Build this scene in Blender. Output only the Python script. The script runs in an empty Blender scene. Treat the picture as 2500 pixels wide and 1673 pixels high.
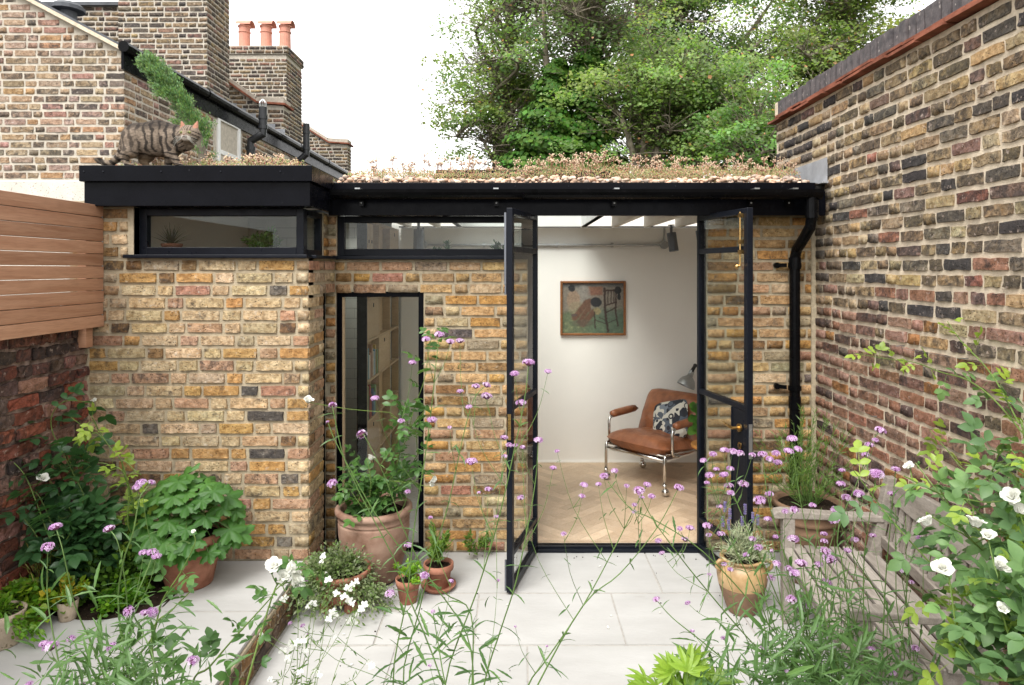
import bpy, math, random
import numpy as np
from mathutils import Vector, Matrix, Euler, noise

# ------------------------------------------------------------------ camera, sky, sun, exposure
SC = bpy.context.scene
COL = SC.collection
F, CX, CY, CH = 1667.0, 1258.0, 657.0, 1.90      # focal length and principal point in photo pixels, eye height (m)

cam_d = bpy.data.cameras.new('camera')
cam = bpy.data.objects.new('camera', cam_d)
COL.objects.link(cam)
cam.location = (0, 0, CH)
cam.rotation_euler = (math.pi / 2, 0, 0)
cam_d.sensor_width = 36
cam_d.lens = 36 * F / 2500
cam_d.shift_x = (1250 - CX) / 2500
cam_d.shift_y = -(836.5 - CY) / 2500
cam_d.clip_start = 0.05
cam_d.clip_end = 500
SC.camera = cam

SUN_EL, SUN_AZ = math.radians(54), math.radians(-153)   # azimuth from +Y, clockwise: behind the viewer, a little left
w = bpy.data.worlds.new('World')
SC.world = w
w.use_nodes = True
nt = w.node_tree
nt.nodes.clear()
sky = nt.nodes.new('ShaderNodeTexSky')
sky.sky_type = 'NISHITA'
sky.sun_disc = False
sky.sun_elevation = SUN_EL
sky.sun_rotation = SUN_AZ
sky.air_density = 1.0
sky.dust_density = 3.0
hs = nt.nodes.new('ShaderNodeHueSaturation')
hs.inputs['Saturation'].default_value = 0.10
mx = nt.nodes.new('ShaderNodeMix')
mx.data_type = 'RGBA'
mx.inputs[0].default_value = 0.6                       # cloud layer: an even white overcast over the clear sky
mx.inputs[7].default_value = (9.6, 9.5, 9.4, 1)
bg = nt.nodes.new('ShaderNodeBackground')
bg.inputs['Strength'].default_value = 0.098
wo = nt.nodes.new('ShaderNodeOutputWorld')
nt.links.new(sky.outputs[0], hs.inputs['Color'])
nt.links.new(hs.outputs[0], mx.inputs[6])
nt.links.new(mx.outputs[2], bg.inputs['Color'])
nt.links.new(bg.outputs[0], wo.inputs['Surface'])

sd = bpy.data.lights.new('sun', 'SUN')
sd.energy = 1.6
sd.angle = math.radians(34)
sd.color = (1, 0.975, 0.935)
sun = bpy.data.objects.new('sun', sd)
COL.objects.link(sun)
sdir = Vector((math.sin(SUN_AZ) * math.cos(SUN_EL), math.cos(SUN_AZ) * math.cos(SUN_EL), math.sin(SUN_EL)))
sun.rotation_euler = sdir.to_track_quat('Z', 'Y').to_euler()
sun.location = sdir * 30

vs = SC.view_settings
vs.view_transform = 'Standard'
vs.look = 'None'
vs.exposure = 1.45
vs.gamma = 1
vs.use_curve_mapping = False
cy = SC.cycles
cy.use_denoising = True
cy.max_bounces = 8
cy.diffuse_bounces = 4
cy.glossy_bounces = 4
cy.transmission_bounces = 4
cy.transparent_max_bounces = 24
cy.caustics_reflective = False
cy.caustics_refractive = False
cy.sample_clamp_indirect = 6

# ------------------------------------------------------------------ helpers
R = random.Random(11)
U = R.uniform

def P(px, py, Y):
    "photo pixel at depth Y -> point in the place"
    return Vector(((px - CX) / F * Y, Y, CH - (py - CY) / F * Y))

def PX(px, py, x):
    "photo pixel on the upright plane at x"
    return P(px, py, x * F / (px - CX))

def SX(p):
    return (CX + p[0] / p[1] * F, CY - (p[2] - CH) / p[1] * F)

def wm(o):
    m = o.matrix_basis.copy()
    if o.parent:
        m = wm(o.parent) @ o.matrix_parent_inverse @ m
    return m

def attach(o, parent, keep=True):
    if parent is not None:
        o.parent = parent
        if keep:
            o.matrix_parent_inverse = wm(parent).inverted()
    return o

def tag(o, label=None, cat=None, group=None, kind=None):
    if label: o['label'] = label
    if cat: o['category'] = cat
    if group: o['group'] = group
    if kind: o['kind'] = kind
    return o

def thing(name, loc, label, cat, group=None, rz=0.0):
    o = bpy.data.objects.new(name, None)
    o.empty_display_size = 0.1
    COL.objects.link(o)
    o.location = loc
    o.rotation_euler = (0, 0, rz)
    return tag(o, label, cat, group)

def put(name, mesh, parent=None, mat=None, keep=True):
    o = bpy.data.objects.new(name, mesh)
    COL.objects.link(o)
    if mat is not None:
        o.matrix_basis = mat
    attach(o, parent, keep)
    return o

class MB:
    def __init__(s):
        s.v, s.f, s.m, s.c = [], [], [], []
    def add(s, vs_, fs, m=0, c=None):
        b = len(s.v)
        s.v.extend([tuple(p) for p in vs_])
        s.f.extend([tuple(i + b for i in f) for f in fs])
        s.m.extend([m] * len(fs))
        if c is None: c = (1, 1, 1, 1)
        if len(c) == 4 and not hasattr(c[0], '__len__'):
            s.c.extend([c] * len(vs_))
        else:
            s.c.extend(c)
        return s
    def box(s, x0, x1, y0, y1, z0, z1, m=0, c=None):
        v = [(x, y, z) for z in (z0, z1) for y in (y0, y1) for x in (x0, x1)]
        return s.add(v, [(0, 2, 3, 1), (4, 5, 7, 6), (0, 1, 5, 4), (2, 6, 7, 3), (0, 4, 6, 2), (1, 3, 7, 5)], m, c)
    def obox(s, cen, ax, half, m=0, c=None):
        cen = Vector(cen)
        a = [Vector(ax[i]).normalized() * half[i] for i in range(3)]
        v = [cen + a[0] * i + a[1] * j + a[2] * k for k in (-1, 1) for j in (-1, 1) for i in (-1, 1)]
        return s.add(v, [(0, 2, 3, 1), (4, 5, 7, 6), (0, 1, 5, 4), (2, 6, 7, 3), (0, 4, 6, 2), (1, 3, 7, 5)], m, c)
    def beam(s, p0, p1, wd, ht, up=(0, 0, 1), m=0, c=None):
        p0, p1 = Vector(p0), Vector(p1)
        d = (p1 - p0)
        L = d.length
        d.normalize()
        side = d.cross(Vector(up)).normalized()
        u = side.cross(d).normalized()
        return s.obox((p0 + p1) / 2, (d, side, u), (L / 2, wd / 2, ht / 2), m, c)
    def tube(s, pts, rad, n=6, m=0, c=None, cap=True):
        pts = [Vector(p) for p in pts]
        if not hasattr(rad, '__len__'): rad = [rad] * len(pts)
        vs_, fs = [], []
        ref = None
        for i, p in enumerate(pts):
            t = (pts[min(i + 1, len(pts) - 1)] - pts[max(i - 1, 0)])
            if t.length < 1e-9: t = Vector((0, 0, 1))
            t.normalize()
            if ref is None:
                ref = t.orthogonal().normalized()
            else:
                ref = (ref - t * ref.dot(t))
                ref = ref.normalized() if ref.length > 1e-6 else t.orthogonal().normalized()
            b = t.cross(ref)
            for k in range(n):
                a = 2 * math.pi * k / n
                vs_.append(p + (ref * math.cos(a) + b * math.sin(a)) * rad[i])
        for i in range(len(pts) - 1):
            for k in range(n):
                k2 = (k + 1) % n
                fs.append((i * n + k, i * n + k2, (i + 1) * n + k2, (i + 1) * n + k))
        if cap:
            fs.append(tuple(range(n - 1, -1, -1)))
            fs.append(tuple((len(pts) - 1) * n + k for k in range(n)))
        return s.add(vs_, fs, m, c)
    def lathe(s, prof, n=24, cen=(0, 0, 0), m=0, c=None, jit=0.0):
        vs_, fs = [], []
        for (r, z) in prof:
            for k in range(n):
                a = 2 * math.pi * k / n
                rr = r * (1 + jit * math.sin(3 * a + z * 9))
                vs_.append((cen[0] + rr * math.cos(a), cen[1] + rr * math.sin(a), cen[2] + z))
        for i in range(len(prof) - 1):
            for k in range(n):
                k2 = (k + 1) % n
                fs.append((i * n + k, i * n + k2, (i + 1) * n + k2, (i + 1) * n + k))
        return s.add(vs_, fs, m, c)
    def disc(s, cen, r, n=20, m=0, c=None, up=1):
        vs_ = [Vector(cen) + Vector((r * math.cos(2 * math.pi * k / n), r * math.sin(2 * math.pi * k / n), 0)) for k in range(n)]
        return s.add(vs_, [tuple(range(n)) if up > 0 else tuple(range(n - 1, -1, -1))], m, c)
    def ball(s, cen, r, nu=10, nv=7, m=0, c=None):
        if not hasattr(r, '__len__'): r = (r, r, r)
        vs_, fs = [], []
        for i in range(nv + 1):
            th = math.pi * i / nv
            for k in range(nu):
                a = 2 * math.pi * k / nu
                vs_.append((cen[0] + r[0] * math.sin(th) * math.cos(a), cen[1] + r[1] * math.sin(th) * math.sin(a), cen[2] + r[2] * math.cos(th)))
        for i in range(nv):
            for k in range(nu):
                k2 = (k + 1) % nu
                fs.append((i * nu + k, (i + 1) * nu + k, (i + 1) * nu + k2, i * nu + k2))
        return s.add(vs_, fs, m, c)
    def mesh(s, name, mats, smooth=False):
        me = bpy.data.meshes.new(name)
        me.from_pydata(s.v, [], s.f)
        if not hasattr(mats, '__len__'): mats = [mats]
        for mm in mats: me.materials.append(mm)
        if any(s.m): me.polygons.foreach_set('material_index', s.m)
        ca = me.color_attributes.new('Col', 'FLOAT_COLOR', 'POINT')
        ca.data.foreach_set('color', np.array(s.c, dtype=np.float32).ravel())
        if smooth: me.polygons.foreach_set('use_smooth', [True] * len(me.polygons))
        me.update()
        return me
    def build(s, name, mats, parent=None, smooth=False, bevel=0, keep=True, seg=2):
        o = put(name, s.mesh(name, mats, smooth), parent, keep=keep)
        if bevel:
            b = o.modifiers.new('bevel', 'BEVEL')
            b.width = bevel
            b.segments = seg
            b.limit_method = 'ANGLE'
        return o

def np_mesh(name, V, T, mats, C=None, smooth=False, nper=3):
    "fast mesh from arrays: V (n,3), T (m,nper)"
    me = bpy.data.meshes.new(name)
    V = np.asarray(V, dtype=np.float32); T = np.asarray(T, dtype=np.int32)
    me.vertices.add(len(V)); me.vertices.foreach_set('co', V.ravel())
    me.loops.add(T.size); me.loops.foreach_set('vertex_index', T.ravel())
    me.polygons.add(len(T))
    me.polygons.foreach_set('loop_start', np.arange(0, T.size, nper, dtype=np.int32))
    me.polygons.foreach_set('loop_total', np.full(len(T), nper, dtype=np.int32))
    if not hasattr(mats, '__len__'): mats = [mats]
    for mm in mats: me.materials.append(mm)
    if C is not None:
        ca = me.color_attributes.new('Col', 'FLOAT_COLOR', 'POINT')
        C = np.asarray(C, dtype=np.float32)
        if C.shape[1] == 3: C = np.hstack([C, np.ones((len(C), 1), np.float32)])
        ca.data.foreach_set('color', C.ravel())
    me.update(calc_edges=True)
    if smooth: me.polygons.foreach_set('use_smooth', [True] * len(me.polygons))
    me.validate()
    return me

# ------------------------------------------------------------------ materials
def N(nt_, typ, **kw):
    n = nt_.nodes.new(typ)
    for k, v_ in kw.items(): setattr(n, k, v_)
    return n

def new_mat(name):
    m = bpy.data.materials.new(name)
    m.use_nodes = True
    m.node_tree.nodes.clear()
    return m, m.node_tree

def mixc(nt_, fac, a, b, mode='MIX'):
    n = N(nt_, 'ShaderNodeMix', data_type='RGBA', blend_type=mode)
    for sock, val in ((0, fac), (6, a), (7, b)):
        if hasattr(val, 'is_linked'): nt_.links.new(val, n.inputs[sock])
        elif sock == 0: n.inputs[0].default_value = val
        else: n.inputs[sock].default_value = tuple(val) + ((1,) if len(val) == 3 else ())
    return n.outputs[2]

def mth(nt_, op, a, b=None, clamp=False):
    n = N(nt_, 'ShaderNodeMath', operation=op, use_clamp=clamp)
    for i, val in enumerate((a, b)):
        if val is None: continue
        if hasattr(val, 'is_linked'): nt_.links.new(val, n.inputs[i])
        else: n.inputs[i].default_value = val
    return n.outputs[0]

def ramp(nt_, fac, stops):
    n = N(nt_, 'ShaderNodeValToRGB')
    e = n.color_ramp.elements
    while len(e) < len(stops): e.new(0.5)
    for i, (p, c) in enumerate(stops):
        e[i].position = p
        e[i].color = (c, c, c, 1) if not hasattr(c, '__len__') else tuple(c) + ((1,) if len(c) == 3 else ())
    nt_.links.new(fac, n.inputs[0])
    return n.outputs[0]

def tex_noise(nt_, vec, scale, detail=4, rough=0.55, dist=0.0):
    n = N(nt_, 'ShaderNodeTexNoise')
    n.inputs['Scale'].default_value = scale
    n.inputs['Detail'].default_value = detail
    n.inputs['Roughness'].default_value = rough
    n.inputs['Distortion'].default_value = dist
    nt_.links.new(vec, n.inputs['Vector'])
    return n.outputs[0]

def position(nt_, scale=None):
    g = N(nt_, 'ShaderNodeNewGeometry').outputs['Position']
    if scale is None: return g
    mp = N(nt_, 'ShaderNodeMapping')
    mp.inputs['Scale'].default_value = scale
    nt_.links.new(g, mp.inputs['Vector'])
    return mp.outputs[0]

def finish(nt_, color, rough=0.7, metallic=0.0, height=None, bstr=0.3, bdist=0.01, spec=0.5, coat=0.0):
    p = N(nt_, 'ShaderNodeBsdfPrincipled')
    for key, val in (('Base Color', color), ('Roughness', rough), ('Metallic', metallic)):
        if hasattr(val, 'is_linked'): nt_.links.new(val, p.inputs[key])
        else: p.inputs[key].default_value = (tuple(val) + (1,) if hasattr(val, '__len__') and len(val) == 3 else val)
    p.inputs['Specular IOR Level'].default_value = spec
    p.inputs['Coat Weight'].default_value = coat
    if height is not None:
        b = N(nt_, 'ShaderNodeBump')
        b.inputs['Strength'].default_value = bstr
        b.inputs['Distance'].default_value = bdist
        nt_.links.new(height, b.inputs['Height'])
        nt_.links.new(b.outputs[0], p.inputs['Normal'])
    o = N(nt_, 'ShaderNodeOutputMaterial')
    nt_.links.new(p.outputs[0], o.inputs['Surface'])
    return p

def pmat(name, col, rough=0.6, var=0.15, vs_=12, bump=0.0, bs=80, metallic=0.0, col2=None, attr=False, scale=None, spec=0.5, speck=None, coat=0.0):
    m, t = new_mat(name)
    pos = position(t, scale)
    n1 = tex_noise(t, pos, vs_, 5, 0.6)
    a = tuple(min(1, c * (1 - var)) for c in col)
    b = tuple(min(1, c * (1 + var)) for c in (col2 or col))
    c = mixc(t, ramp(t, n1, [(0.3, 0.0), (0.7, 1.0)]), a, b)
    if attr:
        at = N(t, 'ShaderNodeAttribute', attribute_name='Col')
        c = mixc(t, 1.0, c, at.outputs['Color'], 'MULTIPLY')
    if speck:
        sc_, thr, scol = speck
        n3 = tex_noise(t, pos, sc_, 2, 0.5)
        c = mixc(t, ramp(t, n3, [(thr, 0.0), (thr + 0.05, 1.0)]), c, scol)
    h = tex_noise(t, pos, bs, 4, 0.6) if bump else None
    rn = ramp(t, tex_noise(t, pos, vs_ * 2.3, 3), [(0.3, max(0.02, rough - 0.08)), (0.7, min(1, rough + 0.08))])
    finish(t, c, rn, metallic, h, bump, 0.01, spec, coat)
    return m

def brick_mat(name, attr, soot=(0.035, 0.032, 0.032), lime=(0.60, 0.55, 0.47), lime_amt=0.45, soot_amt=1.0):
    "fired clay; colour and soot come from each brick (object colour, or the vertex colour where bricks are joined)"
    m, t = new_mat(name)
    pos = position(t)
    if attr:
        s = N(t, 'ShaderNodeAttribute', attribute_name='Col')
        base, al = s.outputs['Color'], s.outputs['Alpha']
    else:
        s = N(t, 'ShaderNodeObjectInfo')
        base, al = s.outputs['Color'], s.outputs['Alpha']
    n1 = tex_noise(t, pos, 30, 6, 0.72)
    c = mixc(t, ramp(t, n1, [(0.34, 0.0), (0.66, 1.0)]), mixc(t, 1.0, base, (0.50, 0.42, 0.34), 'MULTIPLY'), mixc(t, 1.0, base, (1.25, 1.24, 1.22), 'MULTIPLY'))
    n1b = tex_noise(t, position(t, (1, 1, 2.2)), 45, 3, 0.6)
    c = mixc(t, mth(t, 'MULTIPLY', ramp(t, n1b, [(0.5, 0.0), (0.75, 1.0)]), 0.45), c, mixc(t, 1.0, base, (1.25, 1.0, 0.72), 'MULTIPLY'))
    n2 = tex_noise(t, pos, 17, 6, 0.68, 0.4)
    sf = mth(t, 'MULTIPLY', ramp(t, mth(t, 'ADD', n2, mth(t, 'MULTIPLY', mth(t, 'SUBTRACT', al, 0.5), 0.5)), [(0.48, 0.0), (0.62, 1.0)]), 0.88 * soot_amt)
    sootc = mixc(t, ramp(t, tex_noise(t, pos, 55, 4, 0.7), [(0.35, 0.0), (0.7, 0.55)]), soot, mixc(t, 1.0, base, (0.75, 0.72, 0.7), 'MULTIPLY'))
    c = mixc(t, sf, c, sootc)
    n3 = tex_noise(t, pos, 31, 4, 0.7)
    c = mixc(t, mth(t, 'MULTIPLY', ramp(t, n3, [(0.60, 0.0), (0.70, 1.0)]), lime_amt), c, lime)
    v = N(t, 'ShaderNodeTexVoronoi')
    v.inputs['Scale'].default_value = 75
    t.links.new(pos, v.inputs['Vector'])
    pit = ramp(t, v.outputs['Distance'], [(0.16, 1.0), (0.30, 0.0)])
    pit = mth(t, 'MULTIPLY', pit, ramp(t, tex_noise(t, pos, 24, 2), [(0.50, 0.0), (0.6, 1.0)]))
    c = mixc(t, mth(t, 'MULTIPLY', pit, 0.75), c, (0.03, 0.022, 0.018))
    h = mth(t, 'SUBTRACT', mth(t, 'ADD', tex_noise(t, pos, 70, 5, 0.7), mth(t, 'MULTIPLY', n2, 1.2)), mth(t, 'MULTIPLY', pit, 0.8))
    finish(t, c, 0.9, 0, h, 0.8, 0.012, 0.2)
    return m

def leaf_mat(name, col, attr=False, objrand=0.25, rough=0.42, trans=0.3, spec=0.45):
    m, t = new_mat(name)
    oi = N(t, 'ShaderNodeObjectInfo')
    c = mixc(t, oi.outputs['Random'], tuple(x * (1 - objrand) for x in col), tuple(x * (1 + objrand) for x in (col[0] * 1.12, col[1], col[2] * 0.85)))
    if attr:
        at = N(t, 'ShaderNodeAttribute', attribute_name='Col')
        c = mixc(t, 1.0, c, at.outputs['Color'], 'MULTIPLY')
    n = tex_noise(t, position(t), 45, 3, 0.6)
    c = mixc(t, ramp(t, n, [(0.35, 0.0), (0.7, 0.35)]), c, mixc(t, 1.0, c, (1.5, 1.35, 1.2), 'MULTIPLY'))
    p = N(t, 'ShaderNodeBsdfPrincipled')
    t.links.new(c, p.inputs['Base Color'])
    p.inputs['Roughness'].default_value = rough
    p.inputs['Specular IOR Level'].default_value = spec
    tr = N(t, 'ShaderNodeBsdfTranslucent')
    t.links.new(mixc(t, 1.0, c, (1.35, 1.65, 0.75), 'MULTIPLY'), tr.inputs['Color'])
    mxs = N(t, 'ShaderNodeMixShader')
    mxs.inputs[0].default_value = trans
    t.links.new(p.outputs[0], mxs.inputs[1])
    t.links.new(tr.outputs[0], mxs.inputs[2])
    o = N(t, 'ShaderNodeOutputMaterial')
    t.links.new(mxs.outputs[0], o.inputs['Surface'])
    return m

def glass_mat(name, tint=(0.93, 0.95, 0.94), ior=1.45, extra=0.0):
    m, t = new_mat(name)
    tr = N(t, 'ShaderNodeBsdfTransparent')
    tr.inputs['Color'].default_value = tint + (1,)
    gl = N(t, 'ShaderNodeBsdfGlossy')
    gl.inputs['Roughness'].default_value = 0.0
    fr = N(t, 'ShaderNodeFresnel')
    fr.inputs['IOR'].default_value = ior
    bf = N(t, 'ShaderNodeNewGeometry').outputs['Backfacing']      # the two faces of a pane: reflect at the outer one only
    f = mth(t, 'MULTIPLY', mth(t, 'MULTIPLY', fr.outputs[0], mth(t, 'SUBTRACT', 1.0, bf)), 1.6, True)
    if extra: f = mth(t, 'ADD', f, extra, True)
    mxs = N(t, 'ShaderNodeMixShader')
    t.links.new(f, mxs.inputs[0])
    t.links.new(tr.outputs[0], mxs.inputs[1])
    t.links.new(gl.outputs[0], mxs.inputs[2])
    o = N(t, 'ShaderNodeOutputMaterial')
    t.links.new(mxs.outputs[0], o.inputs['Surface'])
    return m

def wood_mat(name, c1, c2, scale=(1, 1, 12), rough=0.6, attr=False, ring=3.0, objrand=True, bump=0.1):
    m, t = new_mat(name)
    tc = N(t, 'ShaderNodeNewGeometry').outputs['Position']
    mp = N(t, 'ShaderNodeMapping')
    mp.inputs['Scale'].default_value = scale
    oi = N(t, 'ShaderNodeObjectInfo')
    vadd = N(t, 'ShaderNodeVectorMath', operation='ADD')
    t.links.new(tc, vadd.inputs[0])
    t.links.new(oi.outputs['Random'], vadd.inputs[1])
    t.links.new(vadd.outputs[0], mp.inputs['Vector'])
    n1 = tex_noise(t, mp.outputs[0], ring, 6, 0.62, 0.6)
    n2 = tex_noise(t, mp.outputs[0], ring * 7, 4, 0.6)
    c = mixc(t, ramp(t, n1, [(0.3, 0.0), (0.7, 1.0)]), c1, c2)
    c = mixc(t, mth(t, 'MULTIPLY', ramp(t, n2, [(0.45, 0.0), (0.7, 1.0)]), 0.4), c, tuple(x * 0.6 for x in c1))
    if objrand:
        c = mixc(t, 1.0, c, ramp(t, oi.outputs['Random'], [(0.0, (0.72, 0.70, 0.68)), (1.0, (1.0, 1.0, 1.0))]), 'MULTIPLY')
    if attr:
        at = N(t, 'ShaderNodeAttribute', attribute_name='Col')
        c = mixc(t, 1.0, c, at.outputs['Color'], 'MULTIPLY')
    finish(t, c, rough, 0, n2, bump, 0.004, 0.4)
    return m

def petal_mat(name, col, attr=False, trans=0.35):
    m, t = new_mat(name)
    c = mixc(t, 0.0, col, col)
    if attr:
        at = N(t, 'ShaderNodeAttribute', attribute_name='Col')
        c = mixc(t, 1.0, c, at.outputs['Color'], 'MULTIPLY')
    d = N(t, 'ShaderNodeBsdfDiffuse'); t.links.new(c, d.inputs['Color'])
    tr = N(t, 'ShaderNodeBsdfTranslucent'); t.links.new(c, tr.inputs['Color'])
    mxs = N(t, 'ShaderNodeMixShader'); mxs.inputs[0].default_value = trans
    t.links.new(d.outputs[0], mxs.inputs[1]); t.links.new(tr.outputs[0], mxs.inputs[2])
    o = N(t, 'ShaderNodeOutputMaterial'); t.links.new(mxs.outputs[0], o.inputs['Surface'])
    return m

M = {}
M['mortar'] = pmat('mortar_sand', (0.40, 0.335, 0.235), 0.95, 0.2, 30, 0.5, 160, speck=(220, 0.68, (0.14, 0.11, 0.08)), spec=0.2)
M['mortar_pale'] = pmat('mortar_cream', (0.62, 0.525, 0.40), 0.95, 0.2, 25, 0.6, 140, speck=(200, 0.7, (0.25, 0.2, 0.15)), spec=0.2)
M['mortar_house'] = pmat('mortar_grey', (0.47, 0.425, 0.355), 0.95, 0.2, 20, 0.4, 120, spec=0.2)
M['mortar_old'] = pmat('mortar_sooty', (0.16, 0.115, 0.09), 0.95, 0.5, 14, 0.9, 60, col2=(0.3, 0.22, 0.18), spec=0.2)
M['brick'] = brick_mat('brick_clay', False)
M['brick_j'] = brick_mat('brick_clay_joined', True)
M['brick_old'] = brick_mat('brick_old', False, lime=(0.5, 0.4, 0.34), lime_amt=0.7)
M['brick_old_j'] = brick_mat('brick_old_joined', True, lime=(0.5, 0.4, 0.34), lime_amt=0.7)
M['render'] = pmat('render_pebbled', (0.56, 0.53, 0.47), 0.95, 0.1, 6, 0.5, 90, speck=(70, 0.64, (0.2, 0.16, 0.13)), spec=0.2)
M['black'] = pmat('black_paint', (0.0035, 0.0037, 0.0055), 0.24, 0.2, 8, 0.03, 30, speck=(60, 0.75, (0.03, 0.03, 0.033)), spec=0.07)
M['anthracite'] = pmat('anthracite_metal', (0.0075, 0.009, 0.0135), 0.34, 0.1, 6, 0.0, spec=0.14)
M['plastic_black'] = pmat('black_plastic', (0.0030, 0.0030, 0.0035), 0.22, 0.2, 9, 0.0, spec=0.10)
M['iron'] = pmat('black_iron_pipe', (0.008, 0.009, 0.011), 0.42, 0.25, 14, 0.05, 60)
M['glass'] = glass_mat('window_glass')
M['white_wall'] = pmat('white_plaster', (0.87, 0.845, 0.795), 0.9, 0.02, 3, 0.05, 60, spec=0.2)
M['white_paint'] = pmat('white_gloss', (0.78, 0.78, 0.76), 0.45, 0.04, 6)
M['joist'] = pmat('joist_white', (0.74, 0.70, 0.62), 0.6, 0.05, 6)
M['oak'] = wood_mat('oak_block', (0.61, 0.445, 0.295), (0.72, 0.56, 0.40), (3, 3, 3), 0.4, ring=4)
M['ply'] = wood_mat('birch_plywood', (0.50, 0.36, 0.21), (0.58, 0.43, 0.27), (2, 2, 10), 0.5, ring=2)
M['cedar'] = wood_mat('cedar_board', (0.38, 0.185, 0.105), (0.55, 0.315, 0.20), (1, 0.8, 14), 0.5, ring=2.2)
M['teak'] = wood_mat('weathered_teak', (0.225, 0.195, 0.165), (0.40, 0.362, 0.318), (7, 1, 7), 0.8, ring=4, bump=0.3)
M['slab'] = pmat('sandstone_slab', (0.40, 0.392, 0.375), 0.75, 0.05, 2.2, 0.2, 40, scale=(0.7, 1.6, 1), col2=(0.45, 0.445, 0.43), speck=(5, 0.72, (0.375, 0.36, 0.335)))
M['grout'] = pmat('slab_grout', (0.37, 0.35, 0.32), 0.95, 0.15, 30, 0.3, 90)
M['terracotta'] = pmat('terracotta', (0.235, 0.085, 0.046), 0.8, 0.3, 12, 0.2, 80, col2=(0.285, 0.130, 0.084), spec=0.3)
M['terracotta_pale'] = pmat('terracotta_limed', (0.245, 0.120, 0.075), 0.85, 0.3, 7, 0.2, 70, col2=(0.30, 0.20, 0.15), spec=0.3)
M['terracotta_tile'] = pmat('creasing_tile', (0.235, 0.085, 0.052), 0.9, 0.5, 9, 0.2, 60, spec=0.2)
M['pot_stone'] = pmat('lichened_clay', (0.40, 0.32, 0.24), 0.9, 0.25, 20, 0.3, 60, speck=(40, 0.6, (0.2, 0.16, 0.1)))
M['chimney_pot'] = pmat('chimney_pot_pink', (0.55, 0.25, 0.18), 0.85, 0.12, 12)
M['glaze'] = pmat('ochre_glaze', (0.36, 0.20, 0.075), 0.40, 0.3, 9, 0.1, 60, col2=(0.42, 0.29, 0.15), coat=0.0)
M['clay_raw'] = pmat('raw_clay', (0.19, 0.112, 0.066), 0.8, 0.3, 12, 0.2, 60)
M['soil'] = pmat('soil', (0.022, 0.015, 0.010), 1.0, 0.4, 30, 1.0, 70, speck=(90, 0.68, (0.12, 0.09, 0.06)), spec=0.1)
M['earth'] = pmat('garden_ground', (0.06, 0.055, 0.035), 1.0, 0.3, 1.5, 0.5, 20)
M['leather'] = pmat('tan_leather', (0.225, 0.075, 0.030), 0.36, 0.25, 9, 0.3, 40, col2=(0.29, 0.108, 0.046))
M['chrome'] = pmat('chrome', (0.62, 0.60, 0.57), 0.14, 0.05, 9, metallic=1.0)
M['steel'] = pmat('galvanised_steel', (0.40, 0.41, 0.41), 0.4, 0.12, 20, metallic=0.9)
M['grey_metal'] = pmat('grey_bolt', (0.16, 0.17, 0.19), 0.4, 0.1, 20, metallic=0.6)
M['brass'] = pmat('brass', (0.58, 0.37, 0.14), 0.3, 0.12, 15, metallic=1.0)
M['lead'] = pmat('lead_flashing', (0.30, 0.31, 0.33), 0.55, 0.2, 8, 0.15, 25)
M['slate'] = pmat('slate', (0.07, 0.075, 0.085), 0.7, 0.3, 6, 0.2, 30)
M['coping'] = pmat('blue_brick', (0.06, 0.054, 0.06), 0.7, 0.35, 18, 0.3, 60, col2=(0.10, 0.085, 0.085), speck=(35, 0.66, (0.3, 0.27, 0.25)))
M['pebble'] = pmat('pebble', (0.46, 0.37, 0.30), 0.8, 0.1, 30, attr=True)
M['tile'] = pmat('white_tile', (0.62, 0.61, 0.56), 0.18, 0.05, 5)
M['tile_grout'] = pmat('dark_grout', (0.10, 0.095, 0.085), 0.9, 0.1, 5)
M['paper'] = pmat('book_cover', (0.8, 0.8, 0.8), 0.6, 0.1, 20, attr=True)
M['paint'] = pmat('oil_paint', (1, 1, 1), 0.45, 0.10, 60, 0.5, 140, attr=True)
M['pic_frame'] = wood_mat('picture_frame_wood', (0.20, 0.075, 0.022), (0.33, 0.14, 0.05), (6, 6, 6), 0.4, ring=4, objrand=False)
M['orange_table'] = pmat('orange_table_top', (0.50, 0.22, 0.05), 0.5, 0.08, 9)
M['stem'] = pmat('plant_stem', (0.10, 0.16, 0.045), 0.6, 0.2, 40, attr=True)
M['bark'] = pmat('tree_bark', (0.12, 0.095, 0.07), 0.9, 0.4, 6, 0.7, 14, col2=(0.20, 0.17, 0.13))
M['petal_white'] = petal_mat('white_petal', (0.80, 0.80, 0.74))
M['petal_gaura'] = petal_mat('gaura_petal', (0.80, 0.80, 0.76))
M['petal_lilac'] = petal_mat('lilac_petal', (1, 1, 1), True)
M['wire'] = pmat('training_wire', (0.35, 0.35, 0.34), 0.4, 0.1, 9, metallic=0.8)
M['fur'] = pmat('tabby_fur', (1, 1, 1), 0.85, 0.16, 150, 0.5, 320, attr=True, spec=0.2, scale=(0.5, 1, 1.4))
M['eye'] = pmat('cat_eye', (0.20, 0.21, 0.06), 0.1, 0.1, 40)
M['dark'] = pmat('black_rubber', (0.008, 0.008, 0.008), 0.5, 0.1, 9)
M['nose'] = pmat('cat_nose', (0.20, 0.085, 0.06), 0.5, 0.1, 30)
M['ear_pink'] = pmat('cat_ear', (0.42, 0.20, 0.135), 0.8, 0.15, 60)

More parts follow.
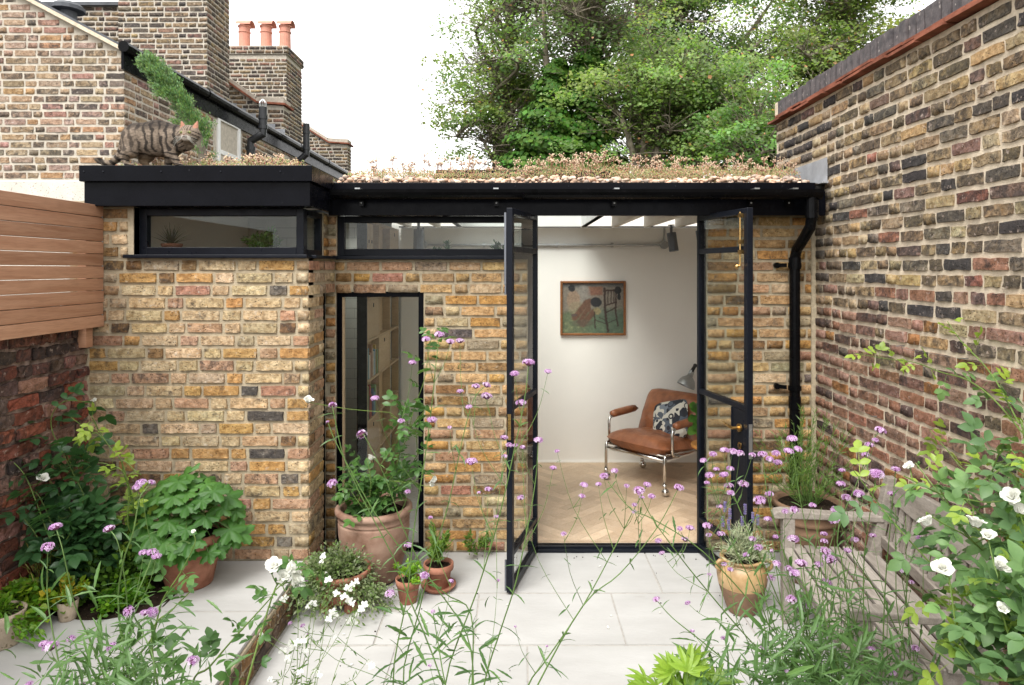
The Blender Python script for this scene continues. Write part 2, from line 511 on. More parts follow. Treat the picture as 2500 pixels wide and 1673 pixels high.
L = {}
L['verbena'] = leaf_mat('leaf_verbena', (0.072, 0.155, 0.048))
L['rose'] = leaf_mat('leaf_rose', (0.110, 0.215, 0.085), rough=0.45, spec=0.35, objrand=0.34)
L['rose_dark'] = leaf_mat('leaf_rose_dark', (0.042, 0.115, 0.045), rough=0.33, spec=0.5)
L['rose_young'] = leaf_mat('leaf_rose_young', (0.21, 0.32, 0.055), trans=0.4)
L['rose_mid'] = leaf_mat('leaf_rose_mid', (0.055, 0.135, 0.036))
L['geranium'] = leaf_mat('leaf_geranium', (0.058, 0.165, 0.034), rough=0.5, objrand=0.2)
L['silver'] = leaf_mat('leaf_silver', (0.27, 0.32, 0.25), attr=True, rough=0.7, trans=0.15)
L['fresh'] = leaf_mat('leaf_fresh', (0.16, 0.28, 0.035), attr=True, trans=0.4)
L['herb'] = leaf_mat('leaf_herb', (0.09, 0.17, 0.035), attr=True)
L['shrub'] = leaf_mat('leaf_shrub', (0.15, 0.20, 0.10), attr=True)
L['tree'] = leaf_mat('leaf_sycamore', (0.155, 0.225, 0.088), attr=True, trans=0.5, objrand=0.0)
L['ivy'] = leaf_mat('leaf_ivy', (0.050, 0.118, 0.016), attr=True, trans=0.2, objrand=0.0, rough=0.55, spec=0.2)
L['juniper'] = leaf_mat('leaf_juniper', (0.100, 0.200, 0.055), attr=True, trans=0.2, objrand=0.0)
L['sedum'] = leaf_mat('leaf_sedum', (.85, .88, .80), attr=True, trans=0.15, objrand=0.0, rough=0.7)
L['succulent'] = leaf_mat('leaf_succulent', (0.08, 0.15, 0.09), objrand=0.1)
L['spiky'] = leaf_mat('leaf_spiky', (0.07, 0.085, 0.06), objrand=0.1)
L['indoor'] = leaf_mat('leaf_indoor', (0.06, 0.15, 0.03), objrand=0.15)
# ------------------------------------------------------------------ ground, paving, terrace
def flat(name, x0, x1, y0, y1, z, mat, th=0.05, parent=None):
    return MB().box(x0, x1, y0, y1, z - th, z).build(name, mat, parent)

g = MB().add([(-150, -60, -0.12), (150, -60, -0.12), (150, 250, -0.12), (-150, 250, -0.12)], [(0, 1, 2, 3)]).build('ground', M['earth'])
tag(g, kind='structure')

patio = flat('patio', -1.222, 2.0, 2.35, 4.60, -0.006, M['grout'], 0.08)
tag(patio, kind='structure')
def slab(parent, x0, x1, y0, y1, z, th=0.03):
    g_ = 0.005
    b = MB()
    nx = ny = 4
    vs_, fs = [], []
    for j in range(ny + 1):
        for i in range(nx + 1):
            x = x0 + g_ + (x1 - x0 - 2 * g_) * i / nx
            y = y0 + g_ + (y1 - y0 - 2 * g_) * j / ny
            e = i in (0, nx) or j in (0, ny)
            if e:
                x += U(-.002, .002); y += U(-.002, .002)
            vs_.append((x, y, z + U(-.0012, .0012) - (0.002 if e else 0)))
    n0 = len(vs_)
    for j in range(ny):
        for i in range(nx):
            a = j * (nx + 1) + i
            fs.append((a, a + 1, a + nx + 2, a + nx + 1))
    ring = [i for i in range(nx + 1)] + [(j + 1) * (nx + 1) - 1 for j in range(1, ny + 1)] + [ny * (nx + 1) + i for i in range(nx - 1, -1, -1)] + [j * (nx + 1) for j in range(ny - 1, 0, -1)]
    for k in ring: vs_.append((vs_[k][0], vs_[k][1], z - th))
    m = len(ring)
    for k in range(m):
        fs.append((ring[(k + 1) % m], ring[k], n0 + k, n0 + (k + 1) % m))
    b.add(vs_, fs)
    o = b.build('paving_slab', M['slab'], parent)
    return o

rows = [(4.012, 4.585, [-1.205, -0.45, 0.01, 0.865, 1.42, 2.0]), (3.455, 4.004, [-1.205, -0.72, -0.21, 0.56, 1.25, 2.0]),
        (2.86, 3.447, [-1.205, -0.60, 0.06, 0.945, 1.55, 2.0]), (2.40, 2.852, [-1.205, -0.3, 0.4, 1.1, 2.0])]
for y0, y1, xs in rows:
    for a, b_ in zip(xs[:-1], xs[1:]):
        slab(patio, a, b_, y0, y1, 0.0)

ZT = 0.188
terrace = flat('terrace', -2.50, -1.30, 1.9, 4.03, ZT - 0.006, M['grout'], 0.25)
tag(terrace, kind='structure')
for y0, y1, xs in [(3.42, 4.015, [-2.50, -1.79, -1.232]), (2.75, 3.415, [-2.50, -1.735, -1.232]), (2.2, 2.745, [-2.5, -1.9, -1.232])]:
    for a, b_ in zip(xs[:-1], xs[1:]):
        slab(terrace, a, b_, y0, y1, ZT, 0.02)

bed = MB()
nb = 24
vs_ = []; fs = []
for j in range(nb + 1):
    for i in range(nb + 1):
        x = -2.4 + 4.4 * i / nb; y = 0.9 + 1.5 * j / nb
        vs_.append((x, y, 0.0 + 0.02 * noise.noise(Vector((x * 5, y * 5, 0))) + (0.17 if x < -1.3 and False else 0.0)))
for j in range(nb):
    for i in range(nb):
        a = j * (nb + 1) + i
        fs.append((a, a + 1, a + nb + 2, a + nb + 1))
bed.add(vs_, fs)
bed = bed.build('flower_bed_soil', M['soil'])
tag(bed, kind='structure')

# ------------------------------------------------------------------ bricks
def brick_mesh(name, aspect_len, jit, mat, seed):
    "front towards -y, unit length, unit height, 12 edge points pushed back into the mortar, lumpy face"
    r = random.Random(seed)
    jx, jz = jit / aspect_len, jit / 0.065
    nx, nz = 4, 2
    v, f = [], []
    for k in range(nz + 1):
        for i in range(nx + 1):
            x = (i / nx - 0.5) * (1 - 2 * 0.006 / aspect_len)
            z = (k / nz - 0.5) * (1 - 2 * 0.006 / 0.065)
            x += r.uniform(-jx, jx) * .7; z += r.uniform(-jz, jz) * .7
            edge = i in (0, nx) or k in (0, nz)
            y = -0.10 + r.uniform(-.028, .028) * (jit / .003) + (0.02 * r.random() if edge else 0)
            if i in (0, nx) and k in (0, nz): x *= 0.992; z *= 0.98
            v.append((x, y, z))
    ring = [i for i in range(nx + 1)] + [2 * nx + 1, 3 * nx + 2] + [2 * (nx + 1) + i for i in range(nx - 1, -1, -1)] + [nx + 1]
    n0 = len(v)
    for k in ring:
        x, y, z = v[k]
        v.append((x + (0.005 / aspect_len) * (1 if x > 0 else -1) * (abs(x) > .44), 0.14, z + 0.02 * (1 if z > 0 else -1) * (abs(z) > .3)))
    for k in range(nz):
        for i in range(nx):
            a = k * (nx + 1) + i
            f.append((a, a + 1, a + nx + 2, a + nx + 1))
    m = len(ring)
    for k in range(m):
        f.append((ring[(k + 1) % m], ring[k], n0 + k, n0 + (k + 1) % m))
    me = bpy.data.meshes.new(name)
    me.from_pydata(v, [], f)
    me.materials.append(mat)
    rs_ = set(ring)
    pairs = {frozenset((ring[k], ring[(k + 1) % m])) for k in range(m)}
    at = me.attributes.new('sharp_edge', 'BOOLEAN', 'EDGE')
    at.data.foreach_set('value', [frozenset(e.vertices) in pairs for e in me.edges])
    me.update()
    return me

BV = {}
def variants(mat, jit, key):
    if key not in BV:
        BV[key] = ([brick_mesh('brick', .215, jit, mat, 100 + i) for i in range(14)], [brick_mesh('brick', .1025, jit, mat, 300 + i) for i in range(10)])
    return BV[key]

def pick(pal):
    t = R.random() * sum(p[0] for p in pal)
    for p in pal:
        t -= p[0]
        if t <= 0: break
    k = U(.90, 1.10)
    c = [min(1, max(0, x * k * U(.95, 1.05))) for x in p[1]]
    return (c[0], c[1], c[2], max(0, min(1, p[2] + U(-.22, .22))))

PAL_STOCK = [(32, (.50, .385, .245), .26), (15, (.465, .29, .12), .32), (13, (.44, .29, .195), .3), (10, (.42, .345, .24), .34), (3, (.40, .22, .16), .34),
             (9, (.26, .165, .085), .5), (3, (.18, .158, .14), .6), (11, (.56, .45, .29), .16)]
PAL_GOLD = [(28, (.49, .335, .17), .24), (20, (.48, .275, .10), .3), (14, (.42, .28, .17), .28), (10, (.34, .285, .20), .35), (4, (.40, .22, .155), .3),
            (9, (.27, .165, .075), .45), (3, (.18, .155, .14), .58), (4, (.52, .42, .27), .2)]
PAL_DARK = [(28, (.33, .255, .16), .62), (22, (.22, .19, .15), .70), (12, (.44, .32, .175), .5), (9, (.10, .092, .092), .75), (8, (.36, .295, .19), .5),
            (3, (.28, .135, .10), .55), (5, (.22, .145, .125), .6), (5, (.45, .37, .25), .45)]
PAL_RED = [(18, (.30, .165, .115), .42), (22, (.235, .15, .12), .48), (18, (.33, .21, .165), .4), (8, (.33, .17, .075), .4), (9, (.30, .19, .15), .4), (8, (.13, .085, .075), .6)]
PAL_HOUSE = [(22, (.37, .285, .20), .42), (18, (.29, .225, .16), .54), (12, (.36, .275, .23), .4), (5, (.37, .24, .14), .4), (6, (.22, .185, .155), .6), (7, (.34, .215, .18), .42)]
PAL_CHIM = [(22, (.25, .19, .125), .55), (22, (.17, .135, .105), .7), (16, (.31, .235, .145), .5), (5, (.14, .12, .11), .7), (8, (.26, .16, .13), .5)]

def lay(rows_z, intervals, pal, hgt=0.065, joint=0.010, bond='flemish', long=.215, short=.1025, seed_off=0.0, jitl=.012):
    "-> list of bricks (u, z, length, height, colour)"
    out = []
    for r_i, z in enumerate(rows_z):
        for (a, b) in intervals(z, z + hgt):
            u = a - (0 if bond == 'quoin' else U(0, .16))
            k = r_i % 2
            if bond == 'stretcher' and k: u -= 0.11
            while u < b - .02:
                if bond == 'stretcher': ln = long if R.random() > .06 else short
                elif bond == 'random': ln = R.choice([long, short, short, long * U(.8, 1)])
                else: ln = long if k % 2 == 0 else short
                ln += U(-jitl, jitl)
                a_, b_ = max(u, a), min(u + ln, b)
                if b - b_ < .035 and b - b_ > 0: b_ = b; 
                if b_ - a_ > .028:
                    pz = pal(z) if callable(pal) else pal
                    out.append([(a_ + b_) / 2, z + hgt / 2, b_ - a_, hgt * U(.95, 1.04), pick(pz)])
                u = max(u + ln, b_) + joint
                k += 1
    return out

def emit(bricks, O, u, n, parent, mat, matj, jit, key, budget, depth=0.075, zrand=0.003, name='brick', waver=0.0):
    "place laid bricks on the plane through O; the largest in the photograph become objects, the rest is returned for joining"
    O, u, n = Vector(O), Vector(u), Vector(n)
    S_, H_ = variants(mat, jit, key)
    items = []
    for (bu, bz, bl, bh, col) in bricks:
        c = O + u * bu + Vector((0, 0, bz))
        if waver: c.z += waver * noise.noise(Vector((bu * 2.2, bz * 0.5, O.y)))
        size = 0
        if c.y > .3:
            sx, sy = SX(c)
            vis = -60 < sx < 2560 and -60 < sy < 1733
            face = abs(n.dot((c - Vector((0, 0, CH))).normalized()))
            size = (bl * bh * face / (c.y ** 2)) * (1 if vis else 0.0001)
        items.append((size, c, bl, bh, col))
    items.sort(key=lambda t: -t[0])
    B = Matrix((u, -n, (0, 0, 1))).transposed()
    rest = []
    for i, (size, c, bl, bh, col) in enumerate(items):
        me = R.choice(S_ if bl > .16 else H_)
        tilt = Matrix.Rotation(U(-.010, .010), 3, 'Y')
        m3 = B @ tilt @ Matrix.Diagonal((bl, depth, bh))
        m4 = Matrix.Translation(c + n * U(-zrand * .25, zrand)) @ m3.to_4x4()
        if i < budget and size > 1e-6 * .5:
            o = put(name, me, parent, m4)
            o.color = col
        else:
            rest.append((me, m4, col))
    return rest

def join_bricks(rest, parent, matj, name='bricks'):
    if not rest: return None
    Vs, Ts, Cs = [], [], []
    b = 0
    cache = {}
    for me, m4, col in rest:
        if me not in cache:
            v = np.empty(len(me.vertices) * 3, np.float32); me.vertices.foreach_get('co', v)
            cache[me] = (v.reshape(-1, 3), np.array([p.vertices[:] for p in me.polygons], np.int32))
        v, f = cache[me]
        m = np.array(m4)
        Vs.append(v @ m[:3, :3].T + m[:3, 3]); Ts.append(f + b); Cs.append(np.tile(np.array(col, np.float32), (len(v), 1)))
        b += len(v)
    me = np_mesh(name, np.vstack(Vs), np.vstack(Ts), matj, np.vstack(Cs), False, 4)
    o = put(name, me, parent)
    tag(o, kind='stuff')
    return o

def mortar_wall(O, u, n, rects, th, mat, name='wall', parent=None, sub=0.12, rough=0.004):
    "mortar face of a wall: rectangles (u0,u1,z0,z1) with thickness th behind the face"
    O, u, n = Vector(O), Vector(u), Vector(n)
    mb = MB()
    for (a, b, z0, z1) in rects:
        nu = max(1, int((b - a) / sub)); nz = max(1, int((z1 - z0) / sub))
        v, f = [], []
        for j in range(nz + 1):
            for i in range(nu + 1):
                uu = a + (b - a) * i / nu; zz = z0 + (z1 - z0) * j / nz
                inn = 0 < i < nu and 0 < j < nz
                v.append(O + u * uu + Vector((0, 0, zz)) + n * (U(-rough, 0) if inn else 0))
        for j in range(nz):
            for i in range(nu):
                k = j * (nu + 1) + i
                f.append((k, k + 1, k + nu + 2, k + nu + 1))
        mb.add(v, f)
        c = [O + u * uu + Vector((0, 0, zz)) - n * dd for dd in (0.0, th) for zz in (z0, z1) for uu in (a, b)]
        mb.add(c, [(4, 6, 7, 5), (0, 4, 5, 1), (2, 3, 7, 6), (0, 2, 6, 4), (1, 5, 7, 3)])
    return mb.build(name, mat, parent)

# ------------------------------------------------------------------ the garden room
Y1, Y2 = 4.017, 4.592
XL, XC, XR = -2.53, -1.217, 2.02
ZS = 1.962                                                   # top of brickwork under the sills
room = thing('garden_room', (0, Y2, 0), 'single storey brick garden room with black fascia, planted roof and open glazed doors', 'garden room')

cr = .0752
box_rows = [ZT + .003 + i * .07385 for i in range(24)]
wall_a = mortar_wall((0, Y1, 0), (1, 0, 0), (0, -1, 0), [(-2.62, XC, 0, ZS), (-2.62, -2.245, ZS + .001, 2.30)], .10, M['mortar'], 'wall', room)
bl = lay(box_rows, lambda a, b: [(-2.60, XC + .004)], PAL_STOCK, bond='flemish')
bl += lay([ZS + .006 + i * cr for i in range(4)], lambda a, b: [(-2.60, -2.277)], PAL_STOCK, bond='stretcher')
RB = []
RB += emit(bl, (0, Y1, 0), (1, 0, 0), (0, -1, 0), wall_a, M['brick'], M['brick_j'], .0032, 'stock', 190)
# return of the box, facing the patio
wall_r = mortar_wall((XC, 0, 0), (0, 1, 0), (1, 0, 0), [(Y1 + .001, 4.322, 0, 1.757), (Y1 + .001, Y2, 1.757, ZS)], .07, M['mortar'], 'wall', room)
full_rows = [.006 + i * cr for i in range(26) if .006 + i * cr + .065 < ZS]
rr = [z for z in [ZT + .003 + i * .07385 for i in range(-2, 24)] if z > 0]
bl = lay([z for z in rr if z < 1.72], lambda a, b: [(Y1 - .003, 4.318)], PAL_STOCK, bond='quoin')
bl += lay([z for z in rr if z >= 1.72], lambda a, b: [(Y1 - .003, Y2 - .005)], PAL_STOCK, bond='quoin')
RB += emit(bl, (XC, 0, 0), (0, 1, 0), (1, 0, 0), wall_r, M['brick'], M['brick_j'], .003, 'stock', 34)
MB().box(-1.31, -1.288, 4.30, Y2 + .03, 0, 1.757).build('movement_joint', M['black'], room)
# recessed wall with the doors
TW = (-1.205, -.617, 0.0, 1.748)                              # tall window opening
wall_b = mortar_wall((0, Y2, 0), (1, 0, 0), (0, -1, 0),
                     [(-1.278, TW[0] - .001, 0, ZS), (TW[0], TW[1], TW[3], ZS), (TW[1] + .001, .083, 0, ZS), (1.286, XR, 0, 2.262), (-1.278, -1.2, ZS + .002, 2.27)], .10, M['mortar'], 'wall', room)
bl = []
for z in [.006 + i * cr for i in range(30) if .006 + i * cr + .065 < 2.26]:
    iv = []
    if z + .065 < ZS + .01:
        iv += [(-1.275, TW[0] - .004)] if z < 1.70 else []
        iv += [(TW[1] + .004, .081)] if z < 1.73 else [(-1.212, .081)]
    iv += [(1.289, XR - .005)]
    bl += lay([z], lambda a, b, iv=iv: iv, PAL_GOLD, bond='stretcher' if int(z / cr) % 3 else 'flemish')
RB += emit(bl, (0, Y2, 0), (1, 0, 0), (0, -1, 0), wall_b, M['brick'], M['brick_j'], .0032, 'stock', 76)
bl = lay([ZS + .006 + i * cr for i in range(4)], lambda a, b: [(4.490, Y2 - .006)], PAL_GOLD, bond='quoin')
wall_p = mortar_wall((-1.262, 0, 0), (0, 1, 0), (1, 0, 0), [(4.487, Y2 - .002, ZS + .002, 2.27)], .05, M['mortar'], 'wall', room)
RB += emit(bl, (-1.262, 0, 0), (0, 1, 0), (1, 0, 0), wall_p, M['brick'], M['brick_j'], .003, 'stock', 0)
RB += emit(lay([ZS + .006 + i * cr for i in range(4)], lambda a, b: [(-1.275, -1.202)], PAL_GOLD, bond='quoin'), (0, Y2, 0), (1, 0, 0), (0, -1, 0), wall_b, M['brick'], M['brick_j'], .003, 'stock', 0)
join_bricks(RB, room, M['brick_j'])
# pale mortar fillets where the new walls meet the old ones
MB().box(1.985, 2.03, Y2 - .02, Y2 + .01, 0, 2.3).box(-2.545, -2.50, Y1 - .022, Y1 + .01, ZT, 1.62).build('mortar_fillet', M['mortar'], room, bevel=.006)

# roof edge, fascia, gutter
fz0, fz1 = 2.262, 2.402
fas = MB()
fas.box(-2.478, -1.180, 3.925, 3.950, fz0, fz1)
fas.box(-1.205, -1.180, 3.951, 4.40, fz0 + .001, fz1)
fas.box(-2.478, -2.453, 3.951, 4.7, fz0 + .001, fz1)
fas.box(-2.452, -1.206, 3.951, 4.10, fz0 + .002, fz0 + .02)
fas.box(-1.204, XR - .02, 4.401, 4.43, 2.245, fz1)
fas.box(-1.204, XR - .02, 4.431, Y2 + .02, 2.258, 2.275)
fas.build('fascia', M['black'], room, bevel=.002)
cap = MB()
cap.box(-2.490, -1.160, 3.895, 3.924, fz1 - .002, 2.492)
cap.box(-1.186, -1.160, 3.925, 4.345, fz1 - .002, 2.491)
cap.box(-2.490, -2.464, 3.925, 4.8, fz1 - .002, 2.491)
cap.box(-1.159, XR - .11, 4.345, 4.372, fz1 + .004, 2.450)
for xx in (-2.30, -2.06, -1.80, -1.55, -1.28): pass
cap.build('roof_edge_trim', M['black'], room, bevel=.003)
for xx in (-2.46, -2.35, -2.02, -1.68, -1.34):
    MB().ball((xx, 3.893, 2.455), (.005, .003, .005), 8, 5).build('screw_head', M['anthracite'], room)
for i in range(9):
    MB().ball((-1.02 + i * .34, 4.344, 2.426), (.004, .003, .004), 8, 5).build('screw_head', M['anthracite'], room)
gut = MB()
prof = [(.052 * math.cos(a), .052 * math.sin(a)) for a in [math.pi + math.pi * i / 10 for i in range(11)]]
gv = []
for x in (-1.150, XR - .10):
    for (a, b) in prof: gv.append((x, 4.290 + a, 2.395 + b * 1.15))
    for (a, b) in prof[::-1]: gv.append((x, 4.290 + a * .93, 2.395 + b * 1.08))
n = len(prof) * 2
gf = [(i, (i + 1) % n, n + (i + 1) % n, n + i) for i in range(n)] + [tuple(range(n - 1, -1, -1)), tuple(range(n, 2 * n))]
gut.add(gv, gf)
gut.build('gutter', M['plastic_black'], room)
for xx in (-.98, -.12, .63, 1.50, 1.74):
    b = MB().box(xx - .016, xx + .016, 4.234, 4.345, 2.396, 2.404, 0)
    b.box(xx - .014, xx + .014, 4.342, 4.400, 2.30, 2.395, 1)
    b.ball((xx, 4.339, 2.32), (.006, .004, .006), 8, 5, 2)
    b.build('gutter_bracket', [M['steel'], M['plastic_black'], M['steel']], room)
dp = MB()
dp.tube([(1.862, 4.29, 2.35), (1.862, 4.29, 2.22), (1.860, 4.305, 2.165), (1.852, 4.40, 2.085), (1.846, 4.475, 2.03), (1.842, 4.50, 1.97), (1.842, 4.50, 0.0)], .034, 16)
for z0, z1 in ((2.22, 2.335), (1.90, 1.975), (.98, 1.06)): dp.tube([(1.862 if z0 > 2 else 1.842, 4.29 if z0 > 2 else 4.50, z0), (1.862 if z0 > 2 else 1.842, 4.29 if z0 > 2 else 4.50, z1)], .039, 16)
dpo = dp.build('downpipe', M['plastic_black'], room, smooth=False)
for z in (1.925, 1.115, .3):
    b = MB().tube([(1.842, 4.50, z - .014), (1.842, 4.50, z + .014)], .042, 16)
    b.beam((1.80, 4.53, z), (1.752, 4.575, z), .012, .026)
    b.tube([(1.752, 4.560, z), (1.752, 4.585, z)], .020, 10)
    bo = b.build('pipe_bracket', M['plastic_black'], dpo)

# roof deck (with openings for the rooflight and an added, unseen kitchen one)
RL = (-.50, .62, 4.80, 6.42)
deck = MB()
for (a, b, c, d) in ((-2.545, -1.80, 3.96, 6.6), (-1.40, -1.262, 3.96, 6.6), (-1.80, -1.40, 3.96, 5.5), (-1.80, -1.40, 6.2, 6.6)): deck.box(max(a, -2.45), b, c, d, 2.39, 2.440)
for (a, b, c, d) in ((-1.261, RL[0], 4.436, 6.60), (RL[1], 1.99, 4.436, 6.60), (RL[0], RL[1], 4.436, RL[2]), (RL[0], RL[1], RL[3], 6.60)):
    deck.box(a, b, c, d, 2.421, 2.441)
deck.build('roof', M['dark'], room)
up = MB()
for (a, b, c, d) in ((RL[0] - .05, RL[0], RL[2] - .05, RL[3] + .05), (RL[1], RL[1] + .05, RL[2] - .05, RL[3] + .05), (RL[0], RL[1], RL[2] - .05, RL[2]), (RL[0], RL[1], RL[3], RL[3] + .05)):
    up.box(a, b, c, d, 2.30, 2.560, 0)
    up.box(a - .004, b + .004, c - .004, d + .004, 2.446, 2.590, 1)
rlo = up.build('rooflight', [M['white_paint'], M['anthracite']], room)
MB().box(RL[0] - .02, RL[1] + .02, RL[2] - .02, RL[3] + .02, 2.592, 2.600).build('pane', M['glass'], rlo)

# interior shell
floor = flat('floor', -1.27, XR - .03, Y2 + .04, 6.58, .030, M['grout'], .05, room)
# herringbone blocks
bw_, bl_ = .085, .425
c45 = math.sqrt(.5)
import itertools
def clip_poly(poly, x0, x1, y0, y1):
    def cl(p, f_in, inter):
        out = []
        for i in range(len(p)):
            a, b = p[i], p[(i + 1) % len(p)]
            if f_in(a): out.append(a)
            if f_in(a) != f_in(b): out.append(inter(a, b))
        return out
    for ax, lim, sg in ((0, x0, 1), (0, x1, -1), (1, y0, 1), (1, y1, -1)):
        if len(poly) < 3: return []
        poly = cl(poly, lambda p: (p[ax] - lim) * sg >= 0, lambda a, b: tuple(a[k] + (b[k] - a[k]) * ((lim - a[ax]) / (b[ax] - a[ax])) for k in (0, 1)))
    return poly
nblk = 0
for i in range(-30, 60):
    for j in range(-14, 14):
        for o_ in (0, 1):
            # zig-zag pairs along the diagonal
            bx = i * bw_ + j * bl_ * 1.0; by = i * bw_ - j * bl_ * 1.0
            if o_ == 0: q = [(bx, by), (bx + bl_, by), (bx + bl_, by + bw_), (bx, by + bw_)]
            else: q = [(bx, by + bw_), (bx + bw_, by + bw_), (bx + bw_, by + bw_ + bl_), (bx, by + bw_ + bl_)]
            g_ = .0008
            cxq = sum(p[0] for p in q) / 4; cyq = sum(p[1] for p in q) / 4
            q = [(p[0] + (g_ if p[0] < cxq else -g_), p[1] + (g_ if p[1] < cyq else -g_)) for p in q]
            q = [((p[0] - p[1]) * c45 + .4, (p[0] + p[1]) * c45 + 4.9) for p in q]
            q = clip_poly(q, -.65, XR - .035, Y2 + .075, 6.575)
            if len(q) < 3: continue
            ar = abs(sum(q[k][0] * q[(k + 1) % len(q)][1] - q[(k + 1) % len(q)][0] * q[k][1] for k in range(len(q)))) / 2
            if ar < .0012: continue
            m_ = len(q)
            zz = .0385 + U(-.0003, .0003)
            b = MB().add([(x, y, zz) for x, y in q] + [(x, y, .031) for x, y in q], [tuple(range(m_))] + [((k + 1) % m_, k, m_ + k, m_ + (k + 1) % m_) for k in range(m_)])
            b.build('floor_block', M['oak'], floor)
            nblk += 1
print('floor blocks', nblk)
MB().box(.09, 1.283, Y2 + .012, Y2 + .07, -.01, .030).box(.09, 1.283, Y2 - .02, Y2 + .011, -.01, .018).build('threshold', M['anthracite'], room, bevel=.003)
MB().box(.12, 1.25, Y2 + .071, Y2 + .10, .02, .040).build('threshold_board', M['oak'], room)

inn = MB()
inn.box(-1.10, 2.03, 6.58, 6.70, -.01, 2.297)                      # long white wall
inn.box(XR - .03, XR - .02, Y2 + .105, 6.58, 0, 2.42)                 # lining of the old wall
inn.box(TW[1] + .02, .10, Y2 + .101, Y2 + .125, 0, 1.95)
inn.box(1.286, XR - .031, Y2 + .101, Y2 + .125, 0, 2.30)
inn.box(-1.262, .10, Y2 + .101, Y2 + .125, 1.75, 1.95)
inn.box(-2.56, 2.03, 6.701, 6.75, 0, 2.44)
inn.build('inner_wall', M['white_wall'], room)
MB().box(-1.12, 2.0, 6.572, 6.579, 2.298, 2.312).build('shadow_gap', M['dark'], room)
MB().box(-1.105, -1.0, 6.566, 6.579, .03, .12).box(-.999, XR - .04, 6.566, 6.579, .03, .05).build('skirting', M['white_wall'], room)
ceil = MB()
for (a, b, c, d) in ((-1.261, RL[0], Y2 + .02, 6.60), (RL[1], 1.99, Y2 + .02, 6.60), (RL[0], RL[1], Y2 + .02, RL[2]), (RL[0], RL[1], RL[3], 6.60)):
    ceil.box(a, b, c, d, 2.410, 2.420)
co = ceil.build('ceiling', M['white_paint'], room)
for xx in (-1.02, -.74, RL[0] - .03, RL[1] + .03, .95, 1.26, 1.56, 1.86):
    MB().box(xx - .022, xx + .022, Y2 + .125, 6.578, 2.300, 2.409).build('joist', M['joist'], co)
MB().box(-1.26, 2.0, Y2 + .02, Y2 + .124, 2.276, 2.41).build('lintel', M['anthracite'], room)

# tiled kitchen wall seen through the left windows
tw = MB().box(-2.50, -1.162, 6.40, 6.42, 0, 2.40, 0).build('tiled_wall', M['tile_grout'], room)
tm_ = MB().box(-.5, .5, -.5, .5, -.5, .5)
tme = tm_.mesh('tile', M['tile'])
nt_ = 0
for r_i in range(25):
    for k in range(-1, 9):
        a = -2.50 + k * .181 + (.09 if r_i % 2 else 0)
        a0, a1 = max(a, -2.498), min(a + .178, -1.164)
        if a1 - a0 < .02: continue
        z = .03 + r_i * .094
        if z + .09 > 2.38: continue
        o = put('tile', tme, tw, Matrix.Translation(((a0 + a1) / 2, 6.397, z + .0455)) @ Matrix.Diagonal((a1 - a0, .008, .091, 1)))
        nt_ += 1
bw = MB()
bw.box(-2.56, -2.50, Y1 + .11, 6.40, 0, 2.39, 0).box(-2.49, -1.32, Y1 + .101, Y1 + .115, 0, 1.95, 0).box(-2.50, -1.27, 4.0 + .12, 6.4, .0, .03, 1)
bw.build('inner_wall', [M['white_wall'], M['slab']], room)
kc = MB()
for (a, b, c, d) in ((-2.5, -1.80, 4.12, 6.4), (-1.4, -1.27, 4.12, 6.4), (-1.80, -1.4, 4.12, 5.5), (-1.80, -1.4, 6.2, 6.4)): kc.box(a, b, c, d, 2.375, 2.389)
added_upstand = MB()
for (a, b, c, d) in ((-1.85, -1.80, 5.45, 6.25), (-1.40, -1.35, 5.45, 6.25), (-1.80, -1.40, 5.45, 5.50), (-1.80, -1.40, 6.20, 6.25)): added_upstand.box(a, b, c, d, 2.442, 2.56)
added_rooflight = added_upstand.build('rooflight', M['anthracite'], room)  # invented rooflight, out of view, added to brighten the kitchen behind the windows
MB().box(-1.83, -1.37, 5.47, 6.23, 2.562, 2.570).build('pane', M['glass'], added_rooflight)
kc.build('ceiling', M['white_paint'], room)
MB().box(-2.24, -1.30, Y1 + .101, Y1 + .32, 1.952, 1.970).box(-1.245, .08, Y2 + .101, Y2 + .30, 1.952, 1.970).build('inner_sill', M['ply'], room)

# ---- fixed windows
def frame_rect(mb, O, u, n, a, b, z0, z1, wd, dp_, m=0, wb=None):
    "rectangular frame in the plane O,u (members butt end to end)"
    O, u, n = Vector(O), Vector(u), Vector(n)
    wb = wb or wd
    def bar(a0, a1, c0, c1):
        cen = O + u * ((a0 + a1) / 2) + Vector((0, 0, (c0 + c1) / 2)) - n * dp_ / 2
        mb.obox(cen, (u, n, (0, 0, 1)), ((a1 - a0) / 2, dp_ / 2, (c1 - c0) / 2), m)
    bar(a, a + wd, z0, z1); bar(b - wd, b, z0, z1)
    bar(a + wd, b - wd, z0, z0 + wb); bar(a + wd, b - wd, z1 - wd, z1)
def pane_rect(O, u, n, a, b, z0, z1, off, parent, th=.006, name='pane'):
    O, u, n = Vector(O), Vector(u), Vector(n)
    mb = MB().obox(O + u * ((a + b) / 2) + Vector((0, 0, (z0 + z1) / 2)) - n * off, (u, n, (0, 0, 1)), ((b - a) / 2, th / 2, (z1 - z0) / 2))
    return mb.build(name, M['glass'], parent)

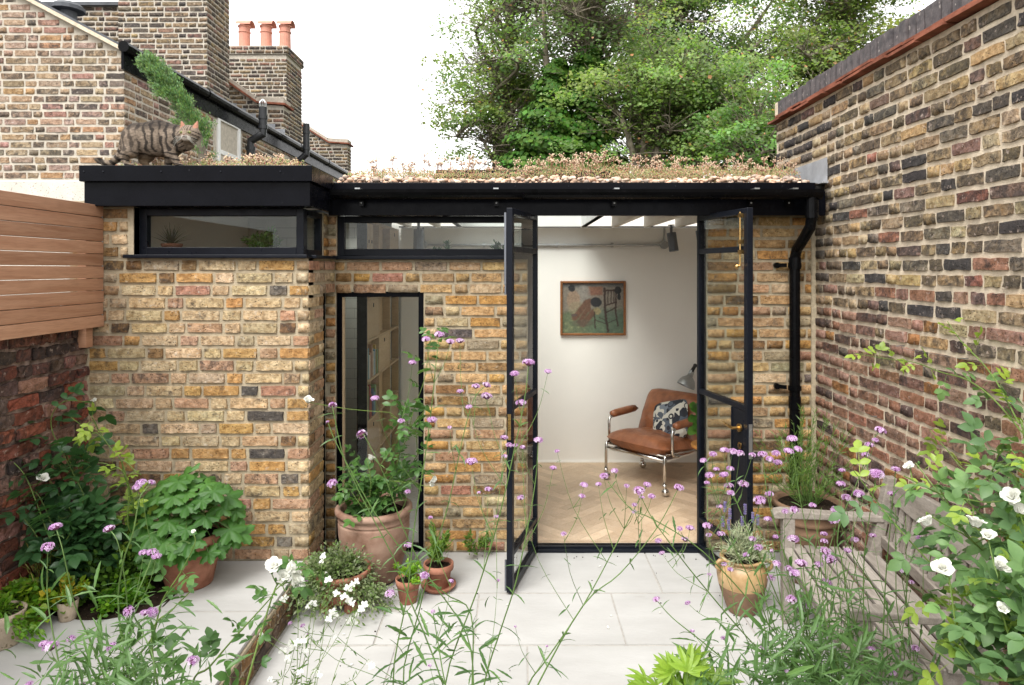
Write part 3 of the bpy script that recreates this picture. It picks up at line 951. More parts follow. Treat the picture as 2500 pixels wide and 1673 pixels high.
EX, EY, EN = (1, 0, 0), (0, 1, 0), (0, -1, 0)
w1 = thing('window', (-1.8, Y1 + .06, ZS), None, None); attach(w1, room)
fm = MB(); frame_rect(fm, (0, Y1 + .055, 0), EX, EN, -2.243, -1.262, 1.985, 2.262, .045, .05)
frame_rect(fm, (-1.268, 0, 0), EY, EX, Y1 + .106, 4.486, 1.985, 2.262, .035, .045)
fo = fm.build('frame', M['anthracite'], w1, bevel=.003)
pane_rect((0, Y1 + .055, 0), EX, EN, -2.20, -1.305, 2.028, 2.219, .03, w1)
pane_rect((-1.268, 0, 0), EY, EX, Y1 + .14, 4.453, 2.018, 2.229, .025, w1)
sl = MB().box(-2.285, -1.213, Y1 - .045, Y1 + .054, 1.964, 1.984).box(-1.262, -1.185, Y1 + .055, 4.54, 1.964, 1.9835)
sl.build('sill', M['anthracite'], w1, bevel=.003)
MB().box(-2.275, -2.245, Y1 + .005, Y1 + .06, ZS + .002, 2.262).build('reveal_fillet', M['mortar'], w1)
w2 = thing('window', (-.55, Y2, ZS), None, None); attach(w2, room)
fm = MB(); frame_rect(fm, (0, Y2 + .01, 0), EX, EN, -1.198, .086, 1.99, 2.257, .045, .05)
fm.build('frame', M['anthracite'], w2, bevel=.003)
pane_rect((0, Y2 + .01, 0), EX, EN, -1.155, .043, 2.033, 2.214, .03, w2)
MB().box(-1.215, .085, Y2 - .05, Y2 + .009, 1.964, 1.989).build('sill', M['anthracite'], w2, bevel=.004)
w3 = thing('window', (-.9, Y2, 0), None, None); attach(w3, room)
fm = MB(); frame_rect(fm, (0, Y2 + .012, 0), EX, EN, TW[0] + .002, TW[1] - .002, .0, TW[3] - .003, .034, .06)
fm.build('frame', M['black'], w3, bevel=.003)
MB().box(TW[0] + .037, TW[0] + .050, Y2 + .02, Y2 + .05, .034, TW[3] - .04).build('glazing_bead', M['ply'], w3)
pane_rect((0, Y2 + .012, 0), EX, EN, TW[0] + .034, TW[1] - .034, .032, TW[3] - .036, .03, w3)

# ---- the open steel doors
df = MB().box(.084, .118, Y2 + .012, Y2 + .075, .0, 2.262).box(1.252, 1.285, Y2 + .012, Y2 + .075, .0, 2.262).box(.119, 1.251, Y2 + .012, Y2 + .075, 2.262, 2.275)
df.build('door_frame', M['anthracite'], room, bevel=.002)
def door(hinge, free, lock):
    h, f_ = Vector((hinge[0], hinge[1], 0)), Vector((free[0], free[1], 0))
    u = (f_ - h); wd = u.length; u.normalize()
    n = Vector((u.y, -u.x, 0))
    if n.x * (1 if lock else -1) > 0: n = -n            # room-side face looks towards the opening
    d = thing('door', (hinge[0], hinge[1], .012), None, None); attach(d, room)
    zb, zt = .012, 2.256
    st, dep = .030, .036
    mb = MB()
    def bar(a0, a1, z0, z1, dd=dep, m=0):
        mb.obox(h + u * ((a0 + a1) / 2) + Vector((0, 0, (z0 + z1) / 2)), (u, n, (0, 0, 1)), ((a1 - a0) / 2, dd / 2, (z1 - z0) / 2), m)
    bar(0, st, zb, zt); bar(wd - st - .012, wd, zb, zt)
    bar(st, wd - st - .012, zb, zb + .05); bar(st, wd - st - .012, zt - .034, zt)
    for z0, z1 in ((2.000, 2.034), (1.070, 1.102), (.215, .245)):
        bar(st, wd - st - .012, z0, z1, dep * .9)
    if lock:
        bar(wd - .175, wd - st - .012, .246, 1.069, .03); bar(wd - .190, wd - .176, .246, 1.069, .04)
    mb.build('leaf_frame', M['anthracite'], d, bevel=.003)
    for z0, z1 in ((zb + .05, .215), (.245, 1.070), (1.102, 2.000), (2.034, zt - .034)):
        r_ = wd - st - .012 if not (lock and z0 == .245) else wd - .190
        pane_rect(h, u, n, st, r_, z0, z1, 0, d, .006)
    if lock:
        b = MB()
        c = h + u * (wd - .075) + n * .022
        zc = .965
        b.tube([c + Vector((0, 0, zc)), c + n * .012 + Vector((0, 0, zc))], .024, 14)
        b.tube([c + n * .012 + Vector((0, 0, zc)), c + n * .048 + Vector((0, 0, zc)), c + n * .052 - u * .03 + Vector((0, 0, zc + .002)), c + n * .050 - u * .08 + Vector((0, 0, zc + .006)), c + n * .046 - u * .115 + Vector((0, 0, zc + .012))], [.009, .009, .0085, .007, .005], 10)
        b.build('handle', M['brass'], d)
        b = MB().tube([c + Vector((0, 0, .86)), c + n * .006 + Vector((0, 0, .86))], .020, 14)
        b.obox(c + n * .007 + Vector((0, 0, .858)), (u, n, (0, 0, 1)), (.003, .002, .010), 1)
        b.build('keyhole_plate', [M['brass'], M['dark']], d)
        b = MB()
        e = h + u * (wd + .0015)
        b.obox(e + Vector((0, 0, .90)), (u, n, (0, 0, 1)), (.002, .011, .10))
        b.obox(e + u * .004 + Vector((0, 0, .95)), (u, n, (0, 0, 1)), (.004, .007, .018))
        b.build('lock_plate', M['steel'], d)
        b = MB()
        c = h + u * (wd - .062) + n * .030
        b.tube([c + Vector((0, 0, 1.92)), c + Vector((0, 0, 2.235))], .006, 8)
        for z in (2.215, 2.06, 2.0): b.obox(c - n * .005 + Vector((0, 0, z)), (u, n, (0, 0, 1)), (.014, .012, .012))
        b.ball(c + n * .014 - u * .012 + Vector((0, 0, 1.915)), .014, 12, 8)
        b.tube([c + Vector((0, 0, 1.92)), c + n * .012 - u * .01 + Vector((0, 0, 1.917))], .005, 8)
        b.build('flush_bolt', M['brass'], d)
    else:
        b = MB()
        c = h + u * (wd - .010) - n * .026
        b.obox(c + Vector((0, 0, 2.02)), (u, n, (0, 0, 1)), (.010, .006, .21))
        b.obox(c + Vector((0, 0, 1.80)), (u, n, (0, 0, 1)), (.007, .005, .05))
        b.build('flush_bolt', M['grey_metal'], d)
        b = MB().obox(h + u * (wd + .002) + Vector((0, 0, .98)), (u, n, (0, 0, 1)), (.002, .010, .075))
        b.build('strike_plate', M['brass'], d)
        b = MB().tube([c + Vector((0, 0, .02)), c + Vector((0, 0, .20))], .006, 8)
        b.build('floor_bolt', M['grey_metal'], d)
    for z in (.25, 1.15, 2.05):
        MB().tube([h - u * .004 + Vector((0, 0, z)), h - u * .004 + Vector((0, 0, z + .09))], .009, 10).build('hinge', M['anthracite'], d)
    return d
door((.135, 4.585), (-.034, 3.975), False)
door((1.235, 4.585), (1.362, 3.955), True)
# ------------------------------------------------------------------ old wall on the right, with a coping
XW = 2.018
WZ = 3.02
gw = thing('garden_wall', (XW, 3.5, 0), 'tall old brick wall of dark and red stock bricks with blue brick coping', 'brick wall')
wcore = mortar_wall((XW, 0, 0), (0, -1, 0), (-1, 0, 0), [(-5.27, -1.2, -.05, WZ)], .33, M['mortar_pale'], 'wall', gw, .10, .006)
def pal_right(z):
    t = 1.62 + .25 * math.sin(z * 40) + U(-.25, .25)
    return PAL_RED if z < t else PAL_DARK
rows_z = [.01 + i * .0752 for i in range(40)]
bl = lay(rows_z, lambda a, b: [(-5.265, -2.25)], pal_right, .0605, .0145, 'random', .205, .098, jitl=.014)
rest = emit(bl, (XW, 0, 0), (0, -1, 0), (-1, 0, 0), wcore, M['brick_old'], M['brick_old_j'], .0055, 'oldr', 300, .06, .004, waver=.012)
bl = lay(rows_z, lambda a, b: [(-2.245, -1.25)], pal_right, .063, .012, 'random', .205, .098)
rest += emit(bl, (XW, 0, 0), (0, -1, 0), (-1, 0, 0), wcore, M['brick_old'], M['brick_old_j'], .0055, 'oldr', 0, .06, .004)
rest += emit(lay(rows_z[28:], lambda a, b: [(XW + .004, XW + .33)], PAL_DARK, .063, .012, 'random'), (0, 5.271, 0), (1, 0, 0), (0, -1, 0), wcore, M['brick_old'], M['brick_old_j'], .005, 'oldr', 0)
join_bricks(rest, wcore, M['brick_old_j'])
tl = MB().box(-.5, .5, -.5, .5, -.5, .5).mesh('creasing_tile', M['terracotta_tile'])
y = 5.32
while y > 1.25:
    ln = U(.22, .29)
    for k, (zz, ov) in enumerate(((WZ + .012, .058), (WZ + .033, .044))):
        yy = y - (.13 if k else 0)
        o = put('creasing_tile', tl, gw, Matrix.Translation((XW + .165 - ov / 2 + U(-.010, .010), yy - ln / 2, zz + U(-.005, .005))) @ Matrix.Rotation(U(-.012, .012), 4, 'X') @ Matrix.Diagonal((.33 + ov, ln - U(.008, .016), .015, 1)))
    y -= ln
cb = []
for i in range(6):
    b = MB().box(-.5, .5, -.5, .5, -.5, .5)
    b.v = [(v[0], v[1] + U(-.04, .04), v[2] + U(-.03, .03)) for v in b.v]
    cb.append(b.mesh('coping_brick', M['coping']))
y = 5.255
while y > 1.25:
    ln = U(.064, .070)
    put('coping_brick', R.choice(cb), gw, Matrix.Translation((XW + .150 + U(-.006, .006), y - ln / 2, WZ + .100 + U(-.003, .003))) @ Matrix.Rotation(U(-.03, .03), 4, 'X') @ Matrix.Diagonal((.335, ln - .005, .112, 1)))
    y -= ln + .004
MB().box(XW - .02, XW + .33, 5.20, 5.265, WZ + .045, WZ + .157).build('coping_patch', M['mortar_pale'], gw, bevel=.012)
MB().box(XW + .02, XW + .30, 1.3, 5.22, WZ + .043, WZ + .145).build('coping_bed', M['mortar_pale'], gw)
fl = MB().box(XW - .012, XW - .006, 4.40, 5.1, 2.45, 2.62).box(XW - .055, XW - .013, 4.37, 4.62, 2.452, 2.466)
fl.build('flashing', M['lead'], gw)
# training wires
for z, yb in ((1.50, 4.25), (1.08, 4.0), (.62, 3.9)):
    o = MB().tube([(XW - .035, yb - i * .4, z + .008 * math.sin(i * 2.1)) for i in range(6)], .0011, 4).build('training_wire', M['wire'])
    tag(o, {1.50: 'highest thin plant training wire across the right brick wall', 1.08: 'middle thin plant training wire across the right brick wall', .62: 'lowest thin plant training wire across the right brick wall'}[z], 'wire', 'training wires on the right wall')
    for i in range(4):
        e = MB().tube([(XW + .01, yb - .2 - i * .5, z), (XW - .036, yb - .2 - i * .5, z)], .003, 5)
        e.build('wire_eye', M['steel'], o)

# ------------------------------------------------------------------ old red wall on the left and the cedar fence over it
lw = thing('boundary_wall', (-2.51, 3.3, ZT), 'crumbling red brick boundary wall under the cedar fence', 'brick wall')
lcore = mortar_wall((-2.515, 0, 0), (0, 1, 0), (1, 0, 0), [(1.2, 4.02, 0, 1.66)], .30, M['mortar_old'], 'wall', lw, .07, .016)
PAL_LEFT = [(24, (.29, .10, .065), .38), (20, (.20, .075, .055), .46), (20, (.33, .18, .15), .38), (14, (.12, .085, .075), .58), (10, (.25, .155, .13), .42)]
bl = lay([ZT - .02 + i * .0785 for i in range(20)], lambda a, b: [(2.9, 4.0)], lambda z: PAL_LEFT if z < 1.36 + U(-.1, .1) else [(10, (.12, .08, .065), .6), (6, (.2, .1, .08), .5)], .069, .010, 'random')
rest = emit(bl, (-2.51, 0, 0), (0, 1, 0), (1, 0, 0), lcore, M['brick_old'], M['brick_old_j'], .009, 'oldl', 200, .07, .013, waver=.02)
bl = lay([ZT - .02 + i * .0785 for i in range(19)], lambda a, b: [(1.3, 2.89)], PAL_LEFT, .069, .010, 'random')
rest += emit(bl, (-2.51, 0, 0), (0, 1, 0), (1, 0, 0), lcore, M['brick_old'], M['brick_old_j'], .009, 'oldl', 0, .07, .013)
join_bricks(rest, lcore, M['brick_old_j'])

fence = thing('cedar_fence', (-2.43, 3.2, 1.56), 'horizontal cedar board fence fixed above the red wall', 'fence')
z0, z1 = 1.562, 2.272
pitch = (z1 - z0) / 10
for i in range(10):
    zz = z0 + pitch * (i + .5)
    b = MB().box(-2.432 - .018, -2.414 + U(-.0015, .0015), 1.4, 4.005 + U(-.004, .004), zz - pitch / 2 + .0016, zz + pitch / 2 - .0016)
    b.build('board', M['cedar'], fence, bevel=.0025)
for yy in (1.6, 2.75, 3.93):
    MB().box(-2.50, -2.451, yy - .03, yy + .03, 1.45, 2.25).build('post', M['cedar'], fence)
for i in range(5):
    MB().ball((-2.414, 3.992, z0 + pitch * (2 * i + 1)), (.004, .006, .006), 6, 4).build('screw_head', M['steel'], fence)

# ------------------------------------------------------------------ brick kerb between terrace and patio
kerb = thing('brick_kerb', (-1.235, 3.2, 0), 'low brown brick kerb stepping down from left terrace to patio', 'kerb')
kcore = mortar_wall((-1.228, 0, 0), (0, 1, 0), (1, 0, 0), [(2.2, Y1 - .002, -.02, ZT - .024)], .07, M['mortar'], 'core', kerb)
PAL_KERB = [(20, (.22, .14, .075), .45), (14, (.17, .13, .10), .6), (10, (.27, .165, .08), .4), (5, (.09, .085, .085), .85)]
rest = emit(lay([.008, .084], lambda a, b: [(2.25, Y1 - .005)], PAL_KERB, .066, .009, 'flemish'), (-1.226, 0, 0), (0, 1, 0), (1, 0, 0), kcore, M['brick'], M['brick_j'], .005, 'kerb', 40)
join_bricks(rest, kcore, M['brick_j'])

# ------------------------------------------------------------------ the neighbouring house on the left
YH, XH = 6.72, -3.85
EZ = 4.05
SL = .53
hs_ = thing('neighbour_house', (XH, YH, 0), 'brown brick terraced house beyond the fence with sloping gable', 'house')
hw = MB()
# gable wall prism (front face is mortar)
gx0 = -9.5
gv = [(XH, YH, 2.77), (gx0, YH, 2.77), (gx0, YH, EZ + SL * (XH - gx0)), (XH, YH, EZ)]
hw.add(gv, [(0, 1, 2, 3)])
hw.add([(XH, YH + .01, 0), (XH, 17.2, 0), (XH, 17.2, EZ), (XH, YH, EZ)], [(0, 1, 2, 3)])
hwall = hw.build('wall', M['mortar_house'], hs_)
MB().box(gx0, XH + .03, YH - .03, YH + .02, 0, 2.765).build('render_band', M['render'], hs_, bevel=.01)
MB().box(gx0, XH - .02, YH + .03, 17.2, 0, 2.5).build('inner_core', M['mortar_house'], hs_)
def gable_iv(z0, z1):
    xr = XH + .004
    return [(gx0 if z1 < EZ else gx0, xr - max(0, (z1 - EZ + .03) / SL))]
rz = [2.79 + i * .0752 for i in range(34)]
bl = []
for z in rz:
    a, b = gable_iv(z, z + .065)[0]
    bl += lay([z], lambda q, w_, a=a, b=b: [(-5.6, b)], PAL_HOUSE, .062, .013, 'flemish')
restH = emit(bl, (0, YH, 0), (1, 0, 0), (0, -1, 0), hwall, M['brick'], M['brick_j'], .0045, 'house', 150, .05)
WIN = (8.80, 9.52, 2.5, 3.90)
bl = []
for z in [2.79 + i * .0752 for i in range(-5, 16)]:
    iv = [(YH + .0, WIN[0] - .11), (WIN[1] + .11, 17.0)] if z < WIN[3] + .12 and z > WIN[2] - .1 else [(YH, 17.0)]
    bl += lay([z], lambda a, b, iv=iv: iv, PAL_HOUSE if z > 0 else PAL_HOUSE, .062, .013, 'flemish')
restH += emit(bl, (XH, 0, 0), (0, 1, 0), (1, 0, 0), hwall, M['brick'], M['brick_j'], .0045, 'house', 40, .05)
# roof plane, verge, gutter
rf = MB()
e0 = Vector((XH + .08, YH - .06, EZ + .02)); rx = -6.0
def rp(x, y, dz=0): return (x, y, EZ + .05 + SL * (XH - x) + dz)
rf.add([rp(XH + .06, YH - .05), rp(XH + .06, 17.0), rp(gx0, 17.0), rp(gx0, YH - .05), rp(XH + .06, YH - .05, -.03), rp(XH + .06, 17.0, -.03), rp(gx0, 17.0, -.03), rp(gx0, YH - .05, -.03)],
       [(0, 1, 2, 3), (7, 6, 5, 4), (0, 3, 7, 4), (1, 0, 4, 5), (2, 1, 5, 6)])
roofo = rf.build('roof', M['slate'], hs_)
MB().beam((XH + .02, YH - .03, EZ + .005 - .01), (gx0, YH - .03, EZ + SL * (XH - gx0) - .005), .05, .035).build('verge_mortar', M['mortar_pale'], hs_)
gp = [(XH + .05, YH - .10, EZ + .01), (XH + .05, 17.3, EZ + .01)]
g_ = MB()
g_.tube(gp, .055, 10)
for yy in (8.4, 10.2, 12.0, 13.8, 15.6): g_.tube([(XH + .05, yy, EZ + .01), (XH + .05, yy + .12, EZ + .01)], .062, 10)
g_.build('gutter', M['plastic_black'], hs_)
MB().box(XH + .005, XH + .03, YH - .06, 17.2, EZ - .20, EZ - .02).build('fascia', M['black'], hs_)
# sash window in the side wall
sw = thing('window', (XH, 9.1, WIN[2]), None, None); attach(sw, hs_)
fm = MB()
frame_rect(fm, (XH + .025, 0, 0), (0, 1, 0), (1, 0, 0), WIN[0], WIN[1], WIN[2], WIN[3], .07, .07)
fm.box(XH - .02, XH + .012, WIN[0] + .071, WIN[1] - .071, 3.40, 3.46)
fm.build('frame', M['white_paint'], sw, bevel=.004)
MB().box(XH - .03, XH - .024, WIN[0] + .07, WIN[1] - .07, WIN[2] + .07, WIN[3] - .07).build('pane', M['glass'], sw)
bb = MB()
for i in range(14): bb.box(XH - .085, XH - .08, WIN[0] + .08, WIN[1] - .08, 3.2 + i * .045, 3.2 + i * .045 + .036)
bb.box(XH - .20, XH - .19, WIN[0], WIN[1], WIN[2], WIN[3], 1)
bb.build('blind', [M['white_wall'], M['dark']], sw)
# chimneys
PAL_C = PAL_CHIM
def chimney(x0, x1, y0, y1, z0, z1, budget, right_budget, capz=None):
    st = mortar_wall((0, y0, 0), (1, 0, 0), (0, -1, 0), [(x0, x1, z0, z1)], .02, M['mortar_house'], 'chimney', hs_, .3, .003)
    MB().box(x0 + .002, x1 - .002, y0 + .021, y1, z0, z1 - .001).build('core', M['mortar_house'], st)
    rest = []
    rows = [z0 + .005 + i * .0752 for i in range(int((z1 - z0) / .0752))]
    rest += emit(lay(rows, lambda a, b: [(x0 - .002, x1 + .002)], PAL_C, .061, .013, 'flemish'), (0, y0, 0), (1, 0, 0), (0, -1, 0), st, M['brick'], M['brick_j'], .0045, 'house', budget, .05)
    rest += emit(lay(rows, lambda a, b: [(y0 - .002, y1)], PAL_C, .061, .013, 'flemish'), (x1, 0, 0), (0, 1, 0), (1, 0, 0), st, M['brick'], M['brick_j'], .0045, 'house', right_budget, .05)
    return st, rest
c1, r1 = chimney(-5.64, -4.38, 9.70, 10.45, 3.9, 7.2, 70, 14)
restH += r1
c2, r2 = chimney(-5.60, -4.46, 13.3, 14.25, 3.9, 6.08, 26, 0)
restH += r2
rows = [6.09, 6.165]
MB().box(-5.63, -4.43, 13.27, 14.28, 6.081, 6.24).build('chimney_cap', M['mortar_house'], c2)
restH += emit(lay(rows, lambda a, b: [(-5.64, -4.42)], PAL_C, .062, .013), (0, 13.265, 0), (1, 0, 0), (0, -1, 0), hwall, M['brick'], M['brick_j'], .004, 'house', 0, .05)
restH += emit(lay(rows, lambda a, b: [(13.26, 14.28)], PAL_C, .062, .013), (-4.425, 0, 0), (0, 1, 0), (1, 0, 0), hwall, M['brick'], M['brick_j'], .004, 'house', 0, .05)
for px in (597, 650, 696):
    p = P(px, 120, 13.6)
    b = MB()
    b.lathe([(.115, 0), (.112, .03), (.105, .36), (.118, .365), (.118, .385), (.105, .39), (.108, .47), (.125, .475), (.125, .50), (.09, .50), (.085, .40)], 18, (p.x, p.y, 6.235))
    hood = b
    hv = []
    for yy in (-.12, .12):
        for i in range(9):
            a = math.pi * i / 8
            hv.append((p.x + .02 + .0 + yy * 1.2, p.y + .14 * math.cos(a), 6.735 + .10 * math.sin(a)))
    b.add(hv, [(i, i + 1, 10 + i, 9 + i) for i in range(8)])
    b.build('chimney_pot', M['chimney_pot'], c2)
# party wall upstands that cross the roof
def parapet(y, xr, zr, xl, rise, th=.33):
    mb = MB()
    zb = 3.7
    zl = zr + rise
    xm = xr - .42
    prof = [(xr, zr), (xm, zr + .03), (xl, zl)]
    v = [(x, y, zb) for x, z in prof] + [(x, y, z) for x, z in prof] + [(x, y + th, zb) for x, z in prof] + [(x, y + th, z) for x, z in prof]
    mb.add(v, [(0, 3, 4, 1), (1, 4, 5, 2), (6, 7, 10, 9), (7, 8, 11, 10), (0, 6, 9, 3), (3, 9, 10, 4), (4, 10, 11, 5)])
    po = mb.build('party_wall', M['mortar_house'], hs_)
    bl = []
    for i in range(26):
        z = 3.8 + i * .0752
        def lim(zz):
            if zz < zr: return xl
            if zz > zl: return None
            return xl
        b_ = xr if z + .065 < zr else xm - (z + .065 - zr - .03) / max(.01, (rise - .03)) * (xm - xl)
        if b_ - xl > .1: bl += lay([z], lambda a, c, b_=b_: [(xl, b_)], PAL_CHIM, .061, .013)
    r_ = emit(bl, (0, y, 0), (1, 0, 0), (0, -1, 0), po, M['brick'], M['brick_j'], .0045, 'house', 0, .05)
    r_ += emit(lay([z for z in [3.8 + i * .0752 for i in range(20)] if z + .06 < zr], lambda a, c: [(y, y + th)], PAL_CHIM, .061, .013), (xr, 0, 0), (0, 1, 0), (1, 0, 0), po, M['brick'], M['brick_j'], .0045, 'house', 0, .05)
    for (a, b) in (((xr + .05, y + th / 2, zr + .02), (xm, y + th / 2, zr + .05)), ((xm, y + th / 2, zr + .05), (xl, y + th / 2, zl + .02))):
        MB().beam(a, b, th + .12, .03).build('coping_tile', M['terracotta_tile'], po)
        a2, b2 = Vector(a) + Vector((-.04, 0, .06)), Vector(b) + Vector((-.04, 0, .06))
        MB().beam(a2, b2, th + .02, .085).build('coping', M['mortar_house'], po)
    return r_
restH += parapet(11.3, -3.84, 4.60, -5.0, .55)
restH += parapet(15.7, -3.86, 4.76, -5.1, .55)
pw = MB().box(-8.0, -5.65, 10.2, 10.5, 3.9, 5.82).build('party_wall', M['mortar_house'], hs_)
MB().box(-8.0, -5.65, 10.14, 10.56, 5.821, 5.87).build('coping', M['slate'], pw)
restH += emit(lay([4.4 + i * .0752 for i in range(19)], lambda a, b: [(-7.8, -5.65)], PAL_CHIM, .061, .013), (0, 10.2, 0), (1, 0, 0), (0, -1, 0), pw, M['brick'], M['brick_j'], .0045, 'house', 0, .05)
join_bricks(restH, hwall, M['brick_j'])
lf = MB()
for i in range(6): lf.box(-4.75 + i * .16, -4.61 + i * .16, 11.285, 11.294, 4.50 - i * .085, 4.64 - i * .085)
lf.build('flashing', M['lead'], hs_)
MB().lathe([(.09, 0), (.09, .14), (.17, .15), (.17, .19), (.12, .23), (0, .24)], 14, (-4.98, 7.6, 4.62)).build('roof_vent', M['slate'], hs_)
# soil vent pipes
def vent(px, Y, ytop, yel, kink, nm):
    p = P(px, ytop, Y); q = P(px, yel, Y); k = P(px + kink, yel + 45, Y)
    b = MB()
    r_ = .055
    b.tube([(p.x, Y, p.z), (p.x, Y, q.z)], r_, 14)
    b.tube([(p.x, Y, q.z), (p.x, Y, q.z - .10), (k.x, Y, k.z + .06), (k.x, Y, k.z - .05), (k.x, Y, 2.2)], r_, 14)
    for z in (p.z - .12, q.z + .02, k.z - .02, k.z - .32): b.tube([(p.x if z > k.z + .1 else k.x, Y, z), (p.x if z > k.z + .1 else k.x, Y, z - .05)], r_ * 1.16, 14)
    o = b.build('soil_pipe', M['iron'], None)
    c = MB()
    for i in range(10):
        a = 2 * math.pi * i / 10
        c.tube([(p.x + .045 * math.cos(a), Y + .045 * math.sin(a), p.z), (p.x + .05 * math.cos(a), Y + .05 * math.sin(a), p.z + .06), (p.x + .012 * math.cos(a), Y + .012 * math.sin(a), p.z + .11)], .004, 4)
    c.build('bird_guard', M['steel'], o)
    return o
tag(vent(642, 9.6, 262, 310, -30, 0), 'thicker black soil vent pipe rising above neighbour gutter beside sash window', 'vent pipe', 'black vent pipes by the neighbour house')
tag(vent(748, 11.6, 303, 362, -24, 0), 'slimmer black vent pipe farther along the neighbour gutter', 'vent pipe', 'black vent pipes by the neighbour house')
# ------------------------------------------------------------------ bench
be = thing('garden_bench', (1.441, 3.713, 0), 'weathered grey teak slatted bench with armrests against the right brick wall', 'bench', None, math.radians(-97.4))
T = M['teak']
BL, BD = 1.13, .50
def bp(mb, nm, bev=.004): return mb.build(nm, T, be, bevel=bev, keep=False)
for x in (.03, BL - .03):
    bp(MB().box(x - .032, x + .032, -.0, .062, 0, .565), 'leg')
    mb = MB(); v = [(x - .03, BD - .06, 0), (x + .03, BD - .06, 0), (x + .03, BD, 0), (x - .03, BD, 0), (x - .03, BD - .06, .41), (x + .03, BD - .06, .41), (x + .03, BD, .41), (x - .03, BD, .41),
         (x - .03, BD + .03, .80), (x + .03, BD + .03, .80), (x + .03, BD + .075, .80), (x - .03, BD + .075, .80)]
    mb.add(v, [(0, 3, 2, 1), (0, 1, 5, 4), (1, 2, 6, 5), (2, 3, 7, 6), (3, 0, 4, 7), (4, 5, 9, 8), (5, 6, 10, 9), (6, 7, 11, 10), (7, 4, 8, 11), (8, 9, 10, 11)])
    bp(mb, 'leg')
    a = MB(); pr = [(-.045, .562), (-.05, .585), (-.035, .602), (.0, .608), (.10, .604), (.30, .598), (BD + .01, .600), (BD + .01, .566), (.2, .566)]
    n_ = len(pr)
    a.add([(x - .036, y, z) for y, z in pr] + [(x + .036, y, z) for y, z in pr], [tuple(range(n_)), tuple(range(2 * n_ - 1, n_ - 1, -1))] + [((i + 1) % n_, i, n_ + i, n_ + (i + 1) % n_) for i in range(n_)])
    bp(a, 'armrest', .006)
    bp(MB().box(x - .018, x + .018, .063, BD - .061, .335, .395), 'side_rail')
    bp(MB().box(x - .018, x + .018, .063, BD - .061, .12, .16), 'side_rail')
bp(MB().box(.063, BL - .063, .012, .045, .325, .395), 'front_rail')
bp(MB().box(.063, BL - .063, BD - .05, BD - .015, .335, .395), 'back_rail')
for i in range(7):
    y = -.01 + i * .0665
    zz = .413 - .010 * math.sin(math.pi * i / 6) 
    bp(MB().box(.064 if i in (0, 6) else -.005, BL - .064 if i in (0, 6) else BL + .005, y, y + .053, zz - .018, zz), 'seat_slat')
def bk(z): return BD - .02 + (z - .41) * .20
# arched top rail
tr_ = MB(); nseg = 14; v = []
for i in range(nseg + 1):
    x = .06 + (BL - .12) * i / nseg
    zt = .765 + .055 * math.sin(math.pi * i / nseg); zb = .685
    for (yy, zz) in ((bk(zb) - .0, zb), (bk(zb) + .032, zb), (bk(zt) + .032, zt), (bk(zt), zt)): v.append((x, yy, zz))
f = [(0, 1, 2, 3)] + [(nseg * 4 + 3, nseg * 4 + 2, nseg * 4 + 1, nseg * 4)]
for i in range(nseg):
    for k in range(4): f.append((i * 4 + k, (i + 1) * 4 + k, (i + 1) * 4 + (k + 1) % 4, i * 4 + (k + 1) % 4))
tr_.add(v, f); bp(tr_, 'top_rail')
bp(MB().obox((BL / 2, bk(.47) + .016, .47), ((1, 0, 0), (0, 1, .0), (0, 0, 1)), (BL / 2 - .06, .016, .028)), 'lower_back_rail')
for i in range(13):
    x = .115 + (BL - .23) * i / 12
    bp(MB().beam((x, bk(.498) + .016, .498), (x, bk(.686) + .016, .686), .044, .014, (0, 1, 0)), 'back_slat', .002)

# ------------------------------------------------------------------ pots
def pot(name, loc, prof, mat, label, cat, group=None, soil_r=None, soil_z=None, n=32, smooth=True, extra=None, ang=40):
    t = thing(name, loc, label, cat, group)
    b = MB().lathe(prof, n, (0, 0, 0), jit=.006)
    bo = b.build('body', mat, t, smooth=smooth, keep=False)
    if soil_r:
        mb = MB()
        k = 9
        v = [(0, 0, soil_z + .01)]; f = []
        for ri in range(1, k + 1):
            for a in range(20):
                rr = soil_r * ri / k
                v.append((rr * math.cos(a * math.pi / 10), rr * math.sin(a * math.pi / 10), soil_z + U(-.008, .010) * (ri < k)))
        for a in range(20): f.append((0, 1 + a, 1 + (a + 1) % 20))
        for ri in range(k - 1):
            for a in range(20): f.append((1 + ri * 20 + a, 1 + (ri + 1) * 20 + a, 1 + (ri + 1) * 20 + (a + 1) % 20, 1 + ri * 20 + (a + 1) % 20))
        mb.add(v, f).build('soil', M['soil'], t, keep=False)
    return t
BIG = [(0.0, 0.0), (.150, 0), (.160, .01), (.188, .08), (.220, .18), (.236, .28), (.239, .345), (.238, .352), (.232, .356), (.233, .362), (.240, .366), (.236, .372), (.236, .395), (.252, .402), (.258, .415), (.257, .432), (.245, .442), (.225, .440), (.218, .428), (.212, .385)]
BIG = [(r_ * .90, z_) for r_, z_ in BIG]
pot_big = pot('plant_pot', (-.862, 4.17, .02), BIG, M['terracotta_pale'], 'large round terracotta pot holding a white rose before the tall window', 'plant pot', None, .193, .392, 40)
for a in (.4, 2.5, 4.6): MB().box(-.03, .03, -.02, .02, -.02, .0).build('pot_foot', M['pot_stone'], pot_big, keep=False).location = (.12 * math.cos(a), .12 * math.sin(a), 0)
GER = [(0, 0), (.115, 0), (.12, .01), (.150, .15), (.165, .24), (.178, .245), (.182, .285), (.172, .29), (.160, .285), (.155, .25)]
pot_ger = pot('plant_pot', (-1.775, 3.72, ZT), GER, M['terracotta'], 'terracotta pot under the big leafy geranium by left brick wall', 'plant pot', None, .157, .255)
SM = [(0, 0), (.060, 0), (.062, .005), (.076, .095), (.086, .098), (.090, .105), (.090, .135), (.082, .138), (.078, .13), (.074, .10)]
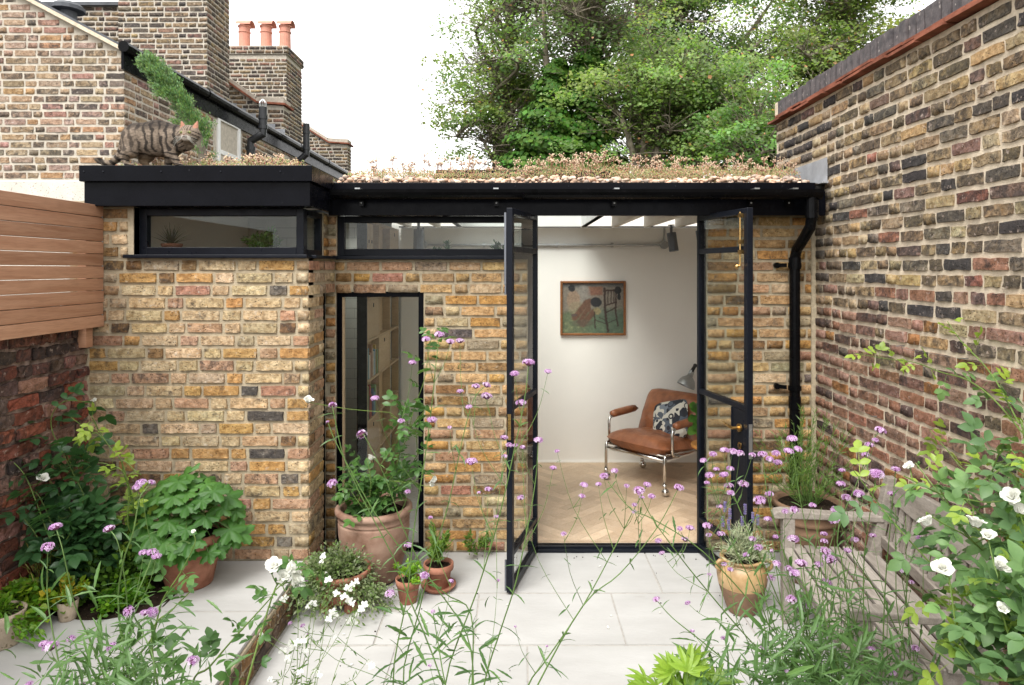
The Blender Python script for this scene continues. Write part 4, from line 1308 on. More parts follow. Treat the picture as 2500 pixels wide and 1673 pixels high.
pot_sau = pot('plant_pot', (-.458, 4.07, .014), SM, M['terracotta'], 'small frilled terracotta pot standing in a saucer', 'plant pot', 'small terracotta pots beside the left door', .077, .112)
sau = tag(MB().lathe([(0, 0), (.085, 0), (.098, .012), (.106, .026), (.100, .028), (.086, .014), (0, .012)], 32, (-.458, 4.07, .0005)).build('saucer', M['terracotta'], None, smooth=True), 'shallow terracotta saucer under the small frilled pot', 'saucer')
pot_fr = pot('plant_pot', (-.612, 3.90, 0), [(0, 0), (.046, 0), (.048, .006), (.064, .095), (.068, .098), (.073, .135), (.066, .137), (.062, .11)], M['terracotta'], 'small plain terracotta pot with lime green herb, in front of the saucer', 'plant pot', 'small terracotta pots beside the left door', .063, .118)
FT = [(0, .045), (.10, .045), (.11, .05), (.135, .13), (.15, .18), (.165, .185), (.168, .21), (.155, .215), (.145, .20)]
pot_ft = pot('plant_pot', (-.985, 3.86, 0), FT, M['terracotta'], 'footed terracotta pot under the trailing grey shrub beside the kerb', 'plant pot', None, .146, .195)
for a in (.9, 2.4, 4.1, 5.5):
    MB().box(-.035, .035, -.02, .02, 0, .05).build('pot_foot', M['terracotta'], pot_ft, keep=False, bevel=.008).matrix_basis = Matrix.Translation((.105 * math.cos(a), .105 * math.sin(a), 0)) @ Matrix.Rotation(a + math.pi / 2, 4, 'Z')
JAR = [(0, 0), (.075, 0), (.080, .008), (.098, .06), (.118, .115), (.128, .15)]
JAR2 = [(.1284, .1505), (.134, .18), (.137, .205), (.134, .235), (.122, .262), (.108, .274), (.104, .282), (.116, .289), (.122, .296), (.117, .303), (.100, .301), (.096, .28)]
jar = thing('olive_jar', (1.262, 3.80, 0), 'two tone ochre glazed olive jar with silvery lavender, before the bench', 'plant pot')
MB().lathe(JAR, 36).build('lower_body', M['clay_raw'], jar, smooth=True, keep=False)
MB().lathe(JAR2, 36).build('glazed_body', M['glaze'], jar, smooth=True, keep=False)
for s in (-1, 1):
    MB().tube([(s * .108, -.03, .287), (s * .135, -.035, .293), (s * .152, -.036, .278), (s * .150, -.034, .255), (s * .132, -.03, .238)], [.010, .011, .011, .011, .012], 8).build('handle', M['glaze'], jar, smooth=True, keep=False)
MB().disc((0, 0, .287), .1, 24).build('soil', M['soil'], jar, keep=False)
pot_rear = pot('plant_pot', (1.80, 4.20, 0), [(0, 0), (.13, 0), (.135, .01), (.165, .30), (.172, .31), (.168, .32), (.172, .36), (.18, .365), (.176, .38), (.18, .44), (.205, .445), (.208, .475), (.195, .48), (.178, .47), (.17, .44)], M['clay_raw'], 'tall ribbed terracotta pot in the corner behind the bench armrest', 'plant pot', None, .176, .452, 40)
pA = pot('plant_pot', (-2.19, 3.34, ZT), [(0, 0), (.036, 0), (.038, .005), (.048, .09), (.045, .094), (.041, .08)], M['pot_stone'], 'small lichened clay pot of yellowing leaves on the terrace', 'plant pot', 'old clay pots on the terrace', .042, .08)
pB = pot('plant_pot', (-2.35, 3.12, ZT), [(0, 0), (.075, 0), (.08, .005), (.095, .13), (.10, .15), (.092, .152), (.085, .13)], M['pot_stone'], 'larger lichened clay pot at the left edge of terrace', 'plant pot', 'old clay pots on the terrace', .088, .135)
pC = pot('plant_pot', (-2.37, 3.34, ZT), [(0, 0), (.07, 0), (.075, .005), (.09, .10), (.095, .115), (.085, .115)], M['terracotta'], 'low terracotta bowl of bright ground cover by red wall', 'plant pot', 'old clay pots on the terrace', .085, .10)

# ------------------------------------------------------------------ room contents
def picture():
    x0, x1, z0_, z1_ = .432, 1.062, 1.262, 1.785
    Y = 6.578
    t = thing('framed_painting', ((x0 + x1) / 2, Y, z0_), 'wood framed oil painting of a chair and seated figures on white wall', 'painting')
    fr = MB()
    wd, dp_ = .022, .030
    for (a, b, c, d) in ((x0, x0 + wd, z0_, z1_), (x1 - wd, x1, z0_, z1_), (x0 + wd, x1 - wd, z0_, z0_ + wd), (x0 + wd, x1 - wd, z1_ - wd, z1_)): fr.box(a, b, Y - dp_, Y - .002, c, d)
    fr.build('frame', M['pic_frame'], t, bevel=.006)
    nx, nz = 130, 108
    gx, gz = np.meshgrid(np.linspace(0, 1, nx), np.linspace(0, 1, nz))
    rng = np.random.RandomState(5)
    def nz_(sc):
        a = rng.rand(int(nz / sc) + 3, int(nx / sc) + 3)
        yi = gz * (a.shape[0] - 2); xi = gx * (a.shape[1] - 2)
        y0 = yi.astype(int); x0 = xi.astype(int); fy = yi - y0; fx = xi - x0
        return (a[y0, x0] * (1 - fx) + a[y0, x0 + 1] * fx) * (1 - fy) + (a[y0 + 1, x0] * (1 - fx) + a[y0 + 1, x0 + 1] * fx) * fy - .5
    wob = .014 * nz_(3); wob2 = .014 * nz_(3)
    X = gx + wob; Z = gz + wob2
    C = np.zeros((nz, nx, 3)); C[:] = (.36, .30, .22)
    def lay_(mask, col): C[:] = C * (1 - mask[..., None]) + np.array(col) * mask[..., None]
    sm = lambda d, w_=.02: np.clip(.5 - d / w_, 0, 1)
    lay_(sm(.92 - Z, .05), (.20, .19, .17))
    lay_(sm(Z - .40 - .08 * np.sin(X * 6), .10), (.20, .26, .12)); lay_(sm(Z - .25, .2) * np.clip(nz_(7) * 3, 0, 1), (.36, .42, .17))
    lay_(sm(.42 - X, .25) * sm(Z - .5, .1) * .6, (.13, .27, .16)); lay_(sm(.65 - X, .2) * sm(Z - .42, .1) * .5, (.10, .17, .12))
    ell = lambda cx, cz, a, b, th=0: (((X - cx) * math.cos(th) + (Z - cz) * math.sin(th)) / a) ** 2 + ((-(X - cx) * math.sin(th) + (Z - cz) * math.cos(th)) / b) ** 2 - 1
    box_ = lambda a, b, c, d: np.maximum(np.maximum(a - X, X - b), np.maximum(c - Z, Z - d))
    def line(x0, z0, x1, z1, w_):
        t_ = np.clip(((X - x0) * (x1 - x0) + (Z - z0) * (z1 - z0)) / ((x1 - x0) ** 2 + (z1 - z0) ** 2), 0, 1)
        return np.hypot(X - x0 - t_ * (x1 - x0), Z - z0 - t_ * (z1 - z0)) - w_
    lay_(sm(box_(.42, .66, .76, .93), .03), (.42, .17, .085))
    lay_(sm(ell(.34, .75, .12, .22), .5) * .6, (.45, .42, .36))
    lay_(sm(ell(.18, .66, .11, .20), .4), (.52, .34, .20)); lay_(sm(ell(.24, .50, .15, .13), .5) * .7, (.45, .37, .20))
    lay_(sm(ell(.15, .90, .055, .07), .4), (.035, .035, .04))
    for a in ((.40, .62, .20, .30, .05), (.42, .50, .28, .22, .04), (.52, .44, .33, .17, .05), (.44, .66, .43, .45, .03)): lay_(sm(line(*a), .03), (.24, .105, .05))
    lay_(sm(ell(.34, .20, .18, .07), .6) * .6, (.17, .14, .09))
    lay_(sm(ell(.19, .36, .05, .03), .5), (.17, .11, .09))
    lay_(sm(ell(.57, .44, .06, .07), .5), (.45, .36, .14))
    lay_(sm(ell(.55, .62, .09, .10, .4), .4), (.03, .032, .038))
    for a in ((.69, .90, .70, .42, .018), (.70, .42, .75, .03, .018), (.88, .84, .87, .45, .013), (.87, .45, .91, .14, .013), (.69, .85, .88, .86, .018), (.70, .55, .88, .62, .014), (.70, .40, .88, .52, .012),
              (.75, .84, .745, .57, .008), (.80, .84, .80, .59, .008), (.845, .84, .84, .60, .008), (.52, .42, .54, .10, .011), (.54, .26, .72, .18, .007), (.72, .18, .89, .28, .006), (.60, .32, .72, .24, .006)): lay_(sm(line(*a), .016), (.075, .032, .022))
    lay_(sm(ell(.91, .86, .055, .08), .4), (.025, .027, .03)); lay_(sm(ell(.93, .73, .03, .07), .4), (.025, .027, .03))
    C *= (1 + .35 * nz_(2)[..., None] + .3 * nz_(4)[..., None])
    C = C * .78 + C.mean(-1, keepdims=True) * .22
    C = np.clip(C * .62, .01, .9)
    ix0, ix1, iz0, iz1 = x0 + wd, x1 - wd, z0_ + wd, z1_ - wd
    V = np.stack([ix0 + gx * (ix1 - ix0), np.full_like(gx, Y - .012), iz0 + gz * (iz1 - iz0)], -1).reshape(-1, 3)
    idx = np.arange(nx * nz).reshape(nz, nx)
    Q = np.stack([idx[:-1, :-1], idx[:-1, 1:], idx[1:, 1:], idx[1:, :-1]], -1).reshape(-1, 4)
    put('canvas', np_mesh('canvas', V, Q, M['paint'], C.reshape(-1, 3), True, 4), t)
picture()
# conduit with boxes
cd = thing('conduit', (0, 6.56, 2.13), 'galvanised conduit pipe with round boxes running along the white wall', 'conduit')
MB().tube([(-.88, 6.555, 2.13), (1.42, 6.555, 2.13)], .012, 10).build('pipe', M['steel'], cd)
for x in (-.88, 1.43): MB().tube([(x, 6.575, 2.13), (x, 6.53, 2.13)], .038, 16).build('junction_box', M['steel'], cd)
for x in (1.43, -.88): MB().tube([(x, 6.55, 2.15), (x, 6.55, 2.30)], .010, 8).build('riser', M['steel'], cd)
for x in (-.30, .40, .93): MB().tube([(x - .012, 6.56, 2.13), (x + .012, 6.56, 2.13)], .022, 12).build('clip', M['steel'], cd)
def spot(x, y, lab, tilt=0.0):
    t = thing('spotlight', (x, y, 2.31), lab, 'spotlight', 'grey cylinder spotlights on the ceiling')
    b = MB().tube([(x, y, 2.225), (x + tilt, y - .02, 2.06)], .042, 18)
    b.build('lamp_body', M['grey_metal'], t, smooth=False)
    MB().tube([(x, y, 2.29), (x, y, 2.225)], .012, 8).tube([(x, y, 2.299), (x, y, 2.29)], .03, 12).build('bracket', M['grey_metal'], t)
spot(1.405, 6.15, 'grey cylinder spotlight above the wall conduit end', .02)
spot(1.56, 5.75, 'grey cylinder spotlight cut off by the right open door', .02)
spot(-.80, 5.65, 'grey cylinder spotlight seen through the strip window', 0)
# armchair
ch = thing('armchair', (1.205, 5.995, .0385), 'tan leather lounge chair with tubular chrome frame on caster wheels', 'armchair', None, math.atan2(-.74, .675))
def cushion(w_, d_, h_, nu=18, nv=16, puff=.5, wr=.006, seed=0):
    v, f = [], []
    def hgt(a, b):
        e = (max(0, 1 - abs(a) ** 2.8) * max(0, 1 - abs(b) ** 2.8)) ** .5
        tuft = 1 - .22 * math.exp(-((abs(a) - .42) ** 2 + (b * .7) ** 2) / .03)
        return e * tuft
    for sgn in (1, -1):
        for j in range(nv + 1):
            for i in range(nu + 1):
                a, b = i / nu * 2 - 1, j / nv * 2 - 1
                rx = 1 - .10 * (abs(b) ** 6); ry = 1 - .10 * (abs(a) ** 6)
                hh = hgt(a, b)
                z = sgn * h_ / 2 * hh + sgn * wr * hh * noise.noise(Vector((a * 4 + seed, b * 4, sgn)))
                v.append((a * w_ / 2 * rx, b * d_ / 2 * ry, z))
    m_ = (nu + 1) * (nv + 1)
    for s_ in (0, 1):
        for j in range(nv):
            for i in range(nu):
                k = s_ * m_ + j * (nu + 1) + i
                q = (k, k + 1, k + nu + 2, k + nu + 1)
                f.append(q if s_ == 0 else q[::-1])
    return MB().add(v, f)
def place(o, m4): o.matrix_basis = m4
seat = cushion(.66, .60, .205, seed=3, wr=.012).build('seat', M['leather'], ch, smooth=True, keep=False)
place(seat, Matrix.Translation((0, .0, .345)) @ Matrix.Rotation(math.radians(-7), 4, 'X'))
back = cushion(.67, .50, .19, seed=9, wr=.014).build('backrest', M['leather'], ch, smooth=True, keep=False)
place(back, Matrix.Translation((0, .300, .515)) @ Matrix.Rotation(math.radians(64), 4, 'X'))
for s in (-1, 1):
    b = MB()
    b.tube([(s * .31, -.26, .075), (s * .31, -.26, .30), (s * .31, -.25, .325), (s * .31, -.22, .33), (s * .31, .25, .30)], .0125, 10)
    b.tube([(s * .31, .26, .075), (s * .31, .26, .30)], .0125, 10)
    b.tube([(s * .335, -.10, .305), (s * .335, -.165, .315), (s * .335, -.185, .34), (s * .335, -.19, .50), (s * .335, -.175, .53), (s * .335, -.14, .54), (s * .335, .22, .56)], .0125, 10)
    b.build('side_frame', M['chrome'], ch, smooth=True, keep=False)
    a = MB().tube([(s * .335, -.155, .548), (s * .335, -.145, .556), (s * .335, -.10, .560), (s * .335, .10, .566), (s * .335, .18, .566), (s * .335, .19, .56)], [.006, .030, .034, .034, .030, .006], 12)
    a.build('armrest', M['leather'], ch, smooth=True, keep=False)
    for y in (-.26, .26):
        c = MB().tube([(s * .31, y, .10), (s * .31, y, .055)], .016, 10).ball((s * .31 + .008, y, .033), .033, 14, 10)
        c.build('caster', M['chrome'], ch, smooth=True, keep=False)
b = MB()
for y in (-.245, .245): b.tube([(-.31, y, .285), (.31, y, .285)], .0125, 10)
b.tube([(-.31, -.235, .318), (.31, -.235, .318)], .010, 10)
b.build('cross_bar', M['chrome'], ch, smooth=True, keep=False)
MB().box(-.29, .29, -.24, .26, .262, .276).build('seat_sling', M['white_wall'], ch, keep=False)
# patterned cushion
m_, t_ = new_mat('cushion_print')
tc = N(t_, 'ShaderNodeTexCoord').outputs['Object']
vo = N(t_, 'ShaderNodeTexVoronoi', distance='CHEBYCHEV'); vo.inputs['Scale'].default_value = 15; t_.links.new(tc, vo.inputs['Vector'])
vo2 = N(t_, 'ShaderNodeTexVoronoi', distance='EUCLIDEAN'); vo2.inputs['Scale'].default_value = 11; t_.links.new(tc, vo2.inputs['Vector'])
vo3 = N(t_, 'ShaderNodeTexVoronoi', distance='MANHATTAN'); vo3.inputs['Scale'].default_value = 13; t_.links.new(tc, vo3.inputs['Vector'])
sep = N(t_, 'ShaderNodeSeparateColor'); t_.links.new(vo3.outputs['Color'], sep.inputs[0])
k1 = ramp(t_, sep.outputs[0], [(.0, (.03, .035, .045)), (.25, (.10, .12, .15)), (.40, (.62, .60, .52)), (.72, (.20, .23, .27)), (.86, (.62, .60, .52))])
k1.node.color_ramp.interpolation = 'CONSTANT'
d2 = vo2.outputs['Distance']
ringm = mth(t_, 'MULTIPLY', mth(t_, 'LESS_THAN', d2, .36), mth(t_, 'GREATER_THAN', d2, .27))
c_ = mixc(t_, ringm, k1, (.03, .03, .04))
c_ = mixc(t_, mth(t_, 'MULTIPLY', mth(t_, 'LESS_THAN', vo.outputs['Distance'], .17), mth(t_, 'GREATER_THAN', sep.outputs[1], .5)), c_, (.03, .03, .04))
finish(t_, c_, .9)
M['print'] = m_
cu = cushion(.36, .36, .13, seed=5).build('cushion', M['print'], None, smooth=True)
cm = wm(ch) @ Matrix.Translation((.07, .165, .52)) @ Matrix.Rotation(math.radians(-9), 4, 'Y') @ Matrix.Rotation(math.radians(64), 4, 'X') @ Matrix.Rotation(math.radians(8), 4, 'Z')
cu.matrix_basis = cm
tag(cu, 'black and white geometric print cushion leaning in the leather chair', 'cushion')
# side table and its leafy plant, wall lamp
st_ = thing('side_table', (1.60, 5.40, .0385), 'round orange side table half hidden behind the open door', 'side table')
MB().tube([(1.60, 5.42, .485), (1.60, 5.42, .505)], .20, 36).build('tabletop', M['orange_table'], st_, bevel=.004)
for a in (.3, 2.4, 4.5): MB().tube([(1.60 + .09 * math.cos(a), 5.42 + .09 * math.sin(a), .486), (1.60 + .17 * math.cos(a), 5.42 + .17 * math.sin(a), .0395)], .011, 8).build('leg', M['oak'], st_)
wl = thing('wall_lamp', (1.53, 6.57, 1.12), 'jointed wall lamp with small polished aluminium shade above the chair', 'lamp')
q0, q1, q2, q3 = P(1712, 897, 6.5), P(1697, 893, 6.46), P(1690, 905, 6.44), P(1676, 938, 6.42)
MB().tube([(q0.x + .12, 6.578, q0.z), q0, q1], .008, 8).tube([q1, q2], .016, 8).ball(q1, .02, 8, 6).tube([q2 - Vector((0, .03, 0)), q2 + Vector((0, .03, 0))], .010, 8).build('arm', M['dark'], wl)
sh = MB()
ax_ = (q3 - q2).normalized()
pts = [(0, .022), (.02, .024), (.06, .028), (.065, .034), (.09, .062), (.13, .080), (.16, .086)]
sh.tube([q2 + ax_ * d for d, r_ in pts], [r_ for d, r_ in pts], 20, cap=False)
sh.build('lamp_shade', M['steel'], wl, smooth=True)
MB().ball(q2 + ax_ * .11, .03, 10, 8).build('bulb', M['white_wall'], wl)
# bookcase against the left end of the room, facing right
bc = thing('bookcase', (-1.15, 5.2, .03), 'birch plywood wall of shelves and cupboards behind the tall window', 'bookcase')
bx0, bx1, by0, by1 = -1.195, -1.12, 5.17, 6.565
MB().box(bx0, bx1, by0 - .019, by0 - .001, .03, 2.28).build('end_panel', M['black'], bc)
MB().box(bx0, bx0 + .010, by0, by1, .03, 2.28).build('back_panel', M['ply'], bc)
shelves = [.04, .42, .72, 1.03, 1.34, 1.66, 1.98, 2.26]
for z in shelves: MB().box(bx0 + .011, bx1, by0, by1, z, z + .018).build('shelf', M['ply'], bc)
uprights = [by0, 5.62, 6.10, by1 - .018]
for y in uprights:
    for a, b_ in zip(shelves[:-1], shelves[1:]): MB().box(bx0 + .011, bx1 - .001, y, y + .018, a + .0185, b_ - .0005).build('upright', M['ply'], bc)
for (z0_, z1_, y0_, y1_) in ((.42, .72, 0, 1), (1.34, 1.66, 0, 1), (.04, .42, 0, 1), (1.03, 1.34, 1, 2), (.42, .72, 2, 3), (1.98, 2.26, 2, 3)):
    dd = MB().box(bx1 - .012, bx1 - .0015, uprights[y0_] + .02, uprights[y1_] - .002, z0_ + .021, z1_ - .003).build('cupboard_door', M['ply'], bc)
    MB().box(bx1 - .0014, bx1 + .003, uprights[y0_] + .22, uprights[y0_] + .235, z1_ - .06, z1_ - .03).build('pull_hole', M['dark'], dd)
bcols = [(.45, .40, .30), (.08, .12, .2), (.3, .05, .04), (.1, .25, .3), (.5, .35, .1), (.04, .04, .05), (.55, .55, .5), (.2, .3, .15), (.35, .2, .12), (.15, .3, .4)]
bkn = ['cream', 'navy', 'dark red', 'teal', 'mustard', 'black', 'white', 'green', 'brown', 'blue']
nbk = 0; cnt_b = {}
ORD = 'first second third fourth fifth sixth seventh eighth ninth tenth eleventh twelfth thirteenth fourteenth fifteenth sixteenth'.split()
for (sz, u0, u1, what) in ((1.03, 0, 1, 'from the near end, middle bookcase shelf'), (.72, 0, 1, 'from the near end, lower bookcase shelf'), (1.66, 1, 2, 'from the near end, upper bookcase shelf')):
    y = uprights[u0] + .022
    while y < uprights[u1] - .05:
        w_ = U(.022, .048); h_ = U(.17, .265)
        ci = R.randrange(len(bcols))
        bi = cnt_b[what] = cnt_b.get(what, 0) + 1
        o = MB().box(bx0 + .012, bx1 - U(.004, .012), y, y + w_, sz + .0185, sz + .0185 + h_, 0, bcols[ci] + (1,)).build('book', M['paper'], None, bevel=.002)
        tag(o, '%s %s book ' % (ORD[min(bi, 16) - 1], bkn[ci]) + what, 'book', 'books in the plywood bookcase')
        y += w_ + .002; nbk += 1
for k in range(2):
    y0_ = 5.20 + k * .105
    o = MB().box(bx0 + .012, bx1 - .005, y0_, y0_ + .098, 1.9985, 2.25).build('box_file', M['ply'], None, bevel=.002)
    tag(o, 'plain wooden box file on the top shelf, %s' % ('at its near end' if k == 0 else 'second from its near end'), 'box file', 'box files on the top shelf')
    MB().box(bx1 - .0055, bx1 - .002, y0_ + .035, y0_ + .06, 2.10, 2.125).build('finger_hole', M['dark'], o)

# ------------------------------------------------------------------ surface nets for the cat
def surface_net(fn, lo, hi, st):
    n_ = [int(math.ceil((hi[i] - lo[i]) / st)) + 1 for i in range(3)]
    ax = [lo[i] + st * np.arange(n_[i]) for i in range(3)]
    X, Y, Z = np.meshgrid(*ax, indexing='ij')
    D = fn(X, Y, Z)
    ins = D < 0
    nx, ny, nz = n_
    cs = np.zeros((nx - 1, ny - 1, nz - 1, 3)); cnt = np.zeros((nx - 1, ny - 1, nz - 1))
    base = np.stack(np.meshgrid(np.arange(nx - 1), np.arange(ny - 1), np.arange(nz - 1), indexing='ij'), -1).astype(float)
    sl_ = lambda o: (slice(o[0], nx - 1 + o[0]), slice(o[1], ny - 1 + o[1]), slice(o[2], nz - 1 + o[2]))
    for d in range(3):
        e = [0, 0, 0]; e[d] = 1
        o1, o2 = [k for k in range(3) if k != d]
        for a in (0, 1):
            for b in (0, 1):
                p = [0, 0, 0]; p[o1] = a; p[o2] = b
                q = [p[k] + e[k] for k in range(3)]
                d0, d1 = D[sl_(p)], D[sl_(q)]
                cr_ = (d0 < 0) != (d1 < 0)
                t_ = np.where(cr_, d0 / np.where(cr_, d0 - d1, 1), 0)
                pt = base + np.array(p) + t_[..., None] * np.array(e)
                cs += np.where(cr_[..., None], pt, 0); cnt += cr_
    act = cnt > 0
    idx = -np.ones(act.shape, int); idx[act] = np.arange(act.sum())
    V = cs[act] / cnt[act][:, None] * st + np.array(lo)
    Q = []
    for d in range(3):
        o1, o2 = (d + 1) % 3, (d + 2) % 3
        s0 = [slice(None)] * 3; s1 = [slice(None)] * 3
        s0[d] = slice(0, -1); s1[d] = slice(1, None)
        c0 = ins[tuple(s0)]; c1 = ins[tuple(s1)]
        pos_ = np.argwhere(c0 != c1)
        for flip in (False, True):
            sel = pos_[(c0[tuple(pos_.T)] == flip)]
            ok = np.all((sel[:, [o1, o2]] >= 1), 1) & (sel[:, o1] < n_[o1] - 1) & (sel[:, o2] < n_[o2] - 1)
            sel = sel[ok]
            def g(da, db):
                s_ = sel.copy(); s_[:, o1] -= da; s_[:, o2] -= db
                return idx[tuple(s_.T)]
            q = np.stack([g(1, 1), g(0, 1), g(0, 0), g(1, 0)], 1)
            Q.append(q[:, ::-1] if not flip else q)
    return V, np.vstack(Q)

def make_cat():
    Yc = 3.945; ZC = 2.4925
    org = Vector(((220 + 1200 / 7.81 - CX) / F * Yc, Yc, ZC))
    def c(cx, cy, y=0.0): return np.array(((cx - 1200) * .000296, y, (1035 - cy) * .000296))
    def cone(X, Y, Z, a, b, ra, rb, sy=1.0):
        ab = b - a; L2 = (ab ** 2).sum()
        px, py, pz = X - a[0], Y - a[1], Z - a[2]
        t_ = np.clip((px * ab[0] + py * ab[1] + pz * ab[2]) / L2, 0, 1)
        return np.sqrt((px - t_ * ab[0]) ** 2 + ((py - t_ * ab[1]) / sy) ** 2 + (pz - t_ * ab[2]) ** 2) - (ra + (rb - ra) * t_)
    def ell(X, Y, Z, p, r):
        k0 = np.sqrt(((X - p[0]) / r[0]) ** 2 + ((Y - p[1]) / r[1]) ** 2 + ((Z - p[2]) / r[2]) ** 2)
        return (k0 - 1) * min(r)
    def smin(a, b, k):
        h = np.clip(.5 + .5 * (b - a) / k, 0, 1)
        return b + (a - b) * h - k * h * (1 - h)
    HD = c(1995, 440, -.055)
    def fn(X, Y, Z):
        d = cone(X, Y, Z, c(900, 450), c(1300, 470), .078, .092, .72)
        d = smin(d, cone(X, Y, Z, c(1300, 470), c(1640, 490), .092, .078, .70), .03)
        d = smin(d, ell(X, Y, Z, c(1250, 590), (.120, .060, .072)), .03)
        d = smin(d, cone(X, Y, Z, c(1680, 520), c(1860, 560, -.015), .070, .052, .85), .035)
        d = smin(d, cone(X, Y, Z, c(1800, 520, -.01), HD, .050, .040), .03)
        # hind legs
        for y, thigh, knee, hock, toe in ((-.034, c(850, 520, -.03), c(830, 760, -.04), c(690, 860, -.036), c(770, 1020, -.036)),
                                          (.034, c(900, 560, .03), c(1010, 800, .036), c(930, 900, .034), c(1030, 1020, .034))):
            d = smin(d, cone(X, Y, Z, thigh, knee, .062, .042, .7), .03)
            d = smin(d, cone(X, Y, Z, knee, hock, .038, .019), .018)
            d = smin(d, cone(X, Y, Z, hock, toe, .0185, .015), .012)
            d = smin(d, ell(X, Y, Z, toe + np.array((.014, 0, -.004)), (.026, .015, .012)), .008)
        for sh_, el, wr_, toe in ((c(1620, 560, -.035), c(1610, 800, -.04), c(1700, 930, -.038), c(1735, 1020, -.038)), (c(1560, 600, .035), c(1480, 860, .036), c(1420, 970, .034), c(1425, 1020, .034))):
            d = smin(d, cone(X, Y, Z, sh_, el, .052, .028, .75), .03)
            d = smin(d, cone(X, Y, Z, el, wr_, .027, .018), .015)
            d = smin(d, cone(X, Y, Z, wr_, toe, .0175, .0155), .01)
            d = smin(d, ell(X, Y, Z, toe + np.array((.012, 0, -.004)), (.025, .015, .012)), .008)
        # tail
        tp = [c(720, 400, .0), c(640, 560), c(585, 740), c(510, 880), c(390, 975), c(260, 975), c(150, 920), c(95, 900)]
        tr2 = [.030, .024, .020, .019, .0175, .017, .0155, .011]
        for i in range(len(tp) - 1):
            d = smin(d, cone(X, Y, Z, tp[i], tp[i + 1], tr2[i], tr2[i + 1]), .014 if i == 0 else .006)
        # head
        h = ell(X, Y, Z, HD, (.060, .052, .050))
        h = smin(h, ell(X, Y, Z, HD + np.array((-.028, -.006, -.014)), (.024, .028, .022)), .015)
        h = smin(h, ell(X, Y, Z, HD + np.array((.028, -.006, -.014)), (.024, .028, .022)), .015)
        h = smin(h, ell(X, Y, Z, HD + np.array((0, -.040, -.021)), (.021, .021, .014)), .012)
        h = smin(h, cone(X, Y, Z, HD + np.array((0, -.045, .014)), HD + np.array((0, -.058, -.012)), .012, .009), .010)
        h = smin(h, ell(X, Y, Z, HD + np.array((0, -.034, -.036)), (.016, .018, .010)), .008)
        for s_ in (-1, 1):
            b_ = HD + np.array((s_ * .031, .004, .030)); tip = HD + np.array((s_ * .047, .004, .077))
            e_ = cone(X, Y, Z, b_, tip, .022, .0035, .55)
            e_ = np.maximum(e_, -ell(X, Y, Z, HD + np.array((s_ * .040, -.020, .050)), (.0125, .013, .024)))
            h = smin(h, e_, .006)
            h = np.maximum(h, -(np.sqrt((X - HD[0] - s_ * .0215) ** 2 + (Y - HD[1] + .0545) ** 2 + (Z - HD[2] - .001) ** 2) - .0085))
        d = smin(d, h, .016)
        return np.maximum(d, -Z + .0005)
    V, Q = surface_net(fn, (-.36, -.125, -.004), (.32, .105, .285), .0036)
    # coat
    x, y, z = V.T
    nse = np.array([noise.noise(Vector((a * 28, b * 28, c_ * 28))) for a, b, c_ in V])
    nse2 = np.array([noise.noise(Vector((a * 90, b * 90, c_ * 60))) for a, b, c_ in V])
    base = np.array((.215, .168, .128)); dark = np.array((.020, .016, .014)); pale = np.array((.42, .34, .26))
    tick = np.array([noise.noise(Vector((a * 70, b * 160, c_ * 200))) for a, b, c_ in V])
    C = np.tile(base, (len(V), 1)) * (1 + .35 * nse2[:, None] + .55 * tick[:, None])
    ph = (x * 150 + z * 22 + nse * 2.6)
    nse3 = np.array([noise.noise(Vector((a * 40, b * 30, c_ * 14 + 7))) for a, b, c_ in V])
    stripe = np.clip((np.sin(ph) - .02 + 1.0 * nse3 + .6 * nse2) * 1.5, 0, 1) * np.clip((z - .055) / .03, 0, 1) * (.62 + .38 * np.clip(x * 9 + .6, 0, 1))
    legs = (z < .075) & (x > -.22)
    stripe = np.where(legs, np.clip((np.sin(z * 230 + x * 40 + nse * 2) - .25) * 2, 0, 1), stripe)
    tail = x < -.178
    tph = np.clip((np.sin((x + z) * 120 + 1.2) - .0) * 3, 0, 1)
    stripe = np.where(tail, tph, stripe)
    hx, hy, hz = x - HD[0], y - HD[1], z - HD[2]
    head = (np.sqrt(hx ** 2 + (hy) ** 2 + hz ** 2) < .098) & (hx > -.062) & (hy < .045)
    hs2 = np.clip((np.sin(np.abs(hx) * 520 + 1.5) - .1) * 2, 0, 1) * (hz > .012) * (hz < .044) * (np.abs(hx) < .03)
    cheek = np.clip((np.sin(hz * 330 + np.abs(hx) * 120 + .6) - .35) * 3, 0, 1) * (np.abs(hx) > .028) * (hz < .01)
    stripe = np.where(head, .8 * np.maximum(hs2, cheek), stripe)
    stripe = np.clip(stripe * 1.25, 0, 1)
    C = C * (1 - .92 * stripe[:, None]) + dark * .92 * stripe[:, None]
    back_ = np.clip((z - .195) / .03, 0, 1) * (~head) * (x > -.2)
    C = C * (1 - .75 * back_[:, None]) + dark * .75 * back_[:, None]
    belly = np.clip((.070 - z) / .03, 0, 1) * (x > -.10) * (x < .06) * .6
    C = C * (1 - belly[:, None]) + np.array((.36, .25, .15)) * belly[:, None]
    fc = (np.clip(1.2 - np.sqrt(hx ** 2 + hz ** 2) / .05, 0, 1) * head * (hy < -.01))[:, None] * .45
    C = C * (1 - fc) + np.array((.34, .25, .18)) * fc * (1 - .75 * np.where(head, stripe, 0)[:, None])
    muz = np.clip(1 - ((hx / .030) ** 2 + ((hz + .030) / .017) ** 2), 0, 1) * (hy < -.02)
    muz = np.clip(muz * 2.5, 0, 1)[:, None]
    C = C * (1 - muz) + np.array((.62, .56, .5)) * muz
    ey = sum(np.clip(1.6 - np.sqrt(((hx - s_ * .0215) / .0125) ** 2 + ((hz - .001) / .0085) ** 2), 0, 1) for s_ in (-1, 1)) * (hy < -.03)
    C = C * (1 - .45 * ey[:, None]) + pale * .45 * ey[:, None]
